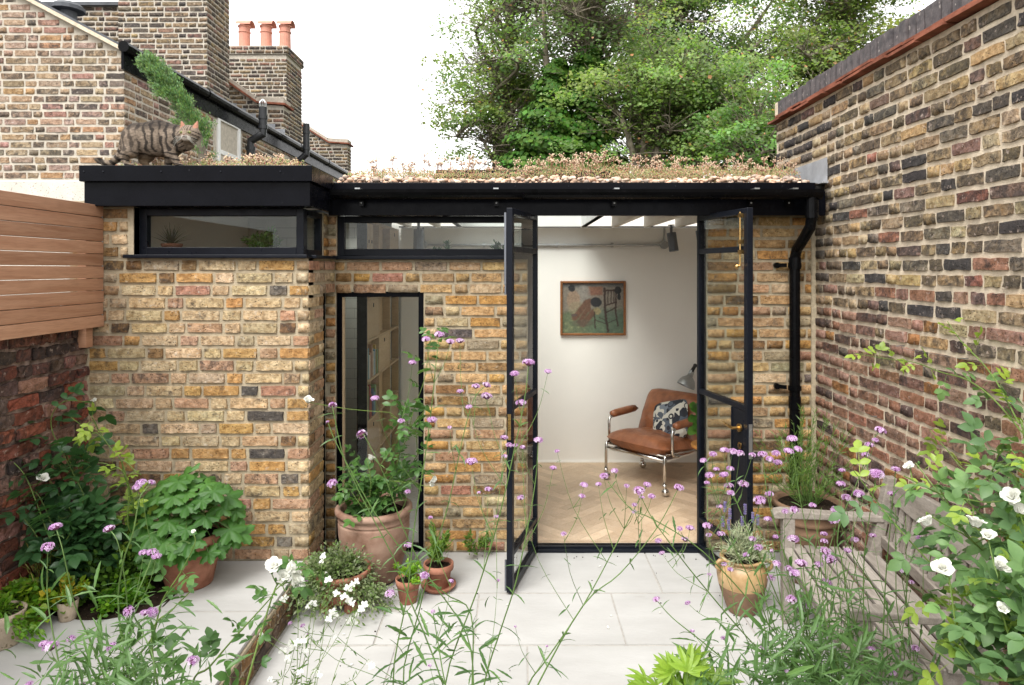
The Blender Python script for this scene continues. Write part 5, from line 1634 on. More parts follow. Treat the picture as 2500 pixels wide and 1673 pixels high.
    earin = sum((np.sqrt(((hx - s_ * .040) / .0125) ** 2 + ((hz - .052) / .024) ** 2) < 1) * 1.0 for s_ in (-1, 1)) * (hy < .003)
    C = np.where(earin[:, None] > 0, np.array((.42, .21, .14)), C)
    dk = tail & (x < -.29)
    C[dk] *= .4
    t = thing('cat', org, 'brown tabby cat walking on the edge of the flat roof, looking out', 'cat')
    put('body', np_mesh('body', V, Q, M['fur'], np.clip(C, .008, 1), True, 4), t, keep=False)
    # short hair lying back along the coat
    nv = np.zeros_like(V)
    fn_ = np.cross(V[Q[:, 1]] - V[Q[:, 0]], V[Q[:, 2]] - V[Q[:, 0]])
    for k_ in range(4): np.add.at(nv, Q[:, k_], fn_)
    nv /= np.linalg.norm(nv, axis=1, keepdims=True) + 1e-9
    rs_ = np.random.RandomState(2)
    ids = rs_.randint(0, len(V), 16000)
    ids = ids[(z[ids] > .012) & ~(head[ids] & (hy[ids] < -.02))]
    dirs = nv[ids] * .55 + np.array((-1.0, 0, -.35)) + rs_.normal(size=(len(ids), 3)) * .25
    dirs -= nv[ids] * np.minimum(0, (dirs * nv[ids]).sum(1, keepdims=True) - .30)
    dirs /= np.linalg.norm(dirs, axis=1, keepdims=True)
    sd_ = np.cross(dirs, nv[ids]); ln_ = rs_.uniform(.006, .012, (len(ids), 1))
    HV = np.stack([V[ids] - sd_ * .0006, V[ids] + sd_ * .0006, V[ids] + dirs * ln_], 1).reshape(-1, 3)
    HC = np.repeat(np.clip(C[ids] * rs_.uniform(.75, 1.45, (len(ids), 1)), .006, 1), 3, axis=0)
    tag(put('fur', np_mesh('fur', HV, np.arange(len(HV)).reshape(-1, 3), M['fur'], HC), t, keep=False), kind='stuff')
    for s_ in (-1, 1):
        p = HD + np.array((s_ * .0215, -.0470, .001))
        MB().ball(p, (.0100, .0080, .0084), 14, 10).build('eye', M['eye'], t, smooth=True, keep=False)
        MB().ball(p + np.array((0, -.0052, 0)), (.0030, .0036, .0064), 10, 8).build('pupil', M['dark'], t, smooth=True, keep=False)
    MB().ball(HD + np.array((0, -.0635, -.0150)), (.0065, .004, .0045), 10, 8).build('nose', M['nose'], t, smooth=True, keep=False)
    wk = MB()
    wk.tube([HD + np.array((-.011, -.0605, -.030)), HD + np.array((-.004, -.0625, -.0275)), HD + np.array((0, -.063, -.0255)), HD + np.array((.004, -.0625, -.0275)), HD + np.array((.011, -.0605, -.030))], .0011, 5)
    wk.build('mouth', M['dark'], t, keep=False)
    wk = MB()
    for s_ in (-1, 1):
        for k in range(5):
            a = HD + np.array((s_ * .016, -.056, -.022 - k * .003))
            wk.tube([a, a + np.array((s_ * .028, -.006, -.004 - k * .005)), a + np.array((s_ * .052, .004, -.014 - k * .010))], [.0006, .0005, .0002], 4)
    wk.build('whiskers', M['petal_white'], t, keep=False)
make_cat()
# ------------------------------------------------------------------ leaves, flowers
def leaf_strip(Ln, W, rows=5, fold=.25, curl=.25, teeth=0.0, prof=None, base=0.0, rr=None):
    "leaf from the origin along +y, upper side +z: mid rib and two margins"
    rr = rr or R
    prof = prof or (lambda t: math.sin(math.pi * min(1, t ** .8)) ** .8)
    v, f = [], []
    for i in range(rows + 1):
        t = i / rows
        wv = W / 2 * max(.03, prof(t)) * (1 + (teeth if i % 2 else -teeth))
        y = base + Ln * t
        zc = -curl * Ln * t * t
        v += [(-wv, y, zc + fold * wv), (0, y, zc), (wv, y, zc + fold * wv)]
    for i in range(rows):
        a = i * 3
        f += [(a, a + 1, a + 4, a + 3), (a + 1, a + 2, a + 5, a + 4)]
    return v, f

def xf(v, m): return [tuple(m @ Vector(p)) for p in v]
def orient(pos, d, up, s=1.0, roll=0.0):
    d = Vector(d).normalized(); up = Vector(up)
    x = d.cross(up)
    if x.length < 1e-4: x = d.orthogonal()
    x.normalize(); z = x.cross(d)
    m = Matrix((x, d, z)).transposed().to_4x4()
    return Matrix.Translation(pos) @ m @ Matrix.Rotation(roll, 4, 'Y') @ Matrix.Scale(s, 4)

def rose_leaf(mat, nl=5, size=.055, seed=0):
    r = random.Random(seed); mb = MB()
    rl = size * (1.9 if nl == 5 else 1.1 if nl == 3 else 2.6)
    v, f = leaf_strip(rl, .0022, 3, 0, .12)
    mb.add(v, f)
    spots = [(1.0, 0)] + [(.95 - .42 * k, s) for k in range((nl - 1) // 2) for s in (-1, 1)]
    for t, s in spots:
        Ls = size * (1.1 if s == 0 else .92 - .1 * (1 - t)) * r.uniform(.9, 1.1)
        v, f = leaf_strip(Ls, Ls * .62, 5, r.uniform(.15, .4), r.uniform(.1, .35), .05, lambda q: math.sin(math.pi * (q * .97 + .015)) ** .72)
        a = s * r.uniform(.95, 1.25) if s else r.uniform(-.15, .15)
        m = Matrix.Translation((0, rl * t, -.12 * rl * t * t)) @ Matrix.Rotation(-a, 4, 'Z') @ Matrix.Rotation(r.uniform(-.25, .25), 4, 'Y')
        mb.add(xf(v, m), f)
    return mb.mesh('leaf', mat, True)

def palmate(mat, size, seed=0, lobes=5, deep=.45):
    r = random.Random(seed)
    n = 44; span = math.radians(312); a0 = -span / 2
    out = []
    for i in range(n + 1):
        a = a0 + span * i / n
        q = (a - a0) / span * lobes
        ph = q - math.floor(q)
        lobe = 1 - deep * abs(2 * ph - 1) ** 1.5
        tooth = 1 + .055 * (1 if i % 2 else -1)
        rr_ = size * lobe * tooth * (1 - .13 * abs(a) / (span / 2))
        out.append((rr_ * math.sin(a), rr_ * math.cos(a), a, ph))
    v = [(0, 0, 0)]; f = []
    for (x, y, a, ph) in out:
        for t in (.5, 1.0):
            rr_ = math.hypot(x, y) * t
            z = .12 * rr_ * math.cos(2 * math.pi * ph) * -1 - .26 * rr_ * rr_ / size + r.uniform(-.02, .02) * size * t
            v.append((x * t, y * t, z))
    for i in range(n):
        a, b = 1 + i * 2, 1 + (i + 1) * 2
        f += [(0, b, a), (a, b, b + 1, a + 1)]
    return MB().add(v, f).mesh('leaf', mat, True)

VBL = []
for i in range(8):
    r_ = random.Random(60 + i)
    v, f = leaf_strip(1, .125 * r_.uniform(.75, 1.25), 8, .5, r_.uniform(.05, .5), .16, lambda t: (math.sin(math.pi * min(1, t * .93 + .06)) ** .75))
    VBL.append(MB().add(v, f).mesh('leaf', L['verbena'], False))
def rl_set(mat, base, sz): return [rose_leaf(mat, 5, sz, base + i) for i in range(4)] + [rose_leaf(mat, 3, sz, base + 10 + i) for i in range(2)] + [rose_leaf(mat, 7, sz * .9, base + 20)]
RL_L, RL_D, RL_Y, RL_M = rl_set(L['rose'], 100, .055), rl_set(L['rose_dark'], 200, .055), rl_set(L['rose_young'], 300, .045), rl_set(L['rose_mid'], 400, .048)

def verbena_head(seed, rad, nfl):
    r = random.Random(seed); mb = MB()
    for k in range(nfl):
        t = (k + .5) / nfl
        a = k * 2.399963 + r.uniform(-.2, .2); th = math.acos(1 - t * 1.12)
        d = Vector((math.sin(th) * math.cos(a), math.sin(th) * math.sin(a), math.cos(th)))
        p = Vector((d.x * rad, d.y * rad, d.z * rad * .62)) * r.uniform(.88, 1.1)
        c = r.choice([(.54, .30, .56), (.64, .40, .66), (.72, .50, .74), (.46, .24, .48), (.78, .62, .80)])
        m = orient(p, d.orthogonal(), d, 1, r.uniform(0, 6.28))
        s = r.uniform(.0042, .0056)
        vv = [(0, 0, -.001)]; ff = []
        for j in range(5):
            b = j * 1.2566
            vv += [(s * math.cos(b - .42), s * math.sin(b - .42), .0005), (s * 1.12 * math.cos(b), s * 1.12 * math.sin(b), -.0003), (s * math.cos(b + .42), s * math.sin(b + .42), .0005)]
            ff += [(0, 1 + j * 3, 2 + j * 3), (0, 2 + j * 3, 3 + j * 3)]
        q = r.uniform(0, 1.2)
        rot = Matrix.Rotation(q, 4, 'Z')
        zz = d
        x = zz.orthogonal().normalized(); y = zz.cross(x)
        mm = Matrix.Translation(p) @ Matrix((x, y, zz)).transposed().to_4x4() @ rot
        mb.add(xf(vv, mm), ff, 0, c + (1,))
        mb.tube([p * .25 - Vector((0, 0, rad * .25)), p - d * .001], [.0012, .0011], 3, 0, (.17, .055, .12, 1), False)
    mb.ball((0, 0, -rad * .12), (rad * .62, rad * .62, rad * .42), 8, 5, 0, (.22, .085, .15, 1))
    return mb.mesh('flower_head', M['petal_lilac'])
VH = [verbena_head(i, U(.0145, .0175), R.randint(17, 25)) for i in range(5)]
VHS = [verbena_head(20 + i, .010, 10) for i in range(3)]

def add_head(parent, p, d, s):
    big = s > .55
    m = orient(p, Vector(d).orthogonal(), Vector(d), s if big else s * 1.5, U(0, 6))
    x = Vector(d).normalized()
    a = x.orthogonal().normalized(); b = x.cross(a)
    m = Matrix.Translation(p) @ Matrix((a, b, x)).transposed().to_4x4() @ Matrix.Rotation(U(0, 6.28), 4, 'Z') @ Matrix.Scale(s if big else s * 1.5, 4)
    return put('flower_head', R.choice(VH if big else VHS), parent, m)

SG = (.9, 1.0, .8, 1)
def smooth_path(pts, n=4):
    out = []
    P_ = [Vector(p) for p in pts]
    for i in range(len(P_) - 1):
        p0, p1, p2, p3 = P_[max(i - 1, 0)], P_[i], P_[i + 1], P_[min(i + 2, len(P_) - 1)]
        for k in range(n):
            t = k / n
            out.append(.5 * ((2 * p1) + (p2 - p0) * t + (2 * p0 - 5 * p1 + 4 * p2 - p3) * t * t + (3 * p1 - p0 - 3 * p2 + p3) * t ** 3))
    out.append(P_[-1])
    return out

class Budget: pass
def verbena(name, label, base, stems_px, heads, Y, leafmax=110, dy=.12, hscale=1.0, leafscale=1.0, r0=.0032, group='tall verbena plants in the front bed'):
    R.seed(sum(ord(ch_) * (i_ % 7 + 1) for i_, ch_ in enumerate(label)))
    t = thing(name, base, label, 'plant', group)
    base = Vector(base)
    stems = []
    for k, (px_pts, Ys) in enumerate(stems_px):
        pts = [P(x, y, Ys + .03 * math.sin(i + k)) for i, (x, y) in enumerate(px_pts)]
        b = base + Vector((U(-.10, .10), U(-.10, .10), 0))
        lowest = pts[0]
        pts = [b, b.lerp(lowest, .55) + Vector((U(-.02, .02), 0, .04))] + pts
        stems.append((smooth_path(pts, 4), True))
    done = []
    mb_all = []
    ends = [s[0][-1] for s in stems]
    for (px, py, sz) in heads:
        H = P(px, py, Y + U(-dy, dy))
        near = min(range(len(ends)), key=lambda i: (SX(ends[i])[0] - px) ** 2 + (SX(ends[i])[1] - py) ** 2) if ends else None
        if near is not None and (SX(ends[near])[0] - px) ** 2 + (SX(ends[near])[1] - py) ** 2 < 14 ** 2:
            pth = stems[near][0]
            add_head(t, pth[-1], (pth[-1] - pth[-3]).normalized() * .6 + Vector((0, 0, .6)), sz * hscale)
            continue
        best, bc = None, 1e9
        for s, _ in stems:
            for q in s[4:-1]:
                lat = math.hypot(q.x - H.x, q.y - H.y); dz = H.z - q.z
                if dz < .035: continue
                cst = abs(dz - 1.7 * lat - .05) + .9 * lat + .25 * dz
                if cst < bc: bc, best = cst, q
        if best is None: best = base
        mid = best.lerp(H, .55) + Vector(((H.x - best.x) * .12, 0, -.06 * (H - best).length))
        pth = smooth_path([best, mid, H], 4)
        stems.append((pth, False))
        add_head(t, H, (H - mid).normalized() * .5 + Vector((0, 0, .7)), sz * hscale)
    n_leaf = 0
    extra = MB()
    for s, main in stems:
        ln = sum((s[i + 1] - s[i]).length for i in range(len(s) - 1))
        m_ = len(s)
        ra = [(r0 if main else r0 * .42) * (1 - .6 * i / (m_ - 1)) for i in range(m_)]
        MB().tube(s, ra, 5, 0, SG).build('stem', M['stem'], t)
        acc = 0; nxt = U(.05, .12); k = 0
        for i in range(m_ - 1):
            acc += (s[i + 1] - s[i]).length
            if acc > nxt:
                nxt += U(.10, .19)
                d = (s[i + 1] - s[i]).normalized()
                ax = d.orthogonal().normalized()
                rot = Matrix.Rotation(k * 1.57 + U(-.4, .4), 3, d); k += 1
                sx, sy = SX(s[i])
                if s[i].y < .4: continue
                for sg in (1, -1):
                    ld = (rot @ ax) * sg + d * U(.1, .7) + Vector((0, 0, U(-.35, .25)))
                    frac = acc / max(ln, .01)
                    sz = (U(.07, .115) if main else U(.025, .05)) * (1.15 - .65 * frac) * leafscale
                    m4 = orient(s[i], ld, Vector((0, 0, 1)), sz, U(-.4, .4))
                    if n_leaf < leafmax and -40 < sx < 2540 and sy < 1750:
                        put('leaf', R.choice(VBL), t, m4); n_leaf += 1
                    else:
                        v, f = leaf_strip(1, .17, 4, .5, .3, 0)
                        extra.add(xf(v, m4), f)
    return t, stems, extra, n_leaf

def leaf_mass(parent, extra, n, sampler, mat, size, wid=.17, leafmax=0, name='foliage', updir=.5, meshes=None, up_bias=0.3):
    "many narrow leaves: the first ones objects, the rest joined"
    k = 0
    for i in range(n):
        p, d = sampler()
        s = U(*size)
        m4 = orient(p, d, Vector((U(-.5, .5), U(-.8, .2), 1)), s, U(-.6, .6))
        if k < leafmax:
            put('leaf', R.choice(meshes or VBL), parent, m4); k += 1
        else:
            v, f = leaf_strip(1, wid, 4, .4, U(.1, .5), .1)
            c = U(.75, 1.3)
            extra.add(xf(v, m4), f, 0, (c, c, c * U(.8, 1.1), 1))
    if extra.v:
        o = extra.build(name, mat, parent)
        tag(o, kind='stuff')

# centre plant: five tall stems
c_stems = [([(960, 1673), (995, 1450), (1011, 1291), (1039, 1107), (1056, 975), (1063, 900), (1073, 818)], 2.35),
           ([(985, 1673), (1023, 1494), (1055, 1365), (1096, 1227), (1129, 1074), (1157, 975), (1188, 941)], 2.42),
           ([(1087, 1673), (1166, 1439), (1216, 1273), (1253, 1111), (1280, 980), (1291, 886)], 2.30),
           ([(1182, 1673), (1225, 1530), (1260, 1420), (1292, 1268), (1309, 1160), (1314, 1075)], 2.28),
           ([(1290, 1673), (1330, 1616), (1424, 1478), (1498, 1342), (1545, 1250), (1580, 1184)], 2.38),
           ([(1424, 1478), (1514, 1400), (1604, 1289), (1657, 1191)], 2.38),
           ([(1088, 1673), (1068, 1560), (1057, 1493)], 2.2),
           ([(1140, 1550), (1040, 1400), (985, 1290), (940, 1165), (893, 1070), (883, 1061)], 2.5),
           ([(995, 1450), (960, 1360), (850, 1145), (815, 1010), (812, 990)], 2.45),
           ([(1150, 1500), (1075, 1440), (940, 1290), (830, 1100), (800, 1030)], 2.6)]
c_heads = [(814, 990, .9), (915, 973, .8), (883, 1060, 1.1), (980, 1028, .8), (1123, 956, .7), (1189, 969, 1.0), (1145, 994, .7), (1055, 1026, 1.0), (1098, 1044, .5), (1272, 985, 1.2), (1231, 1069, .8), (1243, 1087, .7), (1258, 1088, .6), (1276, 1092, .55),
           (1232, 1115, .7), (1314, 1073, 1.0), (1360, 1102, .6), (1351, 1143, .7), (1150, 1128, 1.2), (1192, 1195, .8), (1169, 1203, .4), (1272, 1216, .9), (811, 1180, 1.0), (796, 1028, .4), (995, 1201, .7), (997, 1332, .9), (1037, 1405, 1.0), (1101, 1419, .55), (1215, 1418, .5),
           (1212, 1262, .6), (1051, 1264, .5), (951, 1450, 1.1), (742, 1418, .9), (1057, 1492, .45), (1376, 1304, .6), (1258, 1530, .3), (1335, 1578, .35), (1049, 1625, .4), (708, 1522, .5), (739, 1528, .6), (752, 1547, .3), (653, 1546, .6),
           (1073, 816, 1.1), (1040, 829, .9), (1099, 835, .9), (1123, 833, .9), (1007, 886, .9), (1291, 884, 1.2), (1257, 913, .95), (1338, 908, .8), (1162, 944, .9), (1188, 939, .9), (1186, 966, .9),
           (1426, 1185, .9), (1421, 1212, .7), (1530, 1187, .6), (1560, 1199, 1.2), (1580, 1182, .8), (1591, 1212, .8), (1567, 1215, .6), (1549, 1233, .6), (1657, 1190, 1.1), (1548, 1250, .5), (1474, 1163, 1.0), (1500, 1150, .8), (1461, 1183, .7)]
vc, st_, ex_, nl_ = verbena('verbena_plant', 'tall branching verbena with lilac heads in the centre foreground', (-.14, 2.25, .01), c_stems, c_heads, 2.38, 120)
def smp_c():
    x = R.gauss(1080, 110); y = U(1480, 1760)
    p = P(x, y, U(2.2, 2.5))
    return p, Vector((U(-1, 1), U(-.6, .6), U(-.5, .9)))
leaf_mass(vc, ex_, 90, smp_c, L['verbena'], (.04, .10), .15, 60)

# left plant
l_stems = [([(154, 1673), (119, 1487), (115, 1412), (117, 1336)], 2.1),
           ([(260, 1673), (221, 1568), (183, 1479), (165, 1398), (151, 1336), (136, 1287)], 2.05),
           ([(310, 1673), (310, 1479), (300, 1385), (286, 1320), (266, 1292)], 2.2),
           ([(290, 1500), (300, 1377), (324, 1304), (340, 1220), (355, 1195), (370, 1178)], 2.15),
           ([(300, 1600), (324, 1479), (351, 1412), (367, 1371), (372, 1349)], 2.2),
           ([(375, 1673), (372, 1600), (350, 1550), (325, 1500), (314, 1493)], 2.0),
           ([(235, 1673), (290, 1570), (340, 1520), (372, 1496)], 2.1),
           ([(335, 1673), (310, 1600), (272, 1580)], 1.95)]
l_heads = [(136, 1285, 1.0), (117, 1325, 1.1), (265, 1290, 1.0), (351, 1350, .9), (372, 1347, 1.1), (382, 1359, .8), (345, 1179, .9), (335, 1190, .8), (370, 1177, .7), (314, 1491, .9), (353, 1497, .8), (372, 1495, 1.1), (382, 1504, .6), (173, 1560, .8), (124, 1579, 1.4), (108, 1572, .9), (272, 1579, .9), (471, 1614, 1.1), (71, 1671, .7), (205, 1671, .6)]
vl, st_, ex_, nl_ = verbena('verbena_plant', 'short bushy verbena with lilac heads over the left terrace', (-1.15, 2.05, .01), l_stems, l_heads, 2.1, 110)
def smp_l():
    x = R.choice((R.gauss(330, 95), R.gauss(250, 120))); y = 1673 - abs(R.gauss(0, 95)) + U(0, 110)
    p = P(x, y, U(1.85, 2.3))
    return p, Vector((U(-1, 1), U(-.6, .6), U(-.3, 1)))
leaf_mass(vl, ex_, 420, smp_l, L['verbena'], (.035, .095), .17, 170)

# right clump
r_stems = [([(2000, 1700), (1960, 1640), (1853, 1494), (1715, 1346), (1595, 1268), (1540, 1243), (1484, 1176)], 2.3),
           ([(1964, 1690), (1835, 1568), (1701, 1411), (1646, 1340), (1595, 1270), (1567, 1217)], 2.35),
           ([(1900, 1700), (1779, 1618), (1710, 1563), (1641, 1508), (1602, 1464)], 2.2),
           ([(1985, 1690), (1890, 1440), (1840, 1330), (1800, 1230), (1768, 1160)], 2.5),
           ([(2010, 1690), (1930, 1400), (1880, 1240), (1861, 1110)], 2.5),
           ([(2035, 1690), (1985, 1380), (1950, 1200), (1934, 1072)], 2.55),
           ([(2090, 1690), (2060, 1400), (2045, 1300), (2100, 1160), (2123, 1088), (2149, 1051)], 2.4),
           ([(2110, 1690), (2108, 1400), (2120, 1280), (2140, 1158)], 2.35),
           ([(2150, 1690), (2160, 1450), (2172, 1300), (2187, 1146)], 2.3),
           ([(2050, 1690), (2020, 1480), (2015, 1346)], 2.25),
           ([(2060, 1690), (1990, 1500), (1960, 1420), (1955, 1376)], 2.3),
           ([(1950, 1690), (1880, 1500), (1845, 1400), (1821, 1355)], 2.35),
           ([(1930, 1690), (1860, 1480), (1790, 1330), (1745, 1200), (1717, 1125)], 2.6),
           ([(2230, 1690), (2215, 1500), (2198, 1390)], 2.3),
           ([(2240, 1690), (2170, 1500), (2080, 1350), (2041, 1246)], 2.4)]
r_heads = [(1607, 1321, .7), (1616, 1351, .7), (1660, 1291, .6), (1685, 1290, 1.0), (1673, 1318, .9), (1726, 1284, .95), (1731, 1307, .7), (1760, 1304, .9), (1757, 1237, .7), (1717, 1124, .8), (1741, 1109, .9), (1768, 1100, 1.0), (1789, 1103, .9), (1806, 1107, .9), (1749, 1146, .7), (1783, 1145, .8),
           (1733, 1161, 1.0), (1768, 1157, .8), (1726, 1179, .6), (1771, 1171, 1.0), (1779, 1187, 1.0), (1784, 1204, .8), (1815, 1182, 1.1), (1837, 1111, .7), (1861, 1108, 1.1), (1895, 1107, .9), (1879, 1121, .8), (1899, 1130, .9), (1934, 1070, 1.2), (1948, 1097, .8), (1925, 1102, 1.0), (1878, 1207, 1.0), (1855, 1222, 1.2), (1874, 1268, .9),
           (1918, 1249, .8), (1939, 1245, .9), (1983, 1233, .7), (1837, 1316, .8), (1851, 1337, 1.0), (1821, 1354, .7), (1936, 1316, 1.3), (1955, 1375, 1.2), (1940, 1400, 1.1), (1925, 1388, .8), (1896, 1376, .8), (1883, 1412, .9), (1895, 1311, .7), (1932, 1464, 1.0), (1974, 1481, 1.0), (1602, 1463, .7), (1679, 1473, .7), (1690, 1541, .5), (1766, 1558, .6),
           (1732, 1403, .5), (1783, 1391, .7), (1768, 1378, .6), (1866, 1582, .8), (1917, 1637, .7), (1770, 1662, .9), (2149, 1050, 1.1), (2137, 1075, .7), (2123, 1087, 1.0), (2113, 1111, .9), (2140, 1156, 1.5), (2187, 1144, .8), (2053, 1182, .9), (2056, 1149, .7), (2097, 1206, 1.1), (2083, 1229, 1.0), (2066, 1215, .9), (2041, 1245, 1.1), (2049, 1265, 1.1), (2036, 1272, .9),
           (2177, 1206, .8), (1984, 1235, .7), (2015, 1344, 1.0), (2024, 1366, 1.4), (2087, 1319, .9), (2194, 1388, 1.0), (2202, 1366, .8), (2017, 1423, 1.2), (2244, 1313, .6), (2128, 1585, .7), (2235, 1583, .8), (2179, 1643, .8), (2131, 1308, .7), (2225, 1422, .6), (2012, 1304, .7), (2012, 1322, .7), (1999, 1379, .8), (1885, 1345, .5), (2070, 1345, .7)]
vr, st_, ex_, nl_ = verbena('verbena_plant', 'dense verbena clump with many lilac heads before the bench', (1.08, 2.3, .01), r_stems, r_heads, 2.4, 120, .18)
exr = MB()
for k in range(34):
    bx_ = U(1880, 2230); tx_ = bx_ + U(-170, 90) * (1 if bx_ < 2100 else .5); ty_ = U(1230, 1480); Yk = U(2.2, 2.6)
    s_ = smooth_path([Vector((1.05 + U(-.12, .25), 2.3 + U(-.1, .1), .01)), P(bx_, 1690, Yk), P(bx_ * .5 + tx_ * .5 + U(-15, 15), (1690 + ty_) / 2, Yk), P(tx_, ty_, Yk)], 4)
    MB().tube(s_, [.0026 * (1 - .55 * i / (len(s_) - 1)) for i in range(len(s_))], 5, 0, SG).build('stem', M['stem'], vr)
    for i in range(4, len(s_) - 1, 2):
        d_ = (s_[i + 1] - s_[i]).normalized(); ax_2 = Matrix.Rotation(U(0, 6.28), 3, d_) @ d_.orthogonal().normalized()
        for sg in (1, -1):
            v, f = leaf_strip(1, .16, 5, .5, .3, .12)
            c = U(.8, 1.25)
            ex_.add(xf(v, orient(s_[i], ax_2 * sg + d_ * U(.1, .6) + Vector((0, 0, U(-.4, .2))), Vector((0, 0, 1)), U(.035, .08), U(-.4, .4))), f, 0, (c, c, c, 1))
def smp_r():
    x = R.choice((U(1690, 2240), R.gauss(2010, 110))); y = 1673 - abs(R.gauss(0, 110)) * (1 - .35 * abs(x - 1990) / 260) + U(0, 130)
    p = P(x, y, U(2.05, 2.5))
    return p, Vector((U(-1, 1), U(-.7, .5), U(-.2, 1.2)))
leaf_mass(vr, ex_, 900, smp_r, L['verbena'], (.035, .10), .15, 180)

# ------------------------------------------------------------------ roses
def rose_bloom(seed, rad=.032, npet=15):
    r = random.Random(seed); mb = MB()
    for k in range(npet):
        t = k / (npet - 1)
        a = k * 2.39996 + r.uniform(-.2, .2)
        open_ = .15 + .95 * t
        pl = rad * (.75 + .35 * t) * r.uniform(.9, 1.1); pw = pl * r.uniform(.85, 1.1)
        nr, nc = 4, 4
        v, f = [], []
        for i in range(nr + 1):
            for j in range(nc + 1):
                s = i / nr; q = j / nc * 2 - 1
                wd = pw / 2 * math.sin(math.pi * (.18 + .62 * s)) ** .8
                th = open_ * s
                y = pl * math.sin(th * .9) / max(.3, open_) * (1 if open_ > .3 else s)
                y = pl * s * math.sin(open_ * .8 * (.4 + .6 * s)); z = pl * s * math.cos(open_ * .8 * (.4 + .6 * s))
                v.append((q * wd, y + .003 - .35 * (q * q) * wd * .6, z + r.uniform(-.0012, .0012) * s - (.12 * pl * (q * q) if i == nr else 0)))
        for i in range(nr):
            for j in range(nc):
                p_ = i * (nc + 1) + j
                f.append((p_, p_ + 1, p_ + nc + 2, p_ + nc + 1))
        mb.add(xf(v, Matrix.Rotation(a, 4, 'Z')), f)
    return mb.mesh('bloom', M['petal_white'], True)
RBM = [rose_bloom(i, .034, 16) for i in range(4)]
BUD = MB().ball((0, 0, .008), (.006, .006, .010), 8, 6).mesh('bud', L['rose_mid'], True)

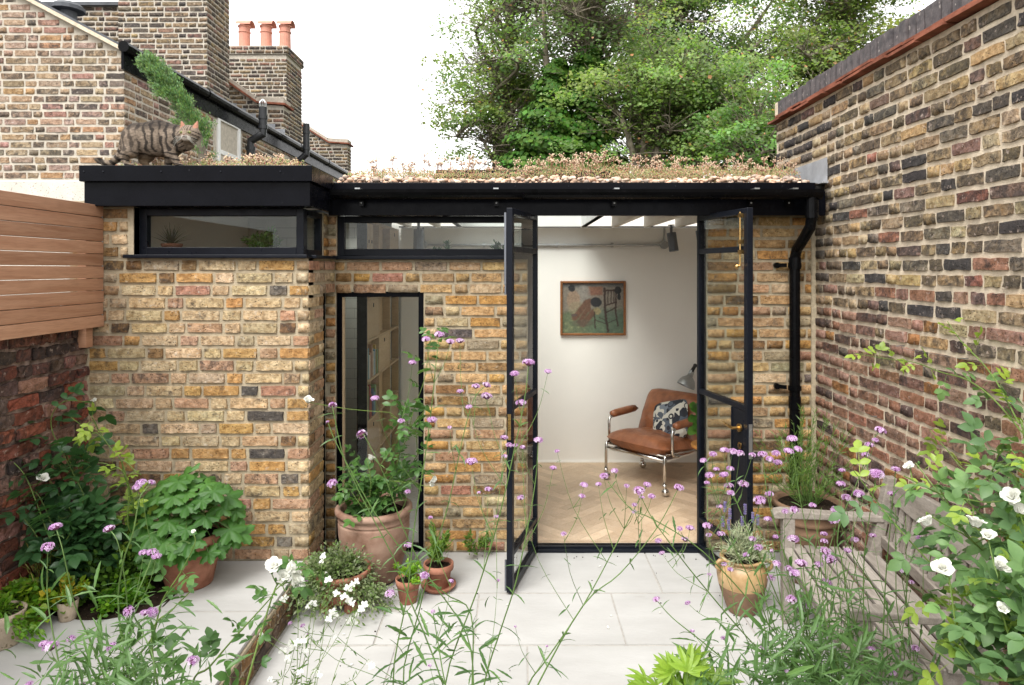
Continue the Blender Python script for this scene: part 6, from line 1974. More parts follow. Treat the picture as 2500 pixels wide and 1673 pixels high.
def rose(label, base, canes, leaves, lset, blooms, Y, latx=None, lat_hi=1.0, name='rose_bush', group=None, cane_r=.0045, per=.055, leafsize=1.0, spread=.09, cat='rose', young=None, laterals=0, young_frac=.18, stuff=0):
    """canes: list of (photo points, depth or list of depths); leaves: budget of leaf parts"""
    R.seed(sum(ord(ch_) * (i_ % 7 + 1) for i_, ch_ in enumerate(label)))
    t = thing(name, base, label, cat, group)
    base = Vector(base)
    n = 0
    paths = []
    for pts_px, Ys in canes:
        pts = [P(x, y, Ys[i] if hasattr(Ys, '__len__') else Ys) for i, (x, y) in enumerate(pts_px)]
        first = pts[0]
        if (first - base).length > .02:
            pts = [base + Vector((U(-.03, .03), U(-.03, .03), 0)), base.lerp(first, .5) + Vector((0, 0, .05))] + pts
        s = smooth_path(pts, 5)
        paths.append(s)
        m_ = len(s)
        MB().tube(s, [cane_r * (1 - .65 * i / (m_ - 1)) for i in range(m_)], 6, 0, (1.1, 1.1, .7, 1)).build('cane', M['stem'], t)
    for k in range(laterals):
        s = R.choice(paths)
        i = R.randrange(max(1, len(s) // 4), max(2 + len(s) // 4, int((len(s) - 1) * lat_hi)))
        if latx and (s[i].y < .5 or SX(s[i])[0] < latx): continue
        d = Vector((U(-1, 1), U(-.9, .3), U(.1, 1))).normalized()
        q = [s[i], s[i] + d * U(.04, .08), s[i] + d * U(.08, .17) + Vector((0, 0, U(-.03, .03)))]
        q = smooth_path(q, 3)
        paths.append(q)
        MB().tube(q, [cane_r * .5, ] * len(q), 5, 0, (1.1, 1.1, .7, 1)).build('cane', M['stem'], t)
    spots = []
    for s in paths:
        acc = 0; nxt = U(0, per); k = 0
        L_ = sum((s[i + 1] - s[i]).length for i in range(len(s) - 1)); run = 0
        for i in range(len(s) - 1):
            seg = (s[i + 1] - s[i]).length
            while acc + seg > nxt:
                q = (nxt - acc) / seg
                spots.append((s[i].lerp(s[i + 1], q), (s[i + 1] - s[i]).normalized(), k, (run + seg * q) / L_))
                k += 1; nxt += per * U(.7, 1.3)
            acc += seg; run += seg
    def visible(p):
        if p.y < .5: return False
        sx, sy = SX(p)
        return -80 < sx < 2580 and -50 < sy < 1720
    vis = [s for s in spots if visible(s[0])]
    R.shuffle(vis)
    for (p, d, k, fr) in vis[:leaves]:
        a = d.orthogonal().normalized()
        a = Matrix.Rotation(k * 2.4 + U(-.5, .5), 3, d) @ a
        ld = a + d * .35 + Vector((0, -.25, U(-.1, .25)))
        ms = young if (young and fr > 1 - young_frac) else lset
        put('leaf', R.choice(ms), t, orient(p, ld, Vector((U(-.3, .3), U(-.7, .1), 1)), U(.75, 1.15) * leafsize, U(-.4, .4)))
    if stuff and len(vis) > leaves:
        Vs, Ts = [], []; nb_ = 0
        for (p, d, k, fr) in vis[leaves:leaves + stuff]:
            a = Matrix.Rotation(k * 2.4 + U(-.5, .5), 3, d) @ d.orthogonal().normalized()
            me_ = R.choice(lset)
            m = np.array(orient(p, a + d * .35 + Vector((0, -.25, U(-.1, .25))), Vector((U(-.3, .3), U(-.7, .1), 1)), U(.75, 1.15) * leafsize, U(-.4, .4)))
            v_ = np.empty(len(me_.vertices) * 3, np.float32); me_.vertices.foreach_get('co', v_)
            v_ = v_.reshape(-1, 3); f_ = np.array([q.vertices[:] for q in me_.polygons], np.int32)
            Vs.append(v_ @ m[:3, :3].T + m[:3, 3]); Ts.append(f_ + nb_); nb_ += len(v_)
        tag(put('foliage', np_mesh('foliage', np.vstack(Vs), np.vstack(Ts), lset[0].materials[0], None, True, 4), t), kind='stuff')
    for b in blooms:
        px, py, s = b[:3]
        Yb = b[3] if len(b) > 3 else Y
        H = P(px, py, Yb)
        q = min((q for s_ in paths for q in s_ if q.z < H.z + .02), key=lambda q: (q - H).length, default=base)
        if (q - H).length > .01:
            MB().tube(smooth_path([q, q.lerp(H, .5) + Vector((0, 0, -.01)), H], 3), cane_r * .4, 5, 0, (1.1, 1.1, .7, 1)).build('cane', M['stem'], t)
        if s < .3:
            put('bud', BUD, t, Matrix.Translation(H) @ Matrix.Scale(s * 3.5, 4))
        else:
            put('bloom', R.choice(RBM), t, Matrix.Translation(H) @ Euler((U(.2, .9), U(-.5, .5), U(0, 6))).to_matrix().to_4x4() @ Matrix.Scale(s, 4))
    return t, paths

# big pale leaved rose in the right foreground
rr_canes = [([(2560, 1640), (2497, 1594), (2394, 1504), (2334, 1444), (2260, 1363), (2187, 1283), (2140, 1223), (2085, 1150)], [1.75, 1.8, 1.9, 1.95, 2.0, 2.05, 2.1, 2.1]),
            ([(2540, 1560), (2417, 1367), (2360, 1307), (2307, 1227), (2273, 1180), (2235, 1130)], [1.9, 2.0, 2.05, 2.1, 2.15, 2.2]),
            ([(2560, 1500), (2480, 1400), (2440, 1330), (2400, 1290)], [1.95, 2.05, 2.1, 2.1]),
            ([(2560, 1680), (2450, 1600), (2380, 1520), (2320, 1470)], [1.8, 1.85, 1.9, 1.9]),
            ([(2560, 1690), (2440, 1660), (2370, 1600), (2330, 1540)], [1.7, 1.75, 1.8, 1.8]),
            ([(2570, 1420), (2500, 1330), (2460, 1270)], [2.0, 2.1, 2.15]),
            ([(2580, 1600), (2500, 1480), (2450, 1420), (2380, 1390)], [1.85, 1.95, 2.0, 2.05]),
            ([(2560, 1690), (2420, 1590), (2330, 1500), (2265, 1440)], [1.8, 1.9, 1.95, 2.0]),
            ([(2540, 1690), (2400, 1660), (2300, 1600), (2255, 1560)], [1.75, 1.8, 1.85, 1.9]),
            ([(2560, 1340), (2520, 1250), (2480, 1215)], [2.05, 2.15, 2.2])]
rr_bl = [(2380, 1285, .85, 1.86), (2303, 1392, .9, 1.84), (2267, 1282, .8, 1.9), (2412, 1313, .7, 1.85), (2475, 1218, .9, 1.85), (2489, 1253, .85, 1.85), (2439, 1388, .8, 1.75), (2444, 1491, .6, 1.7), (2222, 1143, .55, 2.1), (2243, 1135, .2, 2.2), (2292, 1178, .2, 2.2)]
rr, rp_ = rose('large pale leaved white rose bush in the right foreground', (1.66, 1.75, .0), rr_canes, 300, RL_L, rr_bl, 2.0, latx=2300, laterals=100, per=.036, leafsize=.86, young=RL_Y, young_frac=.08, spread=.1, stuff=150)
# climbing shoots on the right wall
def wally(pts, x=1.93): return [PX(a, b, x).y for a, b in pts]
cl = [[(2520, 1075), (2500, 1061), (2424, 973), (2359, 927), (2294, 908), (2233, 885), (2168, 877), (2084, 862)],
      [(2500, 1061), (2485, 1030), (2436, 938), (2397, 885), (2348, 835), (2313, 785)],
      [(2530, 1200), (2420, 1130), (2360, 1150), (2310, 1096), (2270, 1050)]]
rose('climbing rose with arching shoots tied against the upper right brick wall', (1.93, 2.30, .0), [(c, wally(c)) for c in cl], 110, RL_L, [], 2.6, name='climbing_rose', per=.066, leafsize=.85, laterals=0, young=RL_Y, young_frac=.28)
# dark rose in the left corner
ld_canes = [([(170, 1340), (200, 1220), (172, 1130), (130, 1060), (128, 1010), (160, 980), (215, 982)], 3.62),
            ([(185, 1300), (205, 1220), (180, 1160), (150, 1100)], 3.55),
            ([(130, 1330), (90, 1230), (60, 1160), (20, 1120), (-20, 1110)], 3.4),
            ([(150, 1340), (110, 1240), (80, 1200), (40, 1240)], 3.45),
            ([(220, 1340), (240, 1250), (225, 1210)], 3.6),
            ([(120, 1350), (70, 1280), (40, 1250)], 3.4), ([(190, 1350), (160, 1270), (140, 1200), (100, 1150)], 3.5), ([(240, 1350), (270, 1290), (285, 1240)], 3.6)]
rose('dark leaved white rose climbing in the corner of the red and yellow brick walls', (-2.24, 3.62, ZT), ld_canes, 260, RL_D, [(103, 1172, .95, 3.4), (232, 980, .55, 3.6), (143, 1265, .2, 3.4)], 3.5, per=.034, leafsize=1.2, laterals=64, lat_hi=.55, name='climbing_rose')
rose('bright lime young rose shoot against the left yellow bricks', (-2.02, 3.75, ZT), [([(312, 1280), (314, 1200), (298, 1130), (270, 1095), (240, 1050), (228, 1025)], 3.5), ([(298, 1130), (330, 1150), (345, 1160)], 3.45), ([(305, 1160), (265, 1135), (240, 1130)], 3.45)], 46, RL_Y, [], 3.5, name='rose_shoot', per=.026, leafsize=.95, laterals=4)
# rose in the big pot
pr_c = [([(905, 1245), (925, 1180), (985, 1090), (1010, 1000), (1035, 930), (1048, 850), (1058, 805)], 4.1), ([(895, 1245), (880, 1190), (850, 1150)], 4.12), ([(910, 1245), (960, 1200), (1020, 1170), (1060, 1160)], 4.05), ([(915, 1245), (940, 1190), (1000, 1140), (1020, 1120)], 4.15),
        ([(890, 1245), (850, 1190), (830, 1170)], 4.05), ([(900, 1245), (905, 1170), (895, 1120)], 4.0), ([(905, 1245), (960, 1160), (975, 1110)], 4.1), ([(893, 1245), (865, 1160), (880, 1120)], 4.15)]
rose('white rose growing in the large terracotta pot with a tall shoot', (-.872, 4.15, .41), pr_c, 150, RL_M, [(903, 1122, .95, 4.0), (1064, 1175, 1.0, 4.0), (1053, 1188, .7, 4.02), (1058, 822, .2, 4.1), (1050, 838, .2, 4.1), (751, 982, 1.0, 3.8)], 4.1, per=.030, leafsize=1.05, laterals=34)
# foreground rose shoot with white cluster over the kerb
rose('arching rose shoot with white cluster leaning over the kerb', (-.95, 2.0, .0), [([(470, 1673), (510, 1630), (570, 1560), (625, 1500), (665, 1455), (672, 1440)], 2.3), ([(665, 1455), (690, 1430), (705, 1415)], 2.3), ([(300, 1673), (370, 1560), (395, 1470), (440, 1400), (475, 1330), (473, 1305)], 2.25), ([(370, 1560), (420, 1490), (470, 1440)], 2.2)], 46, RL_M,
     [(672, 1388, 1.05, 2.3), (703, 1398, 1.2, 2.28), (718, 1430, 1.1, 2.27), (690, 1412, .8, 2.3), (664, 1402, .2, 2.3), (673, 1420, .22, 2.3), (700, 1440, .2, 2.3), (474, 1300, .3, 2.25)], 2.3, per=.05, leafsize=.78, laterals=6)

# ------------------------------------------------------------------ geranium in its pot
gt = thing('geranium', (-1.775, 3.72, ZT + .25), 'big lobed leaf geranium filling its terracotta pot', 'plant')
GL = [palmate(L['geranium'], .082, i, 5, .46) for i in range(5)]
stem = MB()
cen = Vector((-1.775, 3.70, ZT + .25))
spots = []
tries = 0
while len(spots) < 84 and tries < 4000:
    tries += 1
    a = U(0, 6.28); e = math.acos(U(-.42, 1))
    d = Vector((math.sin(e) * math.cos(a), math.sin(e) * math.sin(a), math.cos(e)))
    p = cen + Vector((d.x * .285, d.y * .235, d.z * .275 + .06)) * U(.86, 1.06)
    if p.y > 3.955: continue
    if all((p - q).length > .060 for q, _ in spots): spots.append((p, d))
for p, d in spots:
    out = Vector((d.x, d.y, 0)); out = out.normalized() if out.length > .05 else Vector((U(-1, 1), -1, 0)).normalized()
    dr = out * .9 + Vector((0, -.15, -.35 - .25 * (1 - d.z)))
    put('leaf', R.choice(GL), gt, orient(p - dr.normalized() * .03, dr, Vector((d.x * .7, d.y - .8, d.z + .9)), U(.75, 1.25), U(-.25, .25)))
    stem.tube(smooth_path([cen + Vector((d.x * .05, d.y * .05, -.02)), cen + Vector((d.x * .12, d.y * .1, .12 + d.z * .1)), p - dr.normalized() * .03], 3), .0022, 5, 0, SG)
stem.build('stem', M['stem'], gt)

# ------------------------------------------------------------------ small leaf clouds
def cloud(n, fn, mat, size, wid=.5, cols=((.8, 1.25),), rows=2, fold=.25, tint=(1, 1, 1)):
    Vs, Ts, Cs = [], [], []
    b = 0
    v0, f0 = leaf_strip(1, wid, max(rows, 2), fold, .2, 0)
    v0 = np.array(v0); f0 = np.array(f0)
    for i in range(n):
        p, d, up = fn()
        m = np.array(orient(p, d, up, U(*size), U(-.7, .7)))
        Vs.append(v0 @ m[:3, :3].T + m[:3, 3]); Ts.append(f0 + b); b += len(v0)
        k = U(*cols[0])
        tn = R.choice(tint) if hasattr(tint[0], '__len__') else tint
        Cs.append(np.tile((k * tn[0], k * tn[1], k * tn[2], 1), (len(v0), 1)))
    return np_mesh('foliage', np.vstack(Vs), np.vstack(Ts), mat, np.vstack(Cs), True, 4)

def bushy(name, label, base, cen, rad, n, mat, size, wid=.5, tint=(1, 1, 1), cat='plant', group=None, nst=14, droop=0.0, shell=.55, cols=((.7, 1.3),), upw=.6, clip=None, rows=2, flower=None):
    t = thing(name, base, label, cat, group)
    cen = Vector(cen)
    seeds = []
    for k in range(max(6, n // 40)):
        a = U(0, 6.28); e = math.acos(U(-.35, 1)); rr = U(shell, 1.0)
        q = cen + Vector((math.sin(e) * math.cos(a) * rad[0] * rr, math.sin(e) * math.sin(a) * rad[1] * rr, math.cos(e) * rad[2] * rr - droop * rr * rr * math.sin(e)))
        if clip and not clip(q): q = cen.copy()
        seeds.append(q)
    def fn():
        s = R.choice(seeds)
        b0 = Vector(base)
        q = b0.lerp(s, U(.45, 1.05)) + Vector((R.gauss(0, rad[0] * .10), R.gauss(0, rad[1] * .10), R.gauss(0, rad[2] * .10)))
        d = (s - b0).normalized() + Vector((U(-1, 1), U(-1, 1), U(-.5, 1))) * .8
        return q, d, Vector((U(-.5, .5), U(-.8, .3), 1))
    o = put('foliage', cloud(n, fn, mat, size, wid, cols, 4 if size[1] > .03 and wid > .3 else rows, tint=tint), t)
    st = MB()
    for s in seeds[:nst]:
        st.tube(smooth_path([Vector(base), Vector(base).lerp(s, .5) + Vector((0, 0, .02)), s], 3), .0016, 4, 0, (.9, .9, .6, 1))
    st.build('stem', M['stem'], t)
    if flower:
        fm_, k, fs = flower
        for q in R.sample(seeds, min(k, len(seeds))):
            put('flower', fm_, t, Matrix.Translation(q + Vector((0, -.01, .01))) @ Euler((U(.2, 1.2), U(-.5, .5), U(0, 6))).to_matrix().to_4x4() @ Matrix.Scale(U(*fs), 4))
    return t

def gaura_mesh(seed):
    r = random.Random(seed); mb = MB()
    for k in range(4):
        v, f = leaf_strip(.013, .010, 3, .15, .2, 0, lambda t: math.sin(math.pi * (.12 + .74 * t)) ** .8)
        mb.add(xf(v, Matrix.Rotation(k * 1.2 - 1.8 + r.uniform(-.25, .25), 4, 'Z') @ Matrix.Rotation(r.uniform(.1, .5), 4, 'X')), f)
    for k in range(6):
        a = r.uniform(-1.6, 1.6)
        mb.tube([(0, 0, 0), (.008 * math.sin(a), -.006, .010 + r.uniform(0, .004))], .0004, 3)
    return mb.mesh('flower', M['petal_gaura'])
GM = [gaura_mesh(i) for i in range(4)]

bushy('trailing_shrub', 'trailing grey green shrub with tiny white flowers in the footed pot', (-.985, 3.86, .20), (-1.0, 3.81, .22), (.30, .25, .20), 7000, L['shrub'], (.014, .030), .5, ((1, 1, 1), (1.25, 1.2, 1.3), (.8, 1.0, .6)), 'shrub', None, 30, .20, .40, flower=(GM[0], 12, (.5, .8)))
bushy('lime_herb', 'lime green lobed herb in the small plain terracotta pot', (-.612, 3.90, .12), (-.612, 3.89, .16), (.10, .09, .085), 420, L['fresh'], (.014, .026), .8, ((1, 1, 1), (.8, 1, .7)), 'herb')
bushy('leafy_herb', 'upright green herb growing in the frilled terracotta pot', (-.458, 4.07, .125), (-.458, 4.06, .24), (.085, .08, .15), 420, L['herb'], (.02, .042), .38, ((1, 1, 1), (1.3, 1.25, .8)), 'herb')
bushy('wall_herb', 'small self seeded herb at the foot of the wall by the left door', (-.255, 4.55, .0), (-.24, 4.47, .10), (.11, .07, .10), 260, L['herb'], (.02, .04), .4, ((1, 1, 1),), 'herb')
# lavender in the jar
lv = bushy('lavender', 'silvery lavender clump with a few violet spikes in the olive jar', (1.262, 3.80, .288), (1.262, 3.78, .36), (.155, .14, .14), 1500, L['silver'], (.028, .05), .13, ((1, 1, 1), (.8, .9, .8), (1.15, 1.15, 1.1)), 'plant', None, 20, .02, .3)
for px, py in ((1770, 1226), (1765, 1262), (1779, 1270), (1812, 1262), (1819, 1232), (1838, 1252), (1850, 1258), (1782, 1243)):
    p = P(px, py, 3.78); q = P(px + U(-8, 8), 1310, 3.78)
    s = MB().tube([Vector((1.262, 3.8, .30)).lerp(q, .7), q, p - Vector((0, 0, .05))], .0012, 4, 0, (1.2, 1.2, 1.1, 1))
    s.build('stem', M['stem'], lv)
    b = MB()
    for k in range(5):
        for a in range(5):
            c = p + Vector((.006 * math.cos(a * 1.256 + k), .006 * math.sin(a * 1.256 + k), -.05 + k * .012))
            b.ball(c, (.0035, .0035, .006), 5, 3, 0, R.choice([(.20, .17, .36, 1), (.30, .25, .46, 1), (.26, .26, .30, 1)]))
    b.build('flower_spike', M['petal_lilac'], lv)
# wispy plant in the rear pot
ft = thing('wispy_shrub', (1.80, 4.20, .455), 'wispy needle leaved plant rising from the corner pot past the downpipe', 'shrub')
st = MB(); tips = []
for k in range(64):
    a = U(0, 6.28); r_ = U(.05, .36); h_ = U(.12, .52) * (1.25 - r_)
    e = Vector((1.78 + r_ * math.cos(a), min(4.42, 4.16 + r_ * .7 * math.sin(a)), .455 + h_))
    pth = smooth_path([(1.80 + .05 * math.cos(a), 4.2 + .05 * math.sin(a), .455), (1.80 + .6 * r_ * math.cos(a) - .02, 4.2 + .5 * r_ * math.sin(a), .455 + h_ * .55), e], 6)
    st.tube(pth, .0014, 4, 0, (.8, 1, .7, 1)); tips.append(pth)
st.build('stem', M['stem'], ft)
def fnw():
    p = R.choice(tips); i = R.randrange(3, len(p) - 1)
    q = p[i].lerp(p[i + 1], R.random())
    return q, (p[i + 1] - p[i]).normalized() + Vector((U(-1, 1), U(-1, 1), U(-.3, .6))), Vector((0, -1, 1))
put('foliage', cloud(1900, fnw, L['herb'], (.022, .055), .10), ft)
# low growth on the terrace
def seg_clip(q): return q.x > -2.49 and q.y < 3.99 and q.z > ZT - .02
bushy('lady_mantle', 'bright green ground cover spilling from the terracotta bowl by the red wall', (-2.37, 3.34, ZT + .10), (-2.34, 3.26, ZT + .15), (.22, .24, .11), 1200, L['fresh'], (.020, .038), .9, ((.8, .9, .7), (.6, .85, .6), (1.1, 1.0, .7)), 'plant', 'low plants on the terrace', 14, .12, .3)
bushy('yellow_geranium', 'yellowing scalloped leaves in the small lichened pot', (-2.19, 3.34, ZT + .09), (-2.19, 3.33, ZT + .15), (.10, .09, .08), 240, L['fresh'], (.022, .036), .95, ((1.3, 1.05, .6), (1.0, 1.0, .7), (1.8, .9, .6)), 'plant', 'low plants on the terrace', 10, .03, .3)
bushy('ground_cover', 'green ground cover patch between the terrace slab and the dark rose', (-2.03, 3.50, ZT), (-2.02, 3.47, ZT + .05), (.20, .17, .11), 1000, L['fresh'], (.018, .034), .75, ((.55, .8, .6), (.8, .95, .6), (.45, .75, .6)), 'plant', 'low plants on the terrace', 14, 0, .2)
bushy('trailing_herb', 'pale trailing plant hanging over the larger lichened pot', (-2.35, 3.12, ZT + .14), (-2.31, 3.08, ZT + .13), (.17, .15, .09), 520, L['fresh'], (.018, .034), .5, ((.8, .9, .7), (.6, .85, .6)), 'plant', 'low plants on the terrace', 14, .10, .3)
bushy('dry_grass_tuft', 'dry tan and green tuft at the foot of the red wall', (-2.38, 3.42, ZT), (-2.36, 3.40, ZT + .18), (.14, .14, .16), 420, L['herb'], (.03, .06), .08, ((1.0, 1, 1), (2.4, 1.2, 1.6), (2.2, 1.1, 1.4)), 'plant', 'low plants on the terrace', 18, 0, .2)
bushy('low_shrub', 'dark low shrub under the corner rose', (-2.12, 3.62, ZT), (-2.12, 3.60, ZT + .13), (.32, .25, .20), 1500, L['ivy'], (.024, .045), .6, ((1, 1, 1), (1.3, 1.3, 1.2)), 'shrub', None, 14, 0, .2)
soilb = MB().ball((-2.1, 3.60, ZT - .03), (.42, .36, .045), 20, 8).build('border_soil', M['soil'])
tag(soilb, kind='structure')
# gaura in the foreground
gst = thing('gaura_plant', (-.62, 2.1, .0), 'wispy white gaura flowers on thin stems before the kerb', 'plant')
gfl = [(790, 1359), (786, 1372), (802, 1417), (861, 1427), (872, 1420), (850, 1437), (821, 1450), (851, 1467), (840, 1458), (862, 1476), (764, 1475), (752, 1482), (820, 1505), (812, 1496), (830, 1510), (803, 1513), (699, 1458), (690, 1465), (872, 1502), (882, 1488), (890, 1478), (853, 1514), (865, 1520), (725, 1569), (708, 1573), (741, 1566), (718, 1580), (735, 1575), (703, 1607), (690, 1590), (712, 1615), (815, 1552), (732, 1642), (722, 1650), (772, 1642), (780, 1650), (901, 1619), (908, 1628), (640, 1555), (660, 1660), (750, 1560), (745, 1590)]
gb = []
for (tx, ty, bx) in ((790, 1350, 745), (805, 1440, 770), (851, 1440, 760), (870, 1480, 740), (764, 1470, 735), (820, 1495, 705), (725, 1560, 690), (703, 1600, 680), (741, 1560, 720), (700, 1455, 725), (900, 1610, 830), (880, 1480, 800), (732, 1635, 715), (772, 1635, 745)):
    p = [Vector((-.62 + U(-.04, .04), 2.1 + U(-.05, .05), 0)), P(bx, 1720, 2.3), P(bx + (tx - bx) * .55, 1720 + (ty - 1720) * .6, 2.32), P(tx, ty, 2.3)]
    if tx == 700: p = p[:2] + [P(728, 1520, 2.3), P(722, 1462, 2.3), P(700, 1455, 2.3)]
    s = smooth_path(p, 5); gb.append(s)
    MB().tube(s, [.0016 * (1 - .5 * i / (len(s) - 1)) for i in range(len(s))], 4, 0, (1.2, 1.2, .8, 1)).build('stem', M['stem'], gst)
lt = []
for (px, py) in gfl:
    H = P(px, py, 2.3 + U(-.04, .04))
    q = min((q for s in gb for q in s), key=lambda q: (q - H).length)
    if (q - H).length > .006: lt.append((q, H))
    put('flower', R.choice(GM), gst, Matrix.Translation(H) @ Euler((U(.7, 1.6), U(-.5, .5), U(-.9, .9))).to_matrix().to_4x4() @ Matrix.Scale(U(.8, 1.2), 4))
tw_ = MB()
for a, b in lt: tw_.tube([a, b], .0009, 4, 0, (1.2, 1.2, .8, 1))
tw_.build('twig', M['stem'], gst)
def fg():
    s = R.choice(gb); i = R.randrange(len(s) // 3, len(s) - 1)
    return s[i].lerp(s[i + 1], R.random()), Vector((U(-1, 1), U(-1, 1), U(-.2, 1))), Vector((0, -1, 1))
put('foliage', cloud(170, fg, L['herb'], (.012, .035), .16, tint=((1.2, 1.2, .9), (1, 1, 1))), gst)
# pale palmate plant at the bottom
def palm_leaf(seed):
    r = random.Random(seed); mb = MB()
    for k in range(7):
        a = (k - 3) * .52 + r.uniform(-.08, .08)
        Ls = .075 * (1 - .09 * abs(k - 3)) * r.uniform(.9, 1.1)
        v, f = leaf_strip(Ls, Ls * .26, 5, .35, r.uniform(.15, .5), .05, lambda t: math.sin(math.pi * min(1, (t * .9 + .08))) ** .8)
        mb.add(xf(v, Matrix.Rotation(-a, 4, 'Z') @ Matrix.Rotation(.25, 4, 'X')), f)
    return mb.mesh('leaf', L['fresh'], False)
PLM = [palm_leaf(i) for i in range(4)]
pp = thing('palmate_plant', (.60, 2.3, .0), 'fresh lime green fingered plant at the bottom edge of the patio', 'plant')
stp = MB()
for k in range(26):
    px = R.gauss(1668, 52); py = 1650 + ((px - 1668) / 62) ** 2 * 14 + U(-32, 60)
    Yp = U(2.2, 2.5)
    p = P(px, py, Yp)
    put('leaf', R.choice(PLM), pp, orient(p, Vector((px - 1668, U(-60, 30), U(-10, 40))), Vector((U(-.2, .2), -.7, .9)), U(.8, 1.15), U(-.3, .3)))
    stp.tube(smooth_path([(.60, 2.3, 0), (.6 * .5 + p.x * .5, 2.3, .25), p], 3), .0016, 4, 0, (1.2, 1.3, .8, 1))
stp.build('stem', M['stem'], pp)

# ------------------------------------------------------------------ planted roof
def on_roof(x, y): return 2.44
rng = np.random.RandomState(3)
sb = MB()
for (a, b, c, d) in ((-2.45, -1.86, 3.927, 6.5), (-1.34, -1.275, 3.927, 6.5), (-1.86, -1.34, 3.927, 5.44), (-1.86, -1.34, 6.26, 6.5)): sb.box(a, b, c, d, 2.441, 2.487)
sb.box(-1.19, RL[0] - .06, 4.40, 6.5, 2.442, 2.452).box(RL[1] + .06, 1.95, 4.40, 6.5, 2.442, 2.452).box(RL[0] - .059, RL[1] + .059, 4.40, RL[2] - .06, 2.442, 2.452)
o = sb.build('roof_substrate', M['soil']); tag(o, kind='structure')
pv, pf, pc = [], [], []
pb = MB()
cols_ = [(1.25, 1.15, 1.05), (1.0, .95, .9), (1.5, 1.45, 1.4), (.8, .65, .55), (1.2, .95, .8), (.7, .68, .68), (1.45, 1.2, 1.05)]
def pebble(x, y, z, s):
    r = (s * U(.8, 1.35), s * U(.7, 1.0), s * U(.5, .75))
    c = R.choice(cols_); k = U(.8, 1.1)
    b0 = len(pb.v)
    pb.ball((0, 0, 0), r, 8, 5, 0, (c[0] * k, c[1] * k, c[2] * k, 1))
    m = Matrix.Translation((x, y, z)) @ Euler((U(-.4, .4), U(-.4, .4), U(0, 6))).to_matrix().to_4x4()
    for i in range(b0, len(pb.v)): pb.v[i] = tuple(m @ Vector(pb.v[i]))
for i in range(950):
    x = U(-1.15, 1.90); lay_n = R.random()
    y = 4.395 + .23 * R.random()
    pebble(x, y, 2.456 + .036 * lay_n * (1 + .3 * math.sin(x * 5)) * (.4 + (y - 4.36) / .2), U(.010, .023))
for i in range(60):
    y = U(3.95, 4.35); pebble(U(-1.30, -1.18) if y > 4.2 else U(-1.30, -1.24), y, 2.485, U(.010, .02))
o = pb.build('pebbles', M['pebble'], None, smooth=True); tag(o, kind='stuff')
def sed_h(x): return .095 + .05 * noise.noise(Vector((x * 1.7, 3.3, 0))) + .05 * max(0, math.sin(x * 1.1 + .6)) 
def fs():
    if R.random() < .22:
        x = U(-2.45, -1.28); y = 3.965 + abs(R.gauss(0, .35)); h = .04 + .05 * max(0, noise.noise(Vector((x * 3, y * 3, 1))) + .2)
        z = 2.487 + h * R.random()
        if x < -1.95 and y < 4.05: y += .1
    else:
        x = U(-1.15, 1.93); y = 4.60 + abs(R.gauss(0, .16)); z = 2.45 + sed_h(x) * (1.0 if y > 4.66 else .7) * R.random() ** .6 + .02
    return Vector((x, y, z)), Vector((U(-1, 1), U(-1, 1), U(.1, 1.6))), Vector((U(-.5, .5), -1, .6))
tints = [(.30, .31, .17), (.42, .24, .20), (.48, .34, .28), (.22, .29, .13), (.19, .26, .11), (.50, .40, .32), (.40, .14, .12), (.36, .38, .14), (.33, .34, .22), (.25, .31, .16), (.46, .22, .20)]
me = cloud(26000, fs, L['sedum'], (.007, .017), .4, ((.75, 1.3),), 1, tint=tints)
# flower stalks
stb = MB()
Vs = []
for i in range(330):
    if R.random() < .22:
        x = U(-2.2, -1.3); y = 4.0 + abs(R.gauss(0, .35)); z = 2.49; h = U(.05, .10)
    else:
        x = U(-1.0, 1.93); y = 4.64 + abs(R.gauss(0, .2)); z = 2.46; h = U(.03, .12) + sed_h(x) * U(.4, 1.0)
    a = Vector((x, y, z)); b = a + Vector((U(-.02, .02), U(-.02, .02), h))
    stb.tube([a, b], .0018, 3, 0, (.30, .16, .11, 1), False)
    for k in range(13):
        q = b + Vector((R.gauss(0, .014), R.gauss(0, .014), R.gauss(0, .009)))
        c = R.choice([(.70, .52, .46, 1), (.80, .64, .57, 1), (.62, .40, .35, 1), (.80, .68, .58, 1)])
        stb.tube([b - Vector((0, 0, .015)), q], .0009, 3, 0, (.32, .18, .13, 1), False)
        stb.ball(q, U(.0028, .0055), 5, 3, 0, c)
o = put('sedum', me); tag(o, kind='stuff')
o2 = stb.build('sedum_flower_stalks', L['sedum']); tag(o2, kind='stuff')

# ------------------------------------------------------------------ juniper behind the cat
ju = thing('juniper', (-2.27, 5.02, 2.487), 'leaning bright green juniper rising from the roof behind the cat', 'conifer')
ja = [P(500, 420, 5.0), P(492, 360, 5.0), P(470, 300, 5.0), P(435, 250, 5.0), P(408, 212, 5.0), P(388, 184, 5.0), P(368, 162, 5.0)]
ja[0].z = 2.487
jp = smooth_path(ja, 6)
MB().tube(jp, [.03 * (1 - .9 * i / (len(jp) - 1)) + .003 for i in range(len(jp))], 7).build('trunk', M['bark'], ju)
sprays = []
for i in range(150):
    t_ = R.random() ** .9
    k = min(len(jp) - 2, int(t_ * (len(jp) - 1)))
    c = jp[k]; d = (jp[k + 1] - jp[k]).normalized()
    a = U(0, 6.28); side = d.orthogonal().normalized(); side = Matrix.Rotation(a, 3, d) @ side
    wd = .145 * (1 - .62 * t_) * (.55 + .45 * math.sin(min(1, t_ * 3) * 1.57)) * U(.6, 1.2)
    e = c + side * wd + d * U(.04, .11)
    sprays.append((c + side * .01, e))
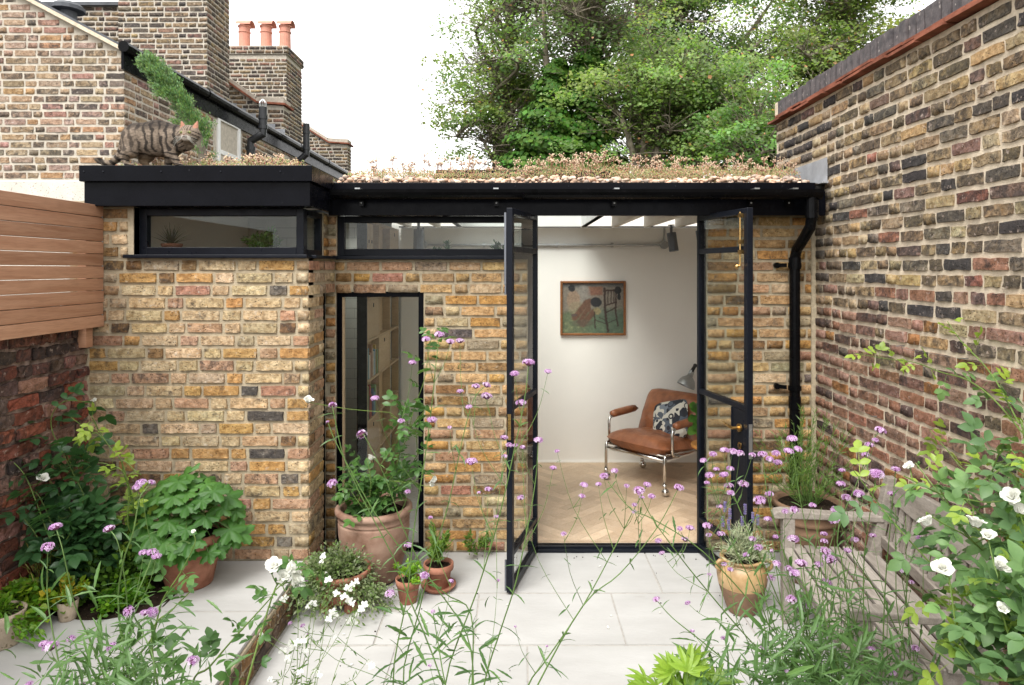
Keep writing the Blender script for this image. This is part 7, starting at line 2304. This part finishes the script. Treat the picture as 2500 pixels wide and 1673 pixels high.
def fj():
    a, e = R.choice(sprays)
    q = R.random() ** .85
    p = a.lerp(e, q) + Vector((R.gauss(0, .012), R.gauss(0, .012), R.gauss(0, .012)))
    d = (e - a).normalized() * .9 + (jp[-1] - jp[0]).normalized() * .7 + Vector((U(-1, 1), U(-1, 1), U(-1, 1))) * .5
    return p, d, Vector((U(-1, 1), -1, U(-1, 1)))
put('foliage', cloud(26000, fj, L['juniper'], (.010, .026), .28, ((.45, 1.3),), 1, tint=((1, 1, 1), (1.35, 1.15, .8), (.7, .9, .9))), ju)

# ------------------------------------------------------------------ plants on the inner sills
p1 = pot('plant_pot', (-2.13, 4.235, 1.970), [(0, 0), (.045, 0), (.058, .07), (.062, .072), (.062, .088), (.055, .088), (.05, .07)], M['terracotta'], 'terracotta pot on the inner sill of the left corner window', 'plant pot', None, .052, .075, 24)
sp_ = thing('spiky_plant', (-2.13, 4.235, 2.045), 'dark spiky succulent in the pot behind the corner window', 'plant')
for i in range(46):
    a = U(0, 6.28); e = U(.05, 1.2)
    v, f = leaf_strip(U(.10, .15), .011, 4, .6, U(.0, .35), 0, lambda t: 1 - t * .95)
    MB().add(xf(v, orient((-2.13, 4.235, 2.048), (math.sin(e) * math.cos(a), math.sin(e) * math.sin(a), math.cos(e)), (0, -.5, 1))), f).build('leaf', L['spiky'], sp_)
bushy('fern', 'green feathery fern standing behind the corner window', (-1.56, 4.235, 1.972), (-1.56, 4.24, 2.04), (.14, .10, .095), 520, L['herb'], (.022, .04), .35, ((.8, 1, .7), (.6, .9, .6)), 'plant')
tr = thing('succulent_trough', (-.52, 4.80, 1.972), 'speckled trough of grey green rosette succulents behind the strip window', 'planter')
MB().box(-.585, -.455, 4.76, 4.84, 1.971, 2.012).build('trough', M['render'], tr, bevel=.006)
for (cx, cz, s) in ((-.565, 2.02, .040), (-.53, 2.022, .036), (-.475, 2.03, .05), (-.48, 2.065, .045)):
    for i in range(16):
        a = i * 2.4; e = .35 + .055 * i
        v, f = leaf_strip(s * U(.8, 1.1), s * .32, 4, .4, -.2, 0)
        MB().add(xf(v, orient((cx, 4.79, cz), (math.sin(e) * math.cos(a), math.sin(e) * math.sin(a), math.cos(e)), (0, 0, 1))), f).build('leaf', L['succulent'], tr)
bushy('sill_plant', 'dark trailing plant on the inner sill next to the left door', (-.10, 4.80, 1.975), (-.08, 4.80, 2.05), (.15, .07, .12), 150, L['rose_dark'], (.022, .04), .5, ((1, 1, 1),), 'plant', None, 12, .03, .3)
it = thing('leafy_plant', (1.58, 5.40, .545), 'round leaved green plant on the side table peeping past the right door', 'plant')
pz = MB().lathe([(0, 0), (.06, 0), (.075, .10), (.07, .10), (.06, .09)], 20, (1.62, 5.42, .5445)).build('pot', M['white_paint'], it, smooth=True)
for i in range(16):
    p = P(U(1688, 1745), U(985, 1065), 5.35)
    v, f = leaf_strip(.085, .068, 6, .15, .3, 0, lambda t: math.sin(math.pi * (.1 + .85 * t)) ** .6)
    dd = Vector((p.x - 1.62, -.3, p.z - .72))
    MB().add(xf(v, orient(p - dd.normalized() * .04, dd, (0, -1, .4))), f).build('leaf', L['indoor'], it, smooth=True)
    MB().tube([(1.62, 5.42, .63), p - dd.normalized() * .04], .0025, 5).build('stem', M['stem'], it)

# ------------------------------------------------------------------ fallen petals and crumbs on the paving
fp = MB()
for i in range(26):
    x, y_ = R.choice(((R.gauss(-.45, .12), R.gauss(3.62, .12)), (R.gauss(-.9, .2), R.gauss(3.4, .2)), (U(-1.1, 1.7), U(2.9, 4.4))))
    v, f = leaf_strip(U(.010, .018), .012, 3, .3, U(-.5, .3), 0, lambda t: math.sin(math.pi * (.12 + .74 * t)) ** .8)
    fp.add(xf(v, orient((x, y_, .004), (U(-1, 1), U(-1, 1), .1), (0, 0, 1))), f)
o = fp.build('fallen_petals', M['petal_white']); tag(o, kind='stuff')
fl_ = MB()
for i in range(70):
    x, y_ = R.choice(((R.gauss(-.85, .25), R.gauss(3.95, .2)), (R.gauss(1.3, .2), R.gauss(3.75, .2)), (U(-1.1, 1.9), U(2.9, 4.5)), (U(-1.1, 1.9), U(4.45, 4.56))))
    if y_ > 4.56: continue
    fl_.ball((x, y_, .003), (U(.002, .006), U(.002, .005), .003), 5, 3)
o = fl_.build('soil_crumbs', M['soil']); tag(o, kind='stuff')
# ------------------------------------------------------------------ sycamores beyond the roof
def leaf_cloud_np(pos, nrm, size, col, mat, name, rs, asp=.9):
    "five pointed leaf-sized faces: two quads folded on the rib"
    n = len(pos)
    d = rs.normal(size=(n, 3)); d -= nrm * (d * nrm).sum(1, keepdims=True); d /= np.linalg.norm(d, axis=1, keepdims=True)
    x = np.cross(d, nrm)
    s = size[:, None]
    base = pos - d * s * .5; tip = pos + d * s * .5
    l = pos + x * s * asp * .5 + nrm * s * .08 - d * s * .05; r = pos - x * s * asp * .5 + nrm * s * .08 - d * s * .05
    l2 = pos + x * s * asp * .30 + d * s * .30 ; r2 = pos - x * s * asp * .30 + d * s * .30
    V = np.stack([base, l, l2, tip, r2, r], 1).reshape(-1, 3)
    o = np.arange(n)[:, None] * 6
    Q = np.concatenate([o + np.array([[0, 1, 2, 3]]), o + np.array([[0, 3, 4, 5]])], 0)
    C = np.repeat(col, 6, axis=0)
    return np_mesh(name, V, Q, mat, C, False, 4)

def tree(label, base, trunk, limbs, sprays, nleaf, leafsz, seed, spread=(.85, .85, .26), tint=(1, 1, 1), name='sycamore', group='trees beyond the roof', mat=None, upmin=.5):
    """trunk: list of (point, radius); limbs: polylines (points, r0); sprays grow on limb twigs"""
    rs = np.random.RandomState(seed); rr = random.Random(seed)
    t = thing(name, base, label, 'tree', group)
    tb = MB()
    pts = smooth_path([p for p, r in trunk], 4)
    rad = np.interp(np.linspace(0, 1, len(pts)), np.linspace(0, 1, len(trunk)), [r for p, r in trunk])
    tb.tube(pts, list(rad), 9)
    twigs = []
    for (lp, r0) in limbs:
        s = smooth_path(lp, 5)
        m_ = len(s)
        tb.tube(s, [max(.012, r0 * (1 - .8 * i / (m_ - 1))) for i in range(m_)], 7)
        for i in range(2, m_):
            for k in range(4):
                if rr.random() < .75:
                    d = Vector((rr.uniform(-1, 1), rr.uniform(-1, 1), rr.uniform(-.25, .75))).normalized(); bend = Vector((rr.uniform(-.2, .2), rr.uniform(-.2, .2), rr.uniform(-.05, .22)))
                    ln = rr.uniform(.4, 1.9) * (.6 + .5 * (1 - i / m_))
                    q = [s[i], s[i] + d * ln * .5 + bend, s[i] + d * ln + Vector((0, 0, rr.uniform(-.15, .12)))]
                    q = smooth_path(q, 3)
                    tb.tube(q[:-2], [max(.003, .010 * (1 - .8 * j / (len(q) - 1))) for j in range(len(q))][:-2], 4, cap=False)
                    twigs.append(q)
    tb.build('trunk', M['bark'], t, smooth=True)
    cen = []
    for q in twigs:
        for p in (q[-1], q[len(q) * 2 // 3], q[len(q) // 2]):
            cen.append(p + Vector((rr.gauss(0, .12), rr.gauss(0, .12), rr.gauss(0, .08))))
    rr.shuffle(cen)
    cen = np.array(cen)
    if len(cen) > sprays: cen = cen[:sprays]
    k = nleaf // len(cen)
    ci = np.repeat(np.arange(len(cen)), k)
    rad_ = np.sqrt(rs.rand(len(ci))) * rs.uniform(.55, 1.15, len(cen))[ci]; ang_ = rs.rand(len(ci)) * 6.2832
    rad_ *= 1 + .30 * np.sin(ang_ * 3 + rs.rand(len(cen))[ci] * 6) + .18 * np.sin(ang_ * 7 + rs.rand(len(cen))[ci] * 6)
    off = np.stack([rad_ * np.cos(ang_) * spread[0] * .62, rad_ * np.sin(ang_) * spread[1] * .62, rs.normal(size=len(ci)) * spread[2] * .30], 1)
    tl = rs.normal(size=(len(cen), 2)) * .25
    off[:, 2] += off[:, 0] * tl[ci, 0] + off[:, 1] * tl[ci, 1] - .30 * (off[:, 0] ** 2 + off[:, 1] ** 2)
    pos = cen[ci] + off
    nr = rs.normal(size=(len(ci), 3)) * .55 + np.array((0, -.55, .9)); nr /= np.linalg.norm(nr, axis=1, keepdims=True)
    sc = (1 + rs.normal(size=len(cen)) * .20)[ci] * (1 + rs.normal(size=len(ci)) * .15)
    hue = rs.normal(size=len(cen))[ci] * .5 + rs.normal(size=len(ci)) * .35
    col = np.stack([tint[0] * sc * (1 + .16 * hue), tint[1] * sc, tint[2] * sc * (1 - .1 * hue)], 1)
    br = rs.rand(len(ci)) < .012
    col[br] = np.array((3.0, 1.0, 1.4))
    size = leafsz * (1 + rs.normal(size=len(ci)) * .22).clip(.5, 1.6)
    put('crown', leaf_cloud_np(pos, nr, size, np.clip(col, .2, 4), mat or L['tree'], 'crown', rs), t)
    return t

def rnd_limbs(start, targets, r0, rr, sag=.3):
    out = []
    for tg in targets:
        a, b = Vector(start) + Vector((0, 0, rr.uniform(-.9, .7))), Vector(tg)
        m1 = a.lerp(b, .35) + Vector((rr.uniform(-.4, .4), rr.uniform(-.4, .4), rr.uniform(.1, .6)))
        m2 = a.lerp(b, .7) + Vector((rr.uniform(-.4, .4), rr.uniform(-.4, .4), rr.uniform(0, .4)))
        out.append(([a, m1, m2, b], r0))
    return out
rt = random.Random(4)
def targets(n, cx, cy, Y, rx, ry, rY, rr):
    "points filling an ellipsoid of crown given in photo pixels at depth Y"
    out = []
    for k in range(n):
        while True:
            a, b, c = rr.uniform(-1, 1), rr.uniform(-1, 1), rr.uniform(-1, 1)
            if a * a + b * b + c * c < 1: break
        out.append(P(cx + a * rx, cy + b * ry, Y + c * rY))
    return out
# T1: open crown to the left, thin pale leaves, two bare upright stems
Y = 15.0
tb = P(1225, 520, Y); tb.z = -.1
tree('open crowned pale sycamore left of the ivy covered trunks', tb, [(tb, .24), (P(1222, 420, Y), .2), (P(1232, 250, Y), .16), (P(1245, 80, Y), .12), (P(1240, -120, Y), .06)],
     rnd_limbs(P(1224, 400, Y), targets(9, 1190, 330, Y, 110, 100, 1.6, rt), .06, rt) + rnd_limbs(P(1232, 230, Y), targets(12, 1230, 130, Y, 95, 150, 1.8, rt), .06, rt) + rnd_limbs(P(1240, 50, Y), targets(12, 1290, -60, Y, 140, 160, 2.0, rt), .06, rt)
     + rnd_limbs(P(1230, 330, Y), targets(6, 1310, 250, Y + .8, 80, 120, 1.0, rt), .05, rt), 210, 26000, .062, 21, tint=(1.05, 1.08, 1.0))
# T2: two upright bare stems wrapped in ivy below
Y = 13.2
tb = P(1400, 500, Y); tb.z = -.1
t2 = tree('twin stemmed tree whose lower trunks are wrapped in ivy', tb, [(tb, .3), (P(1425, 400, Y), .22), (P(1438, 250, Y), .14), (P(1437, 100, Y), .13), (P(1430, -150, Y), .08)],
     [([P(1400, 420, Y), P(1370, 300, Y), P(1340, 200, Y), P(1330, 90, Y), P(1325, -60, Y)], .12)] + rnd_limbs(P(1437, 90, Y), targets(14, 1430, -40, Y, 170, 130, 2.0, rt), .06, rt) + rnd_limbs(P(1437, 180, Y), targets(8, 1450, 90, Y + 1.0, 150, 80, 1.4, rt), .04, rt), 120, 11000, .062, 22)
rs = np.random.RandomState(9)
iv = thing('ivy', tb, 'dark glossy ivy mass climbing the twin trunks beyond the roof', 'ivy', None)
cols_iv = [[(1330, 470), (1330, 380), (1345, 300), (1355, 200), (1362, 150)], [(1420, 470), (1430, 360), (1438, 260), (1440, 170), (1435, 120)], [(1380, 470), (1390, 380), (1385, 310)], [(1470, 470), (1460, 390)], [(1300, 470), (1310, 380), (1330, 330)]]
wds = [[.75, .7, .5, .28, .12], [.7, .6, .42, .32, .15], [.8, .7, .3], [.6, .4], [.6, .45, .2]]
pos, nr = [], []
for pl, wd in zip(cols_iv, wds):
    pts = [P(x, y, Y - .15) for x, y in pl]
    n = 5200
    tt = rs.rand(n) * (len(pts) - 1)
    i = np.minimum(tt.astype(int), len(pts) - 2); f = (tt - i)[:, None]
    A = np.array(pts); Wd = np.array(wd)
    c = A[i] * (1 - f) + A[i + 1] * f
    w_ = (Wd[i] * (1 - f[:, 0]) + Wd[i + 1] * f[:, 0])
    a = rs.rand(n) * 6.283
    bump = 1 + .28 * np.sin(tt * 9 + a * 2) + rs.normal(size=n) * .10
    dirn = np.stack([np.cos(a), np.sin(a), np.zeros(n)], 1)
    pos.append(c + dirn * (w_ * bump)[:, None] * np.array((1, .8, 1)))
    nn = dirn + np.array((0, -.3, .75)) + rs.normal(size=(n, 3)) * .35
    nr.append(nn / np.linalg.norm(nn, axis=1, keepdims=True))
pos = np.vstack(pos); nr = np.vstack(nr)
k = 1 + rs.normal(size=len(pos)) * .28
col = np.stack([k * (1 + .2 * rs.normal(size=len(pos))), k, k * .9], 1)
put('leaves', leaf_cloud_np(pos, nr, .085 * (1 + rs.normal(size=len(pos)) * .25).clip(.5, 1.6), np.clip(col, .25, 2), L['ivy'], 'leaves', rs, 1.0), iv)
ivs = MB()
for pl in cols_iv: ivs.tube(smooth_path([P(x, y, Y - .05) for x, y in pl], 3), .04, 5)
ivs.build('stem', M['bark'], iv)
# T3: broad low limbs in front, right of centre
Y = 12.5
tb = P(1640, 520, Y); tb.z = -.1
tree('low spreading sycamore with dark limbs showing right of the ivy', tb, [(tb, .26), (P(1620, 440, Y), .22), (P(1560, 380, Y), .14), (P(1590, 340, Y), .10), (P(1640, 270, Y), .06)],
     rnd_limbs(P(1570, 380, Y), targets(12, 1570, 280, Y, 130, 75, 1.3, rt), .07, rt) + [([P(1620, 430, Y), P(1720, 385, Y), P(1790, 370, Y), P(1870, 340, Y)], .10), ([P(1630, 430, Y), P(1690, 350, Y), P(1760, 280, Y), P(1830, 230, Y)], .08)]
     + rnd_limbs(P(1740, 370, Y), targets(9, 1790, 310, Y, 110, 70, 1.2, rt), .05, rt) + rnd_limbs(P(1600, 330, Y), targets(8, 1690, 220, Y, 110, 60, 1.2, rt), .05, rt), 230, 32000, .058, 23, spread=(.8, .8, .24), tint=(1.1, 1.12, 1.0))
# T4: big tree behind, fills the top right
Y = 19.0
tb = P(1700, 520, Y); tb.z = -.1
tree('tall sycamore with many rising branches filling the sky at the top', tb, [(tb, .45), (P(1680, 380, Y), .36), (P(1600, 230, Y), .26), (P(1580, 60, Y), .18), (P(1560, -160, Y), .08)],
     rnd_limbs(P(1660, 330, Y), targets(16, 1830, 160, Y, 210, 190, 2.6, rt), .13, rt) + rnd_limbs(P(1600, 230, Y), targets(16, 1640, 60, Y, 190, 170, 2.6, rt), .12, rt) + rnd_limbs(P(1580, 50, Y), targets(18, 1720, -90, Y, 300, 170, 3.0, rt), .10, rt)
     + rnd_limbs(P(1690, 380, Y), targets(12, 1720, 330, Y, 200, 70, 2.0, rt), .08, rt), 440, 54000, .074, 24, spread=(1.1, 1.1, .34), tint=(.92, .95, .95))
Y = 16.5
tb = P(2030, 520, Y); tb.z = -.1
tree('leafy sycamore rising directly behind the right brick wall coping', tb, [(tb, .3), (P(2030, 380, Y), .24), (P(2040, 220, Y), .16), (P(2060, 40, Y), .10), (P(2060, -140, Y), .05)],
     rnd_limbs(P(2030, 340, Y), targets(12, 1990, 250, Y, 170, 120, 2.0, rt), .08, rt) + rnd_limbs(P(2045, 180, Y), targets(14, 2060, 90, Y, 180, 130, 2.2, rt), .08, rt) + rnd_limbs(P(2060, 20, Y), targets(12, 2080, -90, Y, 200, 120, 2.4, rt), .07, rt), 300, 37000, .070, 25, spread=(1.0, 1.0, .3), tint=(1.1, 1.05, .9))
Y = 11.0
tb = P(1880, 520, Y); tb.z = -.1
tree('rounded green bush tree low beside the right wall end', tb, [(tb, .12), (P(1880, 440, Y), .09), (P(1880, 380, Y), .05)], rnd_limbs(P(1880, 440, Y), targets(14, 1870, 385, Y, 75, 45, .8, rt), .03, rt), 120, 14000, .054, 26, spread=(.5, .5, .16), tint=(.85, 1.0, .72), name='bush')
